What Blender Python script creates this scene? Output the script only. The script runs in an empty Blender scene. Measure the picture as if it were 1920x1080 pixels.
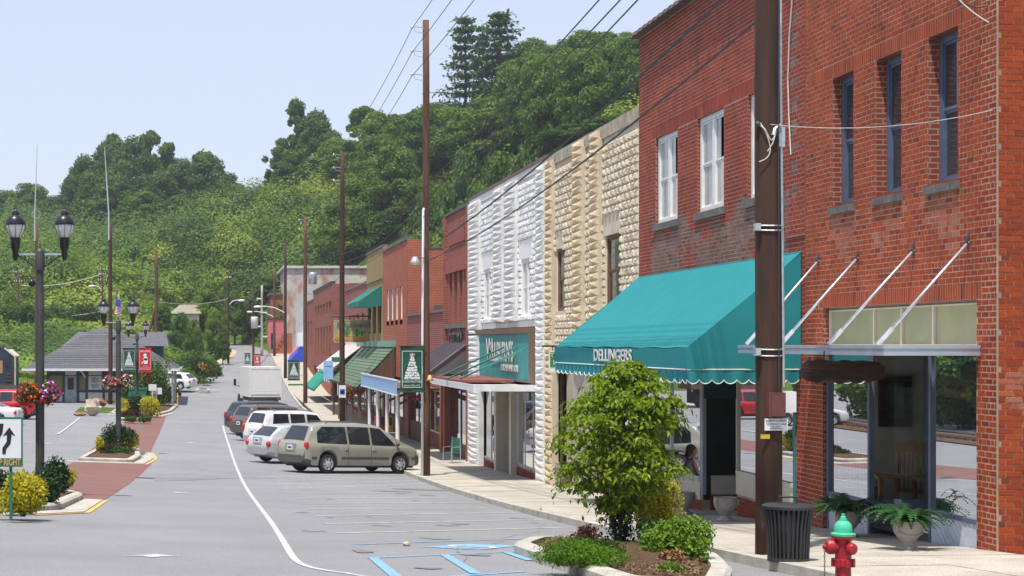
import bpy, math, random
import numpy as np
from mathutils import Vector, Matrix
R = math.radians; pi = math.pi
random.seed(7); rng = np.random.default_rng(7)
sc = bpy.context.scene; col = sc.collection

# ------------------------------------------------------------------ camera, sky, sun, exposure
ZC, FPX, VX, VY = 2.66, 3200.0, 400.0, 645.0
cam = bpy.data.objects.new('camera', bpy.data.cameras.new('camera')); col.objects.link(cam)
cam.location = (0, 0, ZC); cam.rotation_euler = (R(90), 0, 0)
cam.data.sensor_width = 36; cam.data.lens = FPX / 1920 * 36
cam.data.shift_x = (960 - VX) / 1920; cam.data.shift_y = (VY - 540) / 1920
cam.data.clip_start = 0.3; cam.data.clip_end = 3000
sc.camera = cam
SUN_EL, SUN_AZ = R(70), R(212)      # azimuth clockwise from +Y: high, behind the camera and over its left shoulder
W = bpy.data.worlds.new('World'); sc.world = W; W.use_nodes = True
_n = W.node_tree.nodes; _l = W.node_tree.links
_sky = _n.new('ShaderNodeTexSky'); _sky.sky_type = 'NISHITA'; _sky.sun_disc = False
_sky.sun_elevation = SUN_EL; _sky.sun_rotation = SUN_AZ
_sky.altitude = 0; _sky.air_density = 1.0; _sky.dust_density = 1.0; _sky.ozone_density = 1.0
_hz = _n.new('ShaderNodeMixRGB'); _hz.inputs[0].default_value = .78; _hz.inputs[2].default_value = (2.3, 2.45, 3.0, 1)   # thin even high haze over the whole sky
_l.new(_sky.outputs[0], _hz.inputs[1]); _l.new(_hz.outputs[0], _n['Background'].inputs[0]); _n['Background'].inputs[1].default_value = 0.15
sun = bpy.data.objects.new('sun', bpy.data.lights.new('sun', 'SUN')); col.objects.link(sun)
sun.data.energy = 2.9; sun.data.angle = R(0.6); sun.data.color = (1.0, 0.94, 0.85)
sd = Vector((math.sin(SUN_AZ) * math.cos(SUN_EL), math.cos(SUN_AZ) * math.cos(SUN_EL), math.sin(SUN_EL)))
sun.rotation_euler = (-sd).to_track_quat('-Z', 'Y').to_euler()
sc.view_settings.view_transform = 'Standard'; sc.view_settings.look = 'None'
sc.view_settings.exposure = 0.94; sc.view_settings.gamma = 1.0
sc.render.engine = 'CYCLES'
sc.cycles.max_bounces = 7; sc.cycles.transparent_max_bounces = 12
sc.cycles.diffuse_bounces = 3; sc.cycles.glossy_bounces = 3; sc.cycles.transmission_bounces = 4
sc.cycles.caustics_reflective = False; sc.cycles.caustics_refractive = False
sc.cycles.sample_clamp_indirect = 6
try: sc.cycles.use_denoising = True
except Exception: pass

# ------------------------------------------------------------------ ground
_PT = [(-60, 4.3), (-20, 2.2), (0, 1.2), (12, .55), (21.5, 0), (31, -.57), (40, -1.04), (50, -1.48), (56, -1.68), (64, -1.9), (90, -2.2),
       (115, -2.25), (133, -2.1), (150, -1.6), (165, -.75), (182, .4), (200, 1.5), (225, 2.9), (260, 4.5), (400, 6)]
_ty = np.arange(-60, 400, .5); _tz = np.interp(_ty, [a for a, b in _PT], [b for a, b in _PT])
_k = np.hanning(25); _k /= _k.sum()
_tz = np.convolve(np.pad(_tz, 12, mode='edge'), _k, mode='valid')
def P(y): return float(np.interp(y, _ty, _tz))                      # pavement level along the shop fronts
def Gr(x, y): return P(y) - .13 + .03 * (7 - min(7, max(-8, x)))    # road surface
def Gs(x, y): return P(y) + .012 * (x - 6.7)                        # pavement surface
def gp(px, py, g=Gr):
    a, b = 4., 390.
    for _ in range(50):
        m = (a + b) / 2; x = (px - VX) * m / FPX
        if VY + FPX * (ZC - g(x, m)) / m > py: a = m
        else: b = m
    x = (px - VX) * a / FPX
    return Vector((x, a, g(x, a)))
def at(px, py, y): return Vector(((px - VX) * y / FPX, y, ZC - (py - VY) * y / FPX))
def fy(px, X=9.9): return FPX * X / (px - VX)                       # distance along the shop fronts
def fz(px, py, X=9.9): return ZC - (py - VY) * X / (px - VX)

# ------------------------------------------------------------------ object helpers
ORG = {}
def props(o, label=None, cat=None, group=None, kind=None):
    if label: o['label'] = label
    if cat: o['category'] = cat
    if group: o['group'] = group
    if kind: o['kind'] = kind
    return o
def thing(name, label, cat, loc=(0, 0, 0), rz=0, group=None, kind=None):
    o = bpy.data.objects.new(name, None); col.objects.link(o)
    o.location = loc; o.rotation_euler = (0, 0, rz); o.empty_display_size = .2
    ORG[o.name] = Vector(loc)
    return props(o, label, cat, group, kind)
def link(name, me, parent=None, loc=(0, 0, 0), rot=(0, 0, 0), scale=(1, 1, 1)):
    o = bpy.data.objects.new(name, me); col.objects.link(o)
    o.location = loc; o.rotation_euler = rot; o.scale = scale
    if parent is not None: o.parent = parent; ORG[o.name] = ORG.get(parent.name, Vector((0, 0, 0)))
    return o
def copy_tree(o, loc=None, rz=None, parent=None, scale=None):
    c = o.copy(); col.objects.link(c)
    if parent is not None: c.parent = parent
    if loc is not None: c.location = loc
    if rz is not None: c.rotation_euler = (0, 0, rz)
    if scale is not None: c.scale = scale
    for ch in list(o.children): copy_tree(ch, parent=c)
    return c
def npmesh(name, v, q, mat=None, smooth=False):
    v = np.asarray(v, np.float32); q = np.asarray(q, np.int32); k = q.shape[1]
    me = bpy.data.meshes.new(name)
    me.vertices.add(len(v)); me.vertices.foreach_set('co', v.ravel())
    me.loops.add(q.size); me.loops.foreach_set('vertex_index', q.ravel())
    me.polygons.add(len(q)); me.polygons.foreach_set('loop_start', np.arange(0, q.size, k, dtype=np.int32))
    try: me.polygons.foreach_set('loop_total', np.full(len(q), k, np.int32))
    except Exception: pass
    me.polygons.foreach_set('use_smooth', np.full(len(q), bool(smooth)))
    me.update(calc_edges=True); me.validate()
    if mat: me.materials.append(mat)
    return me
class MB:
    def __init__(s): s.v = []; s.f = []; s.m = []; s.cm = 0
    def mi(s, i): s.cm = i; return s
    def face(s, idx): s.f.append(tuple(idx)); s.m.append(s.cm)
    def poly(s, pts):
        b = len(s.v); s.v += [tuple(p) for p in pts]; s.face(range(b, b + len(pts))); return s
    def hexa(s, p):
        b = len(s.v); s.v += [tuple(q) for q in p]
        for f in ((0, 3, 2, 1), (4, 5, 6, 7), (0, 1, 5, 4), (1, 2, 6, 5), (2, 3, 7, 6), (3, 0, 4, 7)): s.face([b + i for i in f])
        return s
    def box(s, x0, x1, y0, y1, z0, z1):
        return s.hexa([(x0, y0, z0), (x1, y0, z0), (x1, y1, z0), (x0, y1, z0), (x0, y0, z1), (x1, y0, z1), (x1, y1, z1), (x0, y1, z1)])
    def obox(s, c, sz, M=None, rz=0):
        M = M or Matrix.Rotation(rz, 3, 'Z'); c = Vector(c); a, b, d = [q / 2 for q in sz]
        return s.hexa([c + M @ Vector(q) for q in ((-a, -b, -d), (a, -b, -d), (a, b, -d), (-a, b, -d), (-a, -b, d), (a, -b, d), (a, b, d), (-a, b, d))])
    def prism(s, pts, vec):
        vec = Vector(vec); n = len(pts); b = len(s.v)
        s.v += [tuple(p) for p in pts] + [tuple(Vector(p) + vec) for p in pts]
        s.face(range(b + n - 1, b - 1, -1)); s.face(range(b + n, b + 2 * n))
        for i in range(n): s.face((b + i, b + (i + 1) % n, b + n + (i + 1) % n, b + n + i))
        return s
    def tube(s, path, r, n=8, cap=True):
        path = [Vector(p) for p in path]; m = len(path); rs = r if isinstance(r, (list, tuple)) else [r] * m
        b = len(s.v); up = None
        for i, p in enumerate(path):
            d = (path[min(i + 1, m - 1)] - path[max(i - 1, 0)]).normalized()
            if up is None: up = d.orthogonal().normalized()
            up = (up - d * up.dot(d)).normalized(); w = d.cross(up)
            for k in range(n):
                a = 2 * pi * k / n; s.v.append(tuple(p + (up * math.cos(a) + w * math.sin(a)) * rs[i]))
        for i in range(m - 1):
            for k in range(n):
                a = b + i * n + k; c = b + i * n + (k + 1) % n; s.face((a, c, c + n, a + n))
        if cap: s.face([b + k for k in range(n)][::-1]); s.face([b + (m - 1) * n + k for k in range(n)])
        return s
    def lathe(s, prof, c=(0, 0, 0), n=16, M=None, cap=True):
        b = len(s.v); c = Vector(c)
        for r, z in prof:
            for k in range(n):
                a = 2 * pi * k / n; p = Vector((r * math.cos(a), r * math.sin(a), z))
                s.v.append(tuple(c + (M @ p if M else p)))
        for i in range(len(prof) - 1):
            for k in range(n):
                a = b + i * n + k; d = b + i * n + (k + 1) % n; s.face((a, d, d + n, a + n))
        if cap and prof[0][0] > 1e-4: s.face([b + k for k in range(n)][::-1])
        if cap and prof[-1][0] > 1e-4: s.face([b + (len(prof) - 1) * n + k for k in range(n)])
        return s
    def ball(s, c, r, n=10, m=7, sq=(1, 1, 1), jit=0):
        b = len(s.v); c = Vector(c)
        for i in range(m + 1):
            t = pi * i / m
            for k in range(n):
                a = 2 * pi * k / n; q = 1 + (random.uniform(-jit, jit) if jit and 0 < i < m else 0)
                s.v.append((c.x + r * sq[0] * q * math.sin(t) * math.cos(a), c.y + r * sq[1] * q * math.sin(t) * math.sin(a), c.z + r * sq[2] * q * math.cos(t)))
        for i in range(m):
            for k in range(n):
                a = b + i * n + k; d = b + i * n + (k + 1) % n; s.face((a, a + n, d + n, d))
        return s
    def build(s, name, mat=None, parent=None, smooth=False, world=True, angle=None):
        o0 = ORG.get(parent.name, Vector((0, 0, 0))) if (parent is not None and world) else Vector((0, 0, 0))
        me = bpy.data.meshes.new(name)
        me.from_pydata([(x - o0.x, y - o0.y, z - o0.z) for x, y, z in s.v], [], s.f)
        mats = mat if isinstance(mat, (list, tuple)) else [mat]
        for m_ in mats: me.materials.append(m_)
        if len(mats) > 1: me.polygons.foreach_set('material_index', s.m)
        if smooth: me.polygons.foreach_set('use_smooth', [True] * len(me.polygons))
        me.update()
        o = link(name, me, parent)
        if smooth and angle: 
            try: me.set_sharp_from_angle(angle=R(angle))
            except Exception: pass
        return o
def text(body, parent, mat, loc, size, rot, ext=.004, sx=1, name='lettering', align='CENTER', shear=0, spacing=1.0, world=True, bold=0):
    cu = bpy.data.curves.new(name, 'FONT'); cu.body = body; cu.size = size; cu.extrude = ext; cu.align_x = align; cu.align_y = 'CENTER'
    cu.shear = shear; cu.space_character = spacing; cu.resolution_u = 3; cu.offset = bold; cu.materials.append(mat)
    o0 = ORG.get(parent.name, Vector((0, 0, 0))) if world else Vector((0, 0, 0))
    tmp = bpy.data.objects.new('tmp_text', cu); me = bpy.data.meshes.new_from_object(tmp); me.name = name
    if not me.materials: me.materials.append(mat)
    bpy.data.objects.remove(tmp)
    return link(name, me, parent, Vector(loc) - o0, rot, (sx, 1, 1))
FACE_CAM = (R(90), 0, 0)              # text that faces -Y
FACE_STREET = (R(90), 0, R(-90))      # text on the shop fronts, facing -X

# ------------------------------------------------------------------ materials
def lin(r, g, b):
    return tuple(((c / 255) / 12.92 if c <= 10 else ((c / 255 + .055) / 1.055) ** 2.4) for c in (r, g, b)) + (1,)
MATS = {}
def newmat(name):
    m = bpy.data.materials.new(name); m.use_nodes = True; MATS[name] = m
    nt = m.node_tree; return m, nt.nodes, nt.links, nt.nodes['Principled BSDF']
def c4(c): return tuple(c) + (1,) if len(c) == 3 else tuple(c)
def mixc(N, L, fac, a, b, typ='MIX'):
    n = N.new('ShaderNodeMix'); n.data_type = 'RGBA'; n.blend_type = typ
    for k, v in (('Factor_Float', fac), ('A_Color', a), ('B_Color', b)):
        s = next(i for i in n.inputs if i.identifier == k)
        if hasattr(v, 'links') or hasattr(v, 'is_linked'): L.new(v, s)
        else: s.default_value = v
    return next(o for o in n.outputs if o.identifier == 'Result_Color')
def noise(N, L, vec, scale, det=5, rough=.6):
    n = N.new('ShaderNodeTexNoise'); n.inputs['Scale'].default_value = scale; n.inputs['Detail'].default_value = det
    n.inputs['Roughness'].default_value = rough; L.new(vec, n.inputs['Vector']); return n.outputs['Fac']
def ramp(N, L, fac, a, b, ca=(0, 0, 0, 1), cb=(1, 1, 1, 1)):
    n = N.new('ShaderNodeValToRGB'); n.color_ramp.elements[0].position = a; n.color_ramp.elements[1].position = b
    n.color_ramp.elements[0].color = ca; n.color_ramp.elements[1].color = cb; L.new(fac, n.inputs[0]); return n.outputs[0]
def math_(N, L, op, a, b=None):
    n = N.new('ShaderNodeMath'); n.operation = op
    for i, v in enumerate((a, b)):
        if v is None: continue
        if hasattr(v, 'is_linked'): L.new(v, n.inputs[i])
        else: n.inputs[i].default_value = v
    return n.outputs[0]
def coords(N, stretch=None, L=None):
    t = N.new('ShaderNodeTexCoord').outputs['Object']
    if stretch:
        m = N.new('ShaderNodeMapping'); m.inputs['Scale'].default_value = stretch; L.new(t, m.inputs['Vector']); t = m.outputs[0]
    return t
def bumpn(N, L, b, h, strength, dist=.01):
    n = N.new('ShaderNodeBump'); n.inputs['Strength'].default_value = strength; n.inputs['Distance'].default_value = dist
    L.new(h, n.inputs['Height']); L.new(n.outputs[0], b.inputs['Normal'])
def islandval(N, L):
    a = N.new('ShaderNodeNewGeometry').outputs['Random Per Island']; b = N.new('ShaderNodeObjectInfo').outputs['Random']
    return math_(N, L, 'FRACT', math_(N, L, 'ADD', a, b))
def mat(name, c, r=.6, metal=0, var=.15, vs=3., c2=None, lo=.35, hi=.65, bump=0, bs=40, bd=.01, isl=0, spec=.5, stretch=None, coat=0, fine=0):
    m, N, L, b = newmat(name); c = c4(c)
    b.inputs['Roughness'].default_value = r; b.inputs['Metallic'].default_value = metal; b.inputs['Specular IOR Level'].default_value = spec
    if coat: b.inputs['Coat Weight'].default_value = coat; b.inputs['Coat Roughness'].default_value = .06
    t = coords(N, stretch, L)
    ca = c4(c2) if c2 else tuple(q * (1 - var) for q in c[:3]) + (1,); cb = c if c2 else tuple(min(1, q * (1 + var)) for q in c[:3]) + (1,)
    o = ramp(N, L, noise(N, L, t, vs), lo, hi, cb, ca)
    if fine:
        o = mixc(N, L, fine, o, ramp(N, L, noise(N, L, t, bs * 1.7, 2), .3, .7), 'OVERLAY')
    if isl:
        h = N.new('ShaderNodeHueSaturation'); v = islandval(N, L)
        L.new(math_(N, L, 'ADD', math_(N, L, 'MULTIPLY', v, 2 * isl), 1 - isl), h.inputs['Value']); L.new(o, h.inputs['Color']); o = h.outputs[0]
    L.new(o, b.inputs['Base Color'])
    if bump: bumpn(N, L, b, noise(N, L, t, bs, 4), bump, bd)
    return m
def brickmat(name, c1, c2, mortar, course=.078, length=.215, ms=.009, bump=.5, dark=.25, stain=None):
    m, N, L, b = newmat(name); b.inputs['Roughness'].default_value = .85; b.inputs['Specular IOR Level'].default_value = .25
    t = coords(N); s = N.new('ShaderNodeSeparateXYZ'); L.new(t, s.inputs[0])
    cb = N.new('ShaderNodeCombineXYZ'); L.new(math_(N, L, 'ADD', s.outputs[0], s.outputs[1]), cb.inputs[0]); L.new(s.outputs[2], cb.inputs[1])
    k = N.new('ShaderNodeTexBrick'); L.new(cb.outputs[0], k.inputs['Vector']); k.inputs['Scale'].default_value = 1
    k.inputs['Color1'].default_value = c4(c1); k.inputs['Color2'].default_value = c4(c2); k.inputs['Mortar'].default_value = c4(mortar)
    k.inputs['Mortar Size'].default_value = ms; k.inputs['Brick Width'].default_value = length; k.inputs['Row Height'].default_value = course
    k.inputs['Mortar Smooth'].default_value = .2
    d = ramp(N, L, noise(N, L, t, 1.3, 6), .35, .75, (1, 1, 1, 1), (1 - dark,) * 3 + (1,))
    o = mixc(N, L, 1.0, k.outputs['Color'], d, 'MULTIPLY')
    if stain: o = mixc(N, L, ramp(N, L, noise(N, L, coords(N, (1, 1, .5), L), .6, 5), .48, .6), o, c4(stain))
    L.new(o, b.inputs['Base Color'])
    bumpn(N, L, b, math_(N, L, 'SUBTRACT', 1.0, k.outputs['Fac']), bump, .012)
    return m
def leafmat(name, c1, c2, trans=.3, rough=.55, c3=None):
    m, N, L, b = newmat(name); v = islandval(N, L)
    o = mixc(N, L, v, c4(c1), c4(c2))
    if c3:
        g = math_(N, L, 'GREATER_THAN', math_(N, L, 'FRACT', math_(N, L, 'MULTIPLY', v, 7.31)), .9); o = mixc(N, L, g, o, c4(c3))
    o = mixc(N, L, .6, o, ramp(N, L, noise(N, L, coords(N), .45, 4), .3, .7, (.45, .5, .45, 1), (1.35, 1.3, 1.0, 1)), 'MULTIPLY')
    L.new(o, b.inputs['Base Color']); b.inputs['Roughness'].default_value = rough; b.inputs['Specular IOR Level'].default_value = .3
    tr = N.new('ShaderNodeBsdfTranslucent'); L.new(o, tr.inputs[0]); mx = N.new('ShaderNodeMixShader'); mx.inputs[0].default_value = trans
    L.new(b.outputs[0], mx.inputs[1]); L.new(tr.outputs[0], mx.inputs[2]); L.new(mx.outputs[0], N['Material Output'].inputs[0])
    return m
def glassmat(name, tint=(.75, .8, .78), refl=.1, rough=.0, f=1.45):
    m, N, L, b = newmat(name); N.remove(b)
    t = N.new('ShaderNodeBsdfTransparent'); t.inputs[0].default_value = c4(tint)
    g = N.new('ShaderNodeBsdfGlossy'); g.inputs['Roughness'].default_value = rough; g.inputs[0].default_value = (.95, .97, 1, 1)
    fr = N.new('ShaderNodeFresnel'); fr.inputs[0].default_value = f
    mx = N.new('ShaderNodeMixShader'); L.new(math_(N, L, 'MINIMUM', math_(N, L, 'ADD', math_(N, L, 'MULTIPLY', fr.outputs[0], .8), refl), .9), mx.inputs[0])
    L.new(t.outputs[0], mx.inputs[1]); L.new(g.outputs[0], mx.inputs[2]); L.new(mx.outputs[0], N['Material Output'].inputs[0])
    return m
asphalt = mat('asphalt', (.255, .256, .266), .9, var=.13, vs=.35, bump=.35, bs=55, bd=.006, fine=.55, spec=.25, c2=(.205, .206, .215), lo=.3, hi=.74)
concrete = mat('concrete', (.42, .385, .325), .85, var=.14, vs=1.2, bump=.2, bs=30, fine=.3, spec=.25, isl=.07)
kerbmat = mat('kerb_concrete', (.43, .41, .355), .85, var=.2, vs=2.5, bump=.25, bs=30, fine=.3, spec=.25, isl=.06)
white_paint_road = mat('road_paint_white', (.54, .55, .56), .8, vs=6, c2=(.34, .345, .355), lo=.42, hi=.66, fine=.35, bs=40)
blue_paint_road = mat('road_paint_blue', (.18, .40, .64), .8, vs=6, c2=(.20, .31, .42), lo=.42, hi=.66, fine=.3, bs=40)
yellow_paint = mat('road_paint_yellow', (.72, .42, .10), .8, vs=5, c2=(.5, .36, .18), lo=.45, hi=.7)
paver = brickmat('paver_brick', (.24, .115, .10), (.20, .097, .085), (.18, .125, .11), .10, .2, .006, .3, .2)
mulch = mat('mulch', (.16, .10, .06), .95, vs=9, c2=(.09, .055, .035), bump=1, bs=45, bd=.04, fine=.6, spec=.1)
soil_grass = mat('grass_ground', (.10, .17, .03), .95, vs=.4, c2=(.06, .11, .02), bump=.8, bs=9, bd=.2, fine=.4, spec=.1)
sand = mat('sandy_verge', (.52, .42, .27), .95, vs=1.2, c2=(.4, .33, .22), bump=.3, bs=20, fine=.4, spec=.1)
mortar = mat('mortar', (.46, .325, .24), .95, var=.2, vs=2, spec=.2, fine=.3)
def brickpiece(name, a, b, c, dark=(.12, .04, .03), rough=.82):
    m, N, L, bs = newmat(name); v = islandval(N, L)
    n = N.new('ShaderNodeValToRGB'); L.new(v, n.inputs[0]); e = n.color_ramp.elements
    e[0].color = c4(dark); e[0].position = 0; e[1].color = c4(c); e[1].position = 1
    q = e.new(.10); q.color = c4(a); q = e.new(.55); q.color = c4(b)
    t = coords(N); o = mixc(N, L, 1.0, n.outputs[0], ramp(N, L, noise(N, L, t, .9, 6), .3, .72, (1.12, 1.12, 1.12, 1), (.68, .66, .66, 1)), 'MULTIPLY')
    o = mixc(N, L, .35, o, ramp(N, L, noise(N, L, t, 60, 3), .3, .7), 'OVERLAY')
    L.new(o, bs.inputs['Base Color']); bs.inputs['Roughness'].default_value = rough; bs.inputs['Specular IOR Level'].default_value = .25
    bumpn(N, L, bs, noise(N, L, t, 70, 3), .5, .004); return m
brick_a = brickpiece('brick_orange_red', (.32, .052, .016), (.39, .068, .019), (.27, .042, .017), (.18, .040, .027))
brick_b = brickpiece('brick_deep_red', (.28, .040, .020), (.335, .049, .022), (.24, .033, .020), (.13, .031, .025))
brick_soot = brickpiece('brick_sooted', (.17, .10, .09), (.22, .105, .085), (.25, .15, .13), (.09, .07, .07))
brick_haze = brickpiece('brick_bleached', (.38, .125, .075), (.42, .11, .055), (.38, .16, .11), (.26, .1, .07))
jamb_brick = brickmat('jamb_brick', (.28, .06, .035), (.24, .05, .03), (.34, .26, .2))
brick_far = brickmat('brick_red', (.44, .085, .035), (.36, .065, .032), (.42, .26, .18), .085, .24, .012)
brick_far2 = brickmat('brick_brown_red', (.33, .07, .042), (.27, .055, .036), (.33, .22, .18), .085, .24, .011)
brick_far3 = brickmat('brick_tan', (.38, .25, .11), (.33, .21, .09), (.42, .34, .2), .085, .24, .010)
brick_far4 = brickmat('brick_maroon', (.31, .065, .045), (.25, .05, .038), (.36, .22, .19), .09, .24, .014)
brick_white = brickmat('brick_white_painted', (.62, .58, .54), (.55, .52, .48), (.5, .46, .42), .1, .25, .01, .4, .12, (.45, .24, .18))
block_white = mat('white_painted_stone', (.80, .80, .79), .6, vs=2.5, var=.05, bump=.25, bs=22, bd=.02, isl=.05)
block_tan = mat('tan_stone', (.74, .64, .48), .85, vs=2.5, c2=(.62, .53, .39), bump=.4, bs=22, bd=.02, isl=.08)
joint_tan = mat('tan_stone_joint', (.60, .52, .40), .9, vs=2)
joint_white = mat('white_joint', (.72, .72, .72), .7, vs=2)
quoin_tan = mat('tan_quoin_stone', (.76, .62, .40), .85, vs=3, c2=(.64, .50, .31), bump=.4, bs=22, bd=.02, isl=.08)
quoin_white = mat('white_quoin_stone', (.80, .79, .75), .6, vs=2.5, var=.06, bump=.25, bs=22, bd=.02, isl=.04)
white_trim = mat('white_trim', (.76, .76, .74), .5, var=.06, vs=4)
cream_trim = mat('cream_panel', (.62, .57, .47), .6, var=.06, vs=3)
slate_trim = mat('slate_blue_trim', (.10, .13, .20), .5, var=.12, vs=5)
dark_trim = mat('dark_metal_trim', (.045, .045, .055), .45, var=.1)
brown_trim = mat('brown_board', (.16, .09, .055), .75, var=.2, vs=5, bump=.2)
grey_sill = mat('grey_stone_sill', (.14, .13, .12), .9, var=.25, vs=4, bump=.3)
alu = mat('aluminium', (.50, .53, .62), .4, metal=.55, var=.08)
steel = mat('galvanised_steel', (.60, .62, .66), .38, metal=.7, var=.12, vs=12)
white_metal = mat('white_metal', (.72, .73, .74), .45, var=.08)
black_metal = mat('black_metal', (.012, .012, .014), .32, var=.1, spec=.6)
grey_pole = mat('weathered_black_post', (.028, .032, .03), .5, vs=3, c2=(.055, .058, .05))
wood_pole = mat('creosoted_pole', (.085, .036, .020), .9, vs=2.2, c2=(.035, .018, .012), bump=.6, bs=18, bd=.02, stretch=(3, 3, .25), isl=.08)
wood_pole2 = mat('weathered_pole', (.15, .065, .036), .9, vs=2.2, c2=(.08, .038, .024), bump=.4, bs=18, bd=.02, stretch=(3, 3, .25))
dark_wood = mat('dark_driftwood', (.07, .034, .022), .9, vs=4, c2=(.025, .014, .012), bump=.8, bs=10, bd=.03, stretch=(.4, 2, 4))
oak = mat('oak_wood', (.40, .17, .06), .5, vs=4, c2=(.3, .12, .045), stretch=(3, 3, .6))
barn_wood = mat('barn_wood', (.16, .085, .05), .85, vs=4, c2=(.085, .05, .032), bump=.4, bs=14, stretch=(3, 3, .4), isl=.15)
glass = glassmat('shop_glass', (.74, .78, .76), .01)
glass_up = mat('upper_window_glass', (.035, .045, .055), .06, var=.3, vs=1.5, spec=.9)
glass_pale = mat('pale_window_glass', (.34, .36, .36), .12, var=.2, vs=1.5, spec=.8)
frost = mat('frosted_pane', (.42, .40, .20), .35, vs=2.2, c2=(.34, .34, .20), spec=.5)
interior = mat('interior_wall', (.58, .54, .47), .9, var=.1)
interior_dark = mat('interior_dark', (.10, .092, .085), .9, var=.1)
teal_cloth = mat('teal_canvas', (.024, .225, .245), .85, var=.05, vs=3, bump=.12, bs=9, bd=.03, spec=.15)
teal_sign = mat('teal_sign_board', (.02, .22, .21), .6, vs=2.5, c2=(.06, .30, .29), stretch=(1, 3, .5))
green_cloth = mat('green_canvas', (.01, .25, .16), .8, var=.08)
green_dark_cloth = mat('dark_green_canvas', (.012, .16, .13), .8, var=.08)
green_shingle = mat('green_shingle', (.125, .19, .12), .9, vs=6, c2=(.085, .14, .085), bump=.4, bs=30, isl=.12)
grey_shingle = mat('grey_shingle', (.13, .13, .145), .9, vs=6, c2=(.085, .085, .098), bump=.4, bs=30, isl=.2)
seam_metal = mat('purple_grey_metal', (.16, .13, .15), .45, metal=.3, var=.1)
banner_green = mat('banner_green', (.006, .075, .045), .75, var=.05)
banner_red = mat('banner_red', (.55, .012, .018), .75, var=.05)
banner_white = mat('banner_print_white', (.72, .75, .74), .75, var=.03)
sign_white = mat('sign_white', (.75, .77, .78), .5, var=.03)
sign_green = mat('sign_green', (.012, .16, .10), .5, var=.06)
sign_black = mat('sign_black', (.012, .012, .013), .6, var=.05)
sign_gold = mat('sign_gold', (.55, .36, .12), .6, var=.1)
sign_blue = mat('sign_pale_blue', (.30, .48, .75), .55, var=.05)
letter_pale = mat('pale_letter', (.62, .62, .58), .6, var=.1, vs=8)
letter_black = mat('black_letter', (.05, .05, .055), .45, var=.2, vs=8)
terracotta_tile = mat('clay_coping_tile', (.20, .13, .12), .8, vs=5, c2=(.12, .09, .09), isl=.15)
stone_urn = mat('cast_stone', (.42, .40, .36), .9, vs=5, c2=(.32, .30, .27), bump=.3, bs=40)
hyd_red = mat('hydrant_red', (.36, .010, .018), .38, vs=5, c2=(.27, .012, .016), bump=.25, bs=26, spec=.5)
hyd_green = mat('hydrant_green', (.06, .52, .31), .55, vs=6, c2=(.05, .42, .26), bump=.25, bs=26)
rubber = mat('rubber', (.018, .018, .019), .8, var=.1)
skin = mat('skin', (.50, .24, .16), .55, var=.06)
rock_pale = mat('pale_rock', (.55, .48, .38), .9, vs=3, c2=(.38, .31, .22), bump=.6, bs=12, bd=.04)
rock_orange = mat('orange_rock', (.36, .14, .05), .85, vs=2, c2=(.2, .09, .04), bump=.4, bs=10)
# ------------------------------------------------------------------ noise and leaf helpers
def vnoise(x, y, s, seed):
    r = np.random.default_rng(seed); T = r.random((256, 256))
    u = np.asarray(x) / s + 1000; v = np.asarray(y) / s + 1000
    i = np.floor(u).astype(int); j = np.floor(v).astype(int); a = u - i; b = v - j
    a = a * a * (3 - 2 * a); b = b * b * (3 - 2 * b)
    g = lambda p, q: T[p % 256, q % 256]
    return (g(i, j) * (1 - a) + g(i + 1, j) * a) * (1 - b) + (g(i, j + 1) * (1 - a) + g(i + 1, j + 1) * a) * b
def leafquads(p, n, size, aspect=.55, jit=.7, fold=.25, r=None, droop=0):
    r = r or rng; p = np.asarray(p, float); m = len(p)
    n = np.asarray(n, float) + r.normal(0, jit, (m, 3)); n /= np.linalg.norm(n, axis=1)[:, None] + 1e-9
    t = r.normal(0, 1, (m, 3)); t[:, 2] -= droop; t -= n * (t * n).sum(1)[:, None]; t /= np.linalg.norm(t, axis=1)[:, None] + 1e-9
    b = np.cross(n, t); s = (size * r.uniform(.65, 1.35, m))[:, None]
    v = np.empty((m, 4, 3)); v[:, 0] = p; mid = p + t * s * .5
    v[:, 1] = mid + b * s * aspect * .5 + n * s * fold * .5; v[:, 2] = p + t * s - n * s * fold * .3; v[:, 3] = mid - b * s * aspect * .5 + n * s * fold * .5
    return v.reshape(-1, 3), np.arange(m * 4).reshape(m, 4)
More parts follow.
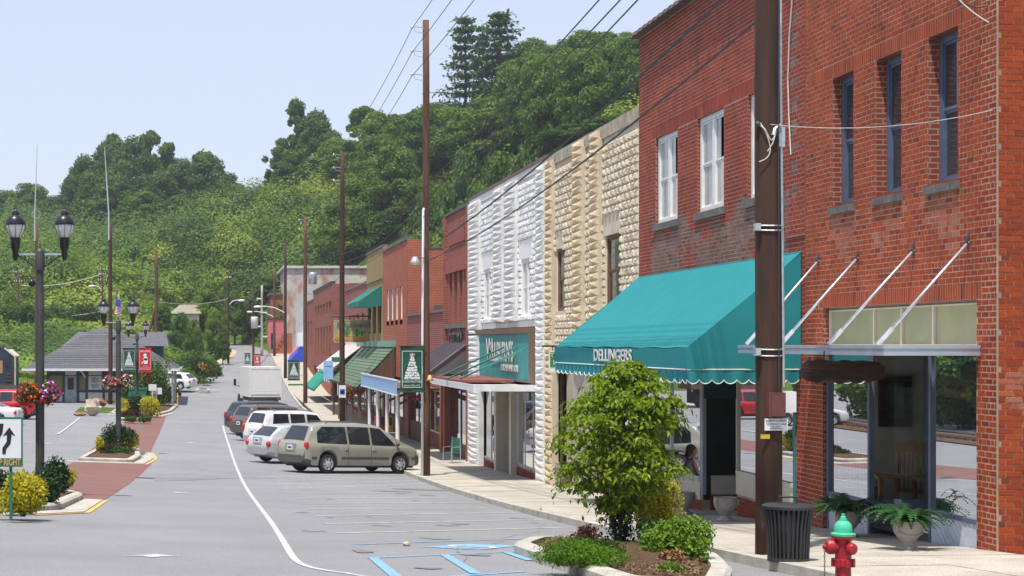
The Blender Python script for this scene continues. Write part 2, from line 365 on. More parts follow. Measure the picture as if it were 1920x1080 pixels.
# ------------------------------------------------------------------ terrain: thin plate spline through surveyed points
_cp = []
for x in (-60, -40, -20, 0, 15, 30):
    for y in (-40, 0, 40, 80, 115): _cp.append((x, y, Gr(x, y) - .35))
for x, y, z in ((-60, 140, -1.2), (-30, 140, -1.3), (-15, 150, -.9), (0, 140, -2.1), (15, 150, -1.5), (42, 20, 2), (42, 70, 1), (42, 115, 2), (70, 40, 14), (80, 110, 22),
                (110, 60, 24), (150, 150, 30), (-120, 60, 0), (-120, 150, 3)): _cp.append((x, y, z))
for px, py, y in ((20, 655, 165), (110, 640, 172), (250, 640, 172), (340, 640, 185), (30, 605, 190), (160, 600, 195), (300, 590, 200), (360, 590, 208),
                  (60, 540, 218), (200, 540, 222), (320, 520, 225), (400, 560, 222), (430, 480, 240), (60, 500, 262), (200, 490, 265), (330, 480, 262),
                  (20, 440, 300), (140, 448, 300), (240, 446, 300), (340, 440, 298), (430, 430, 292), (475, 405, 286), (-200, 455, 300), (-100, 640, 180),
                  (427, 640, 228), (470, 647, 212), (455, 664, 192), (430, 685, 176), (520, 600, 208), (520, 520, 225), (560, 440, 240), (540, 385, 272), (600, 355, 272), (640, 440, 228), (700, 420, 225),
                  (700, 320, 262), (800, 300, 255), (760, 460, 200), (870, 390, 195), (900, 240, 240), (1000, 330, 185), (1000, 205, 235), (1100, 190, 228), (1150, 290, 172),
                  (1200, 200, 218), (1350, 180, 205), (1500, 150, 200)):
    q = at(px, py, y); _cp.append((q.x, q.y, q.z))
for x, y, z in ((-120, 420, 17), (-40, 420, 17), (40, 420, 24), (140, 420, 32), (240, 420, 32), (-260, 420, 20), (-260, 150, 6), (260, 150, 32), (-260, 560, 20), (0, 560, 22), (260, 560, 30)): _cp.append((x, y, z))
_cp = np.array(_cp)
def _U(r2): return np.where(r2 > 1e-9, r2 * np.log(r2 + 1e-12), 0) * .5
def _tps(c):
    n = len(c); d = ((c[:, None, :2] - c[None, :, :2]) ** 2).sum(-1); A = np.zeros((n + 3, n + 3)); A[:n, :n] = _U(d) + np.eye(n) * 40
    A[:n, n] = 1; A[:n, n + 1:] = c[:, :2]; A[n:, :n] = A[:n, n:].T; return np.linalg.solve(A, np.r_[c[:, 2], 0, 0, 0])
_w = _tps(_cp)
_vP = lambda y: np.interp(y, _ty, _tz)
# far road centre line (x, y) and half width
FROAD = [(1.2, 146, 5.2), (1.2, 152, 4.6), (1.1, 160, 3.4), (1.3, 168, 2.9), (2.2, 178, 2.4), (3.4, 188, 2.1), (4.4, 198, 1.9), (4.5, 206, 1.9), (3.2, 215, 1.9), (.5, 222, 1.9), (-4, 227, 1.9), (-10, 231, 1.9), (-18, 236, 1.9)]
def _spl(pts, n=6):
    out = []
    for i in range(len(pts) - 1):
        p0, p1, p2, p3 = [np.array(pts[max(0, min(len(pts) - 1, i + k))], float) for k in (-1, 0, 1, 2)]
        for k in range(n):
            t = k / n; out.append(.5 * ((2 * p1) + (p2 - p0) * t + (2 * p0 - 5 * p1 + 4 * p2 - p3) * t * t + (3 * p1 - p0 - 3 * p2 + p3) * t ** 3))
    out.append(np.array(pts[-1], float)); return np.array(out)
FR = _spl(FROAD, 5)
def frz(y): return P(y) - .13 + .16
def terr(x, y):
    x = np.atleast_1d(np.asarray(x, float)); y = np.atleast_1d(np.asarray(y, float)); n = len(_cp); z = np.empty(len(x))
    for a in range(0, len(x), 20000):
        xx = x[a:a + 20000]; yy = y[a:a + 20000]
        d = (xx[:, None] - _cp[None, :, 0]) ** 2 + (yy[:, None] - _cp[None, :, 1]) ** 2
        z[a:a + 20000] = _U(d) @ _w[:n] + _w[n] + _w[n + 1] * xx + _w[n + 2] * yy
    g = _vP(y) - .13 + .03 * (7 - np.clip(x, -8, 7)) - .3
    ins = (x > -64) & (x < 40) & (y < 151); z = np.where(ins, np.minimum(z, g), z); z = np.where(ins & (x > -60) & (x < 36) & (y < 148), g, z)
    ins = (x > 1) & (x < 36) & (y > 140) & (y < 207); z = np.where(ins, np.minimum(z, _vP(y) - .35), z)
    # the far road is cut into the slope
    dd = np.full(len(x), 1e9); zr = np.zeros(len(x))
    for k in range(len(FR)):
        q = np.hypot(x - FR[k, 0], y - FR[k, 1]) - FR[k, 2]; m = q < dd; dd = np.where(m, q, dd); zr = np.where(m, frz(FR[k, 1]) - .2, zr)
    f = np.clip((6 - dd) / 5, 0, 1); f = f * f * (3 - 2 * f); f = np.where(y > 150, f, 0)
    return z * (1 - f) + zr * f
_gx = np.concatenate([np.arange(-260, -80, 8.), np.arange(-80, 110, 2.), np.arange(110, 262, 8.)]); _gy = np.concatenate([np.arange(-60, 140, 6.), np.arange(140, 330, 2.), np.arange(330, 562, 10.)])
_X, _Y = np.meshgrid(_gx, _gy, indexing='ij'); _Z = terr(_X.ravel(), _Y.ravel()).reshape(_X.shape)
_i = np.arange(_X.size).reshape(_X.shape)
_q = np.stack([_i[:-1, :-1], _i[1:, :-1], _i[1:, 1:], _i[:-1, 1:]], -1).reshape(-1, 4)
me = npmesh('hillside', np.stack([_X.ravel(), _Y.ravel(), _Z.ravel()], -1), _q, soil_grass, True)
me_terrain = me; props(link('hillside_terrain', me), kind='structure')

# ------------------------------------------------------------------ road and its markings
def grid_obj(name, xs, ys, zf, m, parent=None):
    b = MB(); n = len(ys)
    for x in xs:
        for y in ys: b.v.append((x, y, zf(x, y)))
    for i in range(len(xs) - 1):
        for j in range(n - 1): b.face((i * n + j, (i + 1) * n + j, (i + 1) * n + j + 1, i * n + j + 1))
    return b.build(name, m, parent)
road = props(grid_obj('road', [-60, -30, -8, -4, 0, 3.5, 6.72], list(np.arange(-30, 148, 1.)), Gr, asphalt), kind='structure')
b = MB(); n = len(FR); d = np.gradient(FR[:, :2], axis=0); d /= np.linalg.norm(d, axis=1)[:, None]
for k in range(n):
    nx, ny = d[k, 1], -d[k, 0]; w = FR[k, 2]
    for sgn in (-1, 1): b.v.append((FR[k, 0] + sgn * nx * w, FR[k, 1] + sgn * ny * w, frz(FR[k, 1]) - .155 + .16 * min(1, max(0, (FR[k, 1] - 147) / 12))))
for k in range(n - 1): b.face((2 * k, 2 * k + 1, 2 * k + 3, 2 * k + 2))
props(b.build('hill_road', asphalt), kind='structure')
b = MB()
for k in range(n):
    nx, ny = d[k, 1], -d[k, 0]; w = FR[k, 2]; z = frz(FR[k, 1]) - .1 + .12 * min(1, max(0, (FR[k, 1] - 147) / 12))
    for q in (w - .05, w + .9): b.v.append((FR[k, 0] - nx * q, FR[k, 1] - ny * q, z))
for k in range(n - 1): b.face((2 * k, 2 * k + 1, 2 * k + 3, 2 * k + 2))
props(b.build('sandy_verge', sand), kind='structure')
props(grid_obj('street_end', [3.0, 6.7], list(np.arange(147.2, 203, 2.)), lambda x, y: P(y) - .12 + .1 * min(1, max(0, (y - 147) / 12)), asphalt), kind='structure')
props(grid_obj('far_pavement', [6.7, 10.4], list(np.arange(148.2, 203, 2.)), lambda x, y: P(y) - .02 + .05 * min(1, max(0, (y - 147) / 12)), concrete), kind='structure')
def strip(name, pts, w, m, dz=.006, parent=road, g=Gr, step=.8):
    P_ = [Vector((p[0], p[1], 0)) for p in pts]; out = []
    for i in range(len(P_) - 1):
        k = max(1, int((P_[i + 1] - P_[i]).length / step))
        for j in range(k): out.append(P_[i].lerp(P_[i + 1], j / k))
    out.append(P_[-1]); b = MB()
    for i, p in enumerate(out):
        t = (out[min(i + 1, len(out) - 1)] - out[max(i - 1, 0)]).normalized(); nn = Vector((t.y, -t.x, 0))
        for s_ in (-1, 1):
            q = p + nn * s_ * w / 2; b.v.append((q.x, q.y, g(q.x, q.y) + dz))
    for i in range(len(out) - 1): b.face((2 * i, 2 * i + 1, 2 * i + 3, 2 * i + 2))
    return b.build(name, m, parent)
def decal(name, pts, m, dz=.006, parent=road, g=Gr):
    return MB().poly([(p[0], p[1], g(p[0], p[1]) + dz) for p in pts]).build(name, m, parent)
ln = [gp(*q) for q in ((418, 798), (424, 820), (440, 868), (462, 915), (500, 968), (528, 1010), (546, 1040), (562, 1056), (595, 1067), (660, 1077), (720, 1088))]
strip('lane_line', [tuple(v) for v in _spl([(p.x, p.y) for p in ln], 5)], .09, white_paint_road)
for lx, ly, rx, ry in ((504, 893.5, 800, 888), (520, 901.5, 800, 897), (522, 908, 815, 902), (530, 916.5, 830, 908), (537, 924.5, 845, 925), (556, 934, 835, 934), (560, 944.5, 900, 943),
                       (573, 955, 925, 953), (590, 967.5, 980, 961.5), (608, 982.5, 1060, 975.5), (632, 1000, 1085, 989)):
    a = gp(lx, ly); e = gp(rx, ry); e.x = min(e.x, 6.6); strip('parking_line', [a, e], .11, white_paint_road)
for q in ((664, 1021.5, 1062, 1008), (690, 1047, 1060, 1031), (830, 1083, 985, 1072)):
    strip('accessible_bay_line', [gp(q[0], q[1]), gp(q[2], q[3])], .075, blue_paint_road)
for q in ((700, 1047, 742, 1082), (833, 1041, 893, 1077), (950, 1036.5, 995, 1052)):
    strip('hatch_bar', [gp(q[0], q[1]), gp(q[2], q[3])], .125, blue_paint_road, .01)
sym = decal('accessible_symbol', [gp(790, 1026), gp(880, 1020.5), gp(978, 1023.5), gp(900, 1031.5)], blue_paint_road)
cx = gp(885, 1026); decal('wheelchair_mark', [(cx.x + .35 * math.cos(a), cx.y + .45 * math.sin(a)) for a in np.linspace(0, 2 * pi, 14)[:-1]], white_paint_road, .011)
decal('wheelchair_centre', [(cx.x + .24 * math.cos(a), cx.y + .3 * math.sin(a)) for a in np.linspace(0, 2 * pi, 14)[:-1]], blue_paint_road, .016)
strip('accessible_bay_line', [gp(1338, 1052), gp(1385, 1050)], .07, blue_paint_road)
for px, py in ((284, 1043), (331, 923.5), (358, 830), (88, 831), (355, 868)):
    if (px, py) == (355, 868): continue
    c = gp(px, py)
    decal('direction_arrow', [(c.x - .34, c.y - .22), (c.x - .10, c.y - .02), (c.x - .05, c.y - .2), (c.x + .07, c.y - .2), (c.x + .1, c.y - .02), (c.x + .36, c.y + .02), (c.x + .03, c.y + .34)], white_paint_road)
for pts in ([(108, 815), (150, 784)], [(436, 763), (447, 752)], [(447, 744), (452, 735)], [(455, 693), (470, 684)]):
    strip('centre_line', [gp(*pts[0]), gp(*pts[1])], .12, white_paint_road, .03)
for pts in ([(236, 780), (248, 780)], [(330, 785), (352, 785)], [(310, 772), (330, 772)], [(384, 732), (408, 732)]): strip('stop_line', [gp(*pts[0]), gp(*pts[1])], .3, white_paint_road, .02)
for px, py, s_ in ((275, 896.5, .75), (762, 1023, .0)):
    if s_: c = gp(px, py); decal('drain_grate', [(c.x - s_, c.y - .35), (c.x + s_, c.y - .35), (c.x + s_, c.y + .35), (c.x - s_, c.y + .35)], mat('drain_iron', (.05, .05, .055), .7, var=.3, vs=8))
c = gp(762, 1024); props(MB().ball((c.x, c.y, c.z + .03), .05, 8, 5, (1.2, .9, .7), .15).build('stray_stone', rock_pale), 'small brown stone lying on the asphalt beside the blue parking line', 'stone')
# asphalt patches
patch_m = mat('asphalt_patch', (.19, .19, .196), .9, vs=2, var=.1, bump=.3, bs=60, bd=.006, fine=.5, spec=.2)
decal('asphalt_patch', [gp(290, 889), gp(435, 886), gp(520, 890), gp(520, 897), gp(440, 897), gp(290, 903)], mat('asphalt_seam', (.215, .216, .225), .9, vs=1, var=.12, bump=.3, bs=60, bd=.006, fine=.5, spec=.2), .004)
for px, py, w_, h_ in ((742, 922, .6, .16), (795, 918, 1.0, .3), (680, 1034, .18, .2), (890, 1041, .2, .12), (1085, 970, .4, .14), (800, 1066, .2, .08)):
    c = gp(px, py); decal('tar_patch', [(c.x + w_ * math.cos(a) * random.uniform(.6, 1.1), c.y + h_ * math.sin(a) * random.uniform(.6, 1.1) * 2) for a in np.linspace(0, 2 * pi, 12)[:-1]], patch_m, .009)
oil_m = mat('oil_stain', (.195, .195, .20), .85, vs=3, var=.2, fine=.5, bs=60)
_rc = random.Random(5)
for k in range(16):
    c = gp(_rc.uniform(560, 1000), _rc.uniform(900, 1015)); a_ = _rc.uniform(.06, .2)
    decal('oil_stain', [(c.x + a_ * 1.6 * math.cos(a) * _rc.uniform(.5, 1.1), c.y + a_ * 2 * math.sin(a) * _rc.uniform(.5, 1.1)) for a in np.linspace(0, 2 * pi, 11)[:-1]], oil_m, .0065)
for k in range(7):
    x, y = _rc.uniform(-7, 5.5), _rc.uniform(19, 60); th = _rc.choice((0, pi / 2, .3, 1.2)) + _rc.uniform(-.25, .25); pts = [(x, y)]
    for j in range(_rc.randint(6, 16)): th += _rc.uniform(-.35, .35); x += .35 * math.cos(th); y += .55 * math.sin(th); pts.append((x, y))
    if all(-8 < p[0] < 6.4 and not (-6.5 < p[0] < -2.2 and 28 < p[1] < 75) for p in pts): strip('tar_crack', pts, _rc.uniform(.008, .016), oil_m, .0055, step=.4)
# brick paving in the median
def paved(name, pts):
    b = MB(); ys = np.linspace(pts[0][1], pts[1][1], 24); (xa0, _), (xa1, _), xb0, xb1 = pts[0], pts[1], pts[2], pts[3]
    for k, y in enumerate(ys):
        t = k / 23; l = xa0 + (xa1 - xa0) * t; r_ = xb0 + (xb1 - xb0) * t
        for x in (l, r_): b.v.append((x, y, Gr(x, y) + .008))
    for k in range(23): b.face((2 * k, 2 * k + 1, 2 * k + 3, 2 * k + 2))
    props(b.build(name, paver), kind='structure')
paved('brick_paving', [(-5.3, 36.9), (-5.0, 62.5), -2.38, -2.25]); paved('brick_paving', [(-5.1, 70), (-5.2, 113), -2.6, -3.1])

# ------------------------------------------------------------------ pavement slabs and kerb
pav = props(grid_obj('pavement', [6.72, 10.4], list(np.arange(-10, 150, 2.)), lambda x, y: Gs(x, y) - .03, mat('joint_dirt', (.22, .2, .17), .95, var=.2, vs=3)), kind='structure')
def slab(name, x0, x1, y0, y1, m, parent, top=Gs, th=.12, g=.006, dz=0):
    x0 += g; x1 -= g; y0 += g; y1 -= g
    q = [(x0, y0), (x1, y0), (x1, y1), (x0, y1)]
    MB().hexa([(x, y, top(x, y) - th) for x, y in q] + [(x, y, top(x, y) + dz) for x, y in q]).build(name, m, parent)
y = 4.
while y < 96:
    h_ = 1.55
    slab('slab', 6.90, 8.42, y, y + h_, concrete, pav, dz=random.uniform(-.004, .004)); slab('slab', 8.42, 9.93, y, y + h_, concrete, pav, dz=random.uniform(-.004, .004)); y += h_
y = 4.
while y < 150:
    slab('kerb_stone', 6.70, 6.90, y, y + 3.1, kerbmat, pav, th=.3, dz=.004); y += 3.1
slab('pavement_run', 6.90, 9.93, 97, 148, concrete, pav)

# ------------------------------------------------------------------ traffic islands
def island(outline, h=.15, kw=.22, apron=None, yellow=None):
    root = thing('traffic_island', None, None, kind='structure', loc=(outline[0][0], outline[0][1], Gr(*outline[0][:2])))
    n = len(outline); O = [Vector((p[0], p[1], 0)) for p in outline]; c = sum(O, Vector()) / n
    def inset(d):
        r_ = []
        for i in range(n):
            a, b_, e = O[i - 1], O[i], O[(i + 1) % n]; n1 = (b_ - a).normalized(); n2 = (e - b_).normalized()
            m1 = Vector((-n1.y, n1.x, 0)); m2 = Vector((-n2.y, n2.x, 0)); mm = (m1 + m2).normalized(); r_.append(b_ + mm * d / max(.5, mm.dot(m1)))
        return r_
    A, B, I = inset(0), inset(.05), inset(kw); g = lambda p, z: (p.x, p.y, Gr(p.x, p.y) + z)
    for i in range(n):                      # every kerb piece by itself
        j = (i + 1) % n; b = MB()
        s_ = .004; L_ = lambda Q, t: Q[i].lerp(Q[j], t)
        for t0, t1 in ((s_, 1 - s_),):
            b.v += [g(L_(A, t0), -.05), g(L_(A, t1), -.05), g(L_(A, t0), h - .04), g(L_(A, t1), h - .04), g(L_(B, t0), h), g(L_(B, t1), h), g(L_(I, t0), h), g(L_(I, t1), h), g(L_(I, t0), -.05), g(L_(I, t1), -.05)]
            for q in range(0, 8, 2): b.face((q, q + 1, q + 3, q + 2))
        b.build('kerb_stone', kerbmat, root)
    b = MB(); cz = Gr(c.x, c.y)
    b.v.append((c.x, c.y, cz + h + .09)); 
    for fr in (.5, 1.0):
        for p in I: q = c.lerp(p, fr); b.v.append((q.x, q.y, Gr(q.x, q.y) + h - .05 + (.10 if fr < 1 else 0)))
    for i in range(n):
        j = (i + 1) % n; b.face((0, 1 + i, 1 + j)); b.face((1 + i, 1 + n + i, 1 + n + j, 1 + j))
    b.build('mulch_bed', mulch, root, smooth=True)
    return root
def rpoly(pts, r=.35, k=4):                 # round the corners of an outline (counter-clockwise)
    out = []; n = len(pts); V = [Vector((p[0], p[1], 0)) for p in pts]
    for i in range(n):
        a, b_, e = V[i - 1], V[i], V[(i + 1) % n]; p0 = b_ + (a - b_).normalized() * min(r, (a - b_).length * .45); p1 = b_ + (e - b_).normalized() * min(r, (e - b_).length * .45)
        for t in np.linspace(0, 1, k): out.append(tuple(p0 * (1 - t) ** 2 + b_ * 2 * t * (1 - t) + p1 * t * t))
    return out
def apron(pts, m=None, dz=.03):
    return props(MB().prism([(p[0], p[1], Gr(p[0], p[1]) - .05) for p in pts], (0, 0, .05 + dz)).build('gutter_apron', kerbmat), kind='structure')
i1 = island(rpoly([(-6.2, 29.2), (-3.75, 29.6), (-2.85, 31.4), (-2.82, 37.3), (-3.3, 38.9), (-6.0, 38.9)], .5))
apron([(-6.4, 28.55), (-3.5, 28.85), (-2.35, 31.0), (-2.38, 36.8), (-2.78, 36.9), (-2.8, 31.4), (-3.7, 29.55), (-6.4, 29.1)])
strip('kerb_yellow_line', [(-3.1, 29.5), (-2.30, 31.1), (-2.34, 36.9)], .12, yellow_paint, .012)
i2 = island(rpoly([(-4.95, 62.2), (-2.95, 62.2), (-2.8, 66), (-3.1, 71.5), (-4.8, 71.5)], .5))
apron([(-5.3, 61.4), (-2.5, 61.4), (-2.3, 66), (-2.6, 70), (-2.78, 70), (-2.72, 66), (-2.9, 62.1), (-5.3, 62.1)])
strip('kerb_yellow_line', [(-2.42, 61.3), (-2.22, 66), (-2.52, 70)], .11, yellow_paint, .012)
i3 = island(rpoly([(-6.8, 112), (-3.6, 112), (-2.9, 118), (-2.6, 128), (-6.5, 128)], .8))
apron([(-7.1, 111), (-3.3, 111), (-2.6, 117), (-2.9, 117), (-3.5, 111.9), (-7.1, 111.9)])
g1, g2, g3 = gp(985, 1072), gp(1010, 1053), gp(1345, 1052)
IR = rpoly([(3.95, 16.6), (5.0, 16.6), (5.75, 18.9), (6.35, 21.4), (6.35, 23.2), (5.9, 24.6), (4.6, 24.6), (3.95, 22.6), (3.95, 19.6)], .4)
i4 = island(IR)
island([(p[0] * .35 - 1.0, 151 + p[1] * .0 + (i % 9) * .0) for i, p in enumerate(IR)] if False else rpoly([(-1.5, 148.6), (-.3, 148.6), (-.3, 150.3), (-1.5, 150.3)], .3), .2)
# ------------------------------------------------------------------ masonry helpers
def free(u0, u1, holes, z):
    iv = [(u0, u1)]
    for a, b, c, d in holes:
        if c < z < d:
            nx = []
            for p, q in iv:
                if b <= p or a >= q: nx.append((p, q)); continue
                if a > p: nx.append((p, a))
                if b < q: nx.append((b, q))
            iv = nx
    return iv
def rows(u0, u1, z0, z1, holes, course=.078, length=.215, j=.0125, headers=6, seed=1, off=0):
    r = random.Random(seed); out = []; k = 0; z = z0
    while z + course <= z1 + .01:
        hd = headers and k % headers == headers - 1; L = length / 2 + .005 if hd else length
        for p, q in free(u0, u1, holes, z + course / 2):
            s = u0 - L + (k % 2) * L / 2 + off
            while s < q:
                a, b = max(s, p), min(s + L, q)
                if b - a > .035: out.append((a + j / 2, b - j / 2, z + j / 2, z + course - j / 2))
                s += L
        z += course; k += 1
    return out
def soldiers(u0, u1, z0, z1, w=.078, j=.011):
    n = max(1, int(round((u1 - u0) / w))); w = (u1 - u0) / n
    return [(u0 + i * w + j / 2, u0 + (i + 1) * w - j / 2, z0 + j / 2, z1 - j / 2) for i in range(n)]
def to3(plane, c, u, z, d): return (c + d, u, z) if plane == 'x' else (u, c + d, z)
_bm = {}
def piece_mesh(plane, du, dz, m, bulge=0, var=0):
    key = (plane, round(du, 2), round(dz, 2), m.name, bulge, var)
    if key in _bm: return _bm[key]
    b = MB(); u, z = du / 2, dz / 2; T = lambda a, c, d: to3(plane, 0, a, c, d)
    if not bulge:
        e = .004; b.v += [T(-u, -z, .05), T(u, -z, .05), T(u, z, .05), T(-u, z, .05), T(-u, -z, e), T(u, -z, e), T(u, z, e), T(-u, z, e), T(-u + e, -z + e, 0), T(u - e, -z + e, 0), T(u - e, z - e, 0), T(-u + e, z - e, 0)]
        for s in (0, 4):
            for i in range(4): k = (i + 1) % 4; b.face((s + i, s + k, s + 4 + k, s + 4 + i))
        b.face((8, 9, 10, 11))
    else:
        r = random.Random(var); q = [(-1, -1), (1, -1), (1, 1), (-1, 1)]
        b.v += [T(s * u, t * z, .05) for s, t in q] + [T(s * u, t * z, 0) for s, t in q]
        b.v += [T(s * u * r.uniform(.5, .78) + r.uniform(-.02, .02), t * z * r.uniform(.45, .75), -bulge * r.uniform(.55, 1.15)) for s, t in q]
        b.v.append(T(r.uniform(-.2, .2) * u, r.uniform(-.3, .1) * z, -bulge * r.uniform(1.2, 1.5)))
        for s in (0, 4):
            for i in range(4): k = (i + 1) % 4; b.face((s + i, s + k, s + 4 + k, s + 4 + i))
        for i in range(4): b.face((8 + i, 8 + (i + 1) % 4, 12))
    me = bpy.data.meshes.new('masonry_piece'); me.from_pydata(b.v, [], b.f); me.materials.append(m); me.update(); _bm[key] = me; return me
def inframe(X, Y, Z): 
    px = VX + FPX * X / Y; py = VY - FPX * (Z - ZC) / Y
    return -5 < px < 1925 and -5 < py < 1085
def masonry(parent, plane, c, rects, mats, mf=lambda u, z: 0, n_ind=0, name='brick', mass='brickwork', bulge=0, proud=.0018, avoid=None):
    r = random.Random(3); o0 = ORG[parent.name]; sel = set()
    if n_ind:
        cand = []
        for i, (a, b, z0, z1) in enumerate(rects):
            X, Y, Z = to3(plane, c, (a + b) / 2, (z0 + z1) / 2, 0)
            if inframe(X, Y, Z) and b - a > .08 and not (avoid and avoid(X, Y, Z)): cand.append(((X * X + Y * Y), i))
        cand.sort(); sel = {i for _, i in cand[:n_ind]}
    groups = {}
    for i, (a, b, z0, z1) in enumerate(rects):
        k = mf((a + b) / 2, (z0 + z1) / 2); pr = -r.uniform(0, proud)
        if i in sel:
            me = piece_mesh(plane, b - a, z1 - z0, mats[k], bulge, r.randrange(12) if bulge else 0)
            link(name, me, parent, Vector(to3(plane, c, (a + b) / 2, (z0 + z1) / 2, pr)) - o0)
        else: groups.setdefault(k, []).append((a, b, z0, z1, pr))
    for k, L in groups.items():
        A = np.array(L); n = len(A); U = np.stack([A[:, 0], A[:, 1], A[:, 1], A[:, 0]], 1); Z = np.stack([A[:, 2], A[:, 2], A[:, 3], A[:, 3]], 1)
        rg = np.random.default_rng(5)
        if not bulge:
            u = np.concatenate([U, U], 1); z = np.concatenate([Z, Z], 1); d = np.concatenate([np.full((n, 4), .05), np.repeat(A[:, 4:5], 4, 1)], 1)
            fl = np.array([[4, 5, 6, 7], [0, 1, 5, 4], [1, 2, 6, 5], [2, 3, 7, 6], [3, 0, 4, 7]]); nv = 8
        else:
            uc = A[:, :2].mean(1)[:, None]; zc = A[:, 2:4].mean(1)[:, None]
            iu = uc + (U - uc) * rg.uniform(.38, .62, (n, 4)); iz = zc + (Z - zc) * rg.uniform(.35, .6, (n, 4)) - .01
            u = np.concatenate([U, U, iu], 1); z = np.concatenate([Z, Z, iz], 1)
            d = np.concatenate([np.full((n, 4), .05), np.zeros((n, 4)), -bulge * rg.uniform(.75, 1.2, (n, 4))], 1)
            fl = np.array([[8, 9, 10, 11]] + [[s + i, s + (i + 1) % 4, s + 4 + (i + 1) % 4, s + 4 + i] for s in (0, 4) for i in range(4)]); nv = 12
        if plane == 'x': v = np.stack([c + d, u, z], -1)
        else: v = np.stack([u, c + d, z], -1)
        v = v.reshape(-1, 3) - np.array(o0); q = (fl[None] + (np.arange(n) * nv)[:, None, None]).reshape(-1, 4)
        props(link(mass, npmesh(mass, v, q, mats[k]), parent), kind='stuff')
def holes_wall(b, plane, c, u0, u1, z0, z1, holes, depth=.2, front=.0008):
    us = sorted({u0, u1, *[min(max(h[i], u0), u1) for h in holes for i in (0, 1)]}); zs = sorted({z0, z1, *[min(max(h[i], z0), z1) for h in holes for i in (2, 3)]})
    for i in range(len(us) - 1):
        for k in range(len(zs) - 1):
            uc, zc = (us[i] + us[i + 1]) / 2, (zs[k] + zs[k + 1]) / 2
            if any(h[0] < uc < h[1] and h[2] < zc < h[3] for h in holes): continue
            b.mi(0).poly([to3(plane, c, *q, front) for q in ((us[i], zs[k]), (us[i + 1], zs[k]), (us[i + 1], zs[k + 1]), (us[i], zs[k + 1]))])
    for h in holes:
        q = [(h[0], h[2]), (h[1], h[2]), (h[1], h[3]), (h[0], h[3])]
        for i in range(4):
            a, e = q[i], q[(i + 1) % 4]; b.mi(1).poly([to3(plane, c, *a, front), to3(plane, c, *e, front), to3(plane, c, *e, depth), to3(plane, c, *a, depth)])
    b.mi(0); return b
def rect_frame(b, x0, x1, y0, y1, z0, z1, t, tb=None):
    tb = tb or t
    b.box(x0, x1, y0, y0 + t, z0, z1); b.box(x0, x1, y1 - t, y1, z0, z1)
    b.box(x0, x1, y0 + t, y1 - t, z0, z0 + tb); b.box(x0, x1, y0 + t, y1 - t, z1 - t, z1); return b
def sash_window(parent, X, y0, y1, z0, z1, fm, gm, n=1, t=.07, sill=None, sm=None, proud=0, name='window', rail=True):
    x = X + proud; w = rect_frame(MB(), x, x + .09, y0, y1, z0, z1, t)
    for i in range(1, n): yy = y0 + (y1 - y0) * i / n; w.box(x + .002, x + .088, yy - t * .8, yy + t * .8, z0 + t, z1 - t)
    f = w.build(name, fm, parent); zm = (z0 + z1) / 2
    for i in range(n):
        a = y0 + (y1 - y0) * i / n + t * .8; e = y0 + (y1 - y0) * (i + 1) / n - t * .8
        for (p, q, dx) in ((z0 + t, zm, .045), (zm, z1 - t, .028)):
            rect_frame(MB(), x + dx, x + dx + .025, a, e, p, q, .042).build('sash', fm, f)
            MB().poly([(x + dx + .012, a + .04, p + .04), (x + dx + .012, e - .04, p + .04), (x + dx + .012, e - .04, q - .04), (x + dx + .012, a + .04, q - .04)]).build('pane', gm, f)
    if sill: MB().box(X - .06, X + .12, y0 - .08, y1 + .08, z0 - sill, z0 - .002).build('sill', sm, f)
    return f
def building(name, label, y0, y1, ztop, m, holes, X=9.9, depth=20, side=True, cop=None, coph=.12, base=None, jm=None, zb=None, facade=True, group='shops along the street', roof=None):
    zb = zb if zb is not None else P(y1) - .6
    root = thing(name, label, 'building', (X, y0, P((y0 + y1) / 2)), group=group)
    if facade: holes_wall(MB(), 'x', X, y0, y1, zb, ztop, holes, .22, 0).build('front_wall', [m, jm or m], root)
    b = MB(); b.poly([(X + .01, y0, zb), (X + depth, y0, zb), (X + depth, y0, ztop), (X + .01, y0, ztop)]); b.poly([(X + .01, y1, zb), (X + depth, y1, zb), (X + depth, y1, ztop), (X + .01, y1, ztop)])
    b.poly([(X + depth, y0, zb), (X + depth, y1, zb), (X + depth, y1, ztop), (X + depth, y0, ztop)])
    if side: b.build('side_wall', m, root)
    MB().box(X + .26, X + depth - .02, y0 + .02, y1 - .02, ztop - .5, ztop - .42).build('roof', roof or dark_trim, root)
    if cop: MB().box(X - .06, X + .3, y0, y1, ztop, ztop + coph).build('coping', cop, root)
    return root
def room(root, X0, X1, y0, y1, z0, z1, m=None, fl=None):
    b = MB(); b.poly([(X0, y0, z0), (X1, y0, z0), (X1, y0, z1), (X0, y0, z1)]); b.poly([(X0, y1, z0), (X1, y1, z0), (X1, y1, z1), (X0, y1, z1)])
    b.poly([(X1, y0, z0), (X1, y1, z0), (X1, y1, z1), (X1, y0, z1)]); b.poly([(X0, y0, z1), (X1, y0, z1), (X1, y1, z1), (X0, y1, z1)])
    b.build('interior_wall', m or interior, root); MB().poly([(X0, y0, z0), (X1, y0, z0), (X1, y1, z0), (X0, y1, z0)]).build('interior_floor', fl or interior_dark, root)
def pane_x(root, X, y0, y1, z0, z1, m=glass, name='shop_window'):
    return MB().poly([(X, y0, z0), (X, y1, z0), (X, y1, z1), (X, y0, z1)]).build(name, m, root)
def pane_y(root, Y, x0, x1, z0, z1, m=glass, name='shop_window'):
    return MB().poly([(x0, Y, z0), (x1, Y, z0), (x1, Y, z1), (x0, Y, z1)]).build(name, m, root)

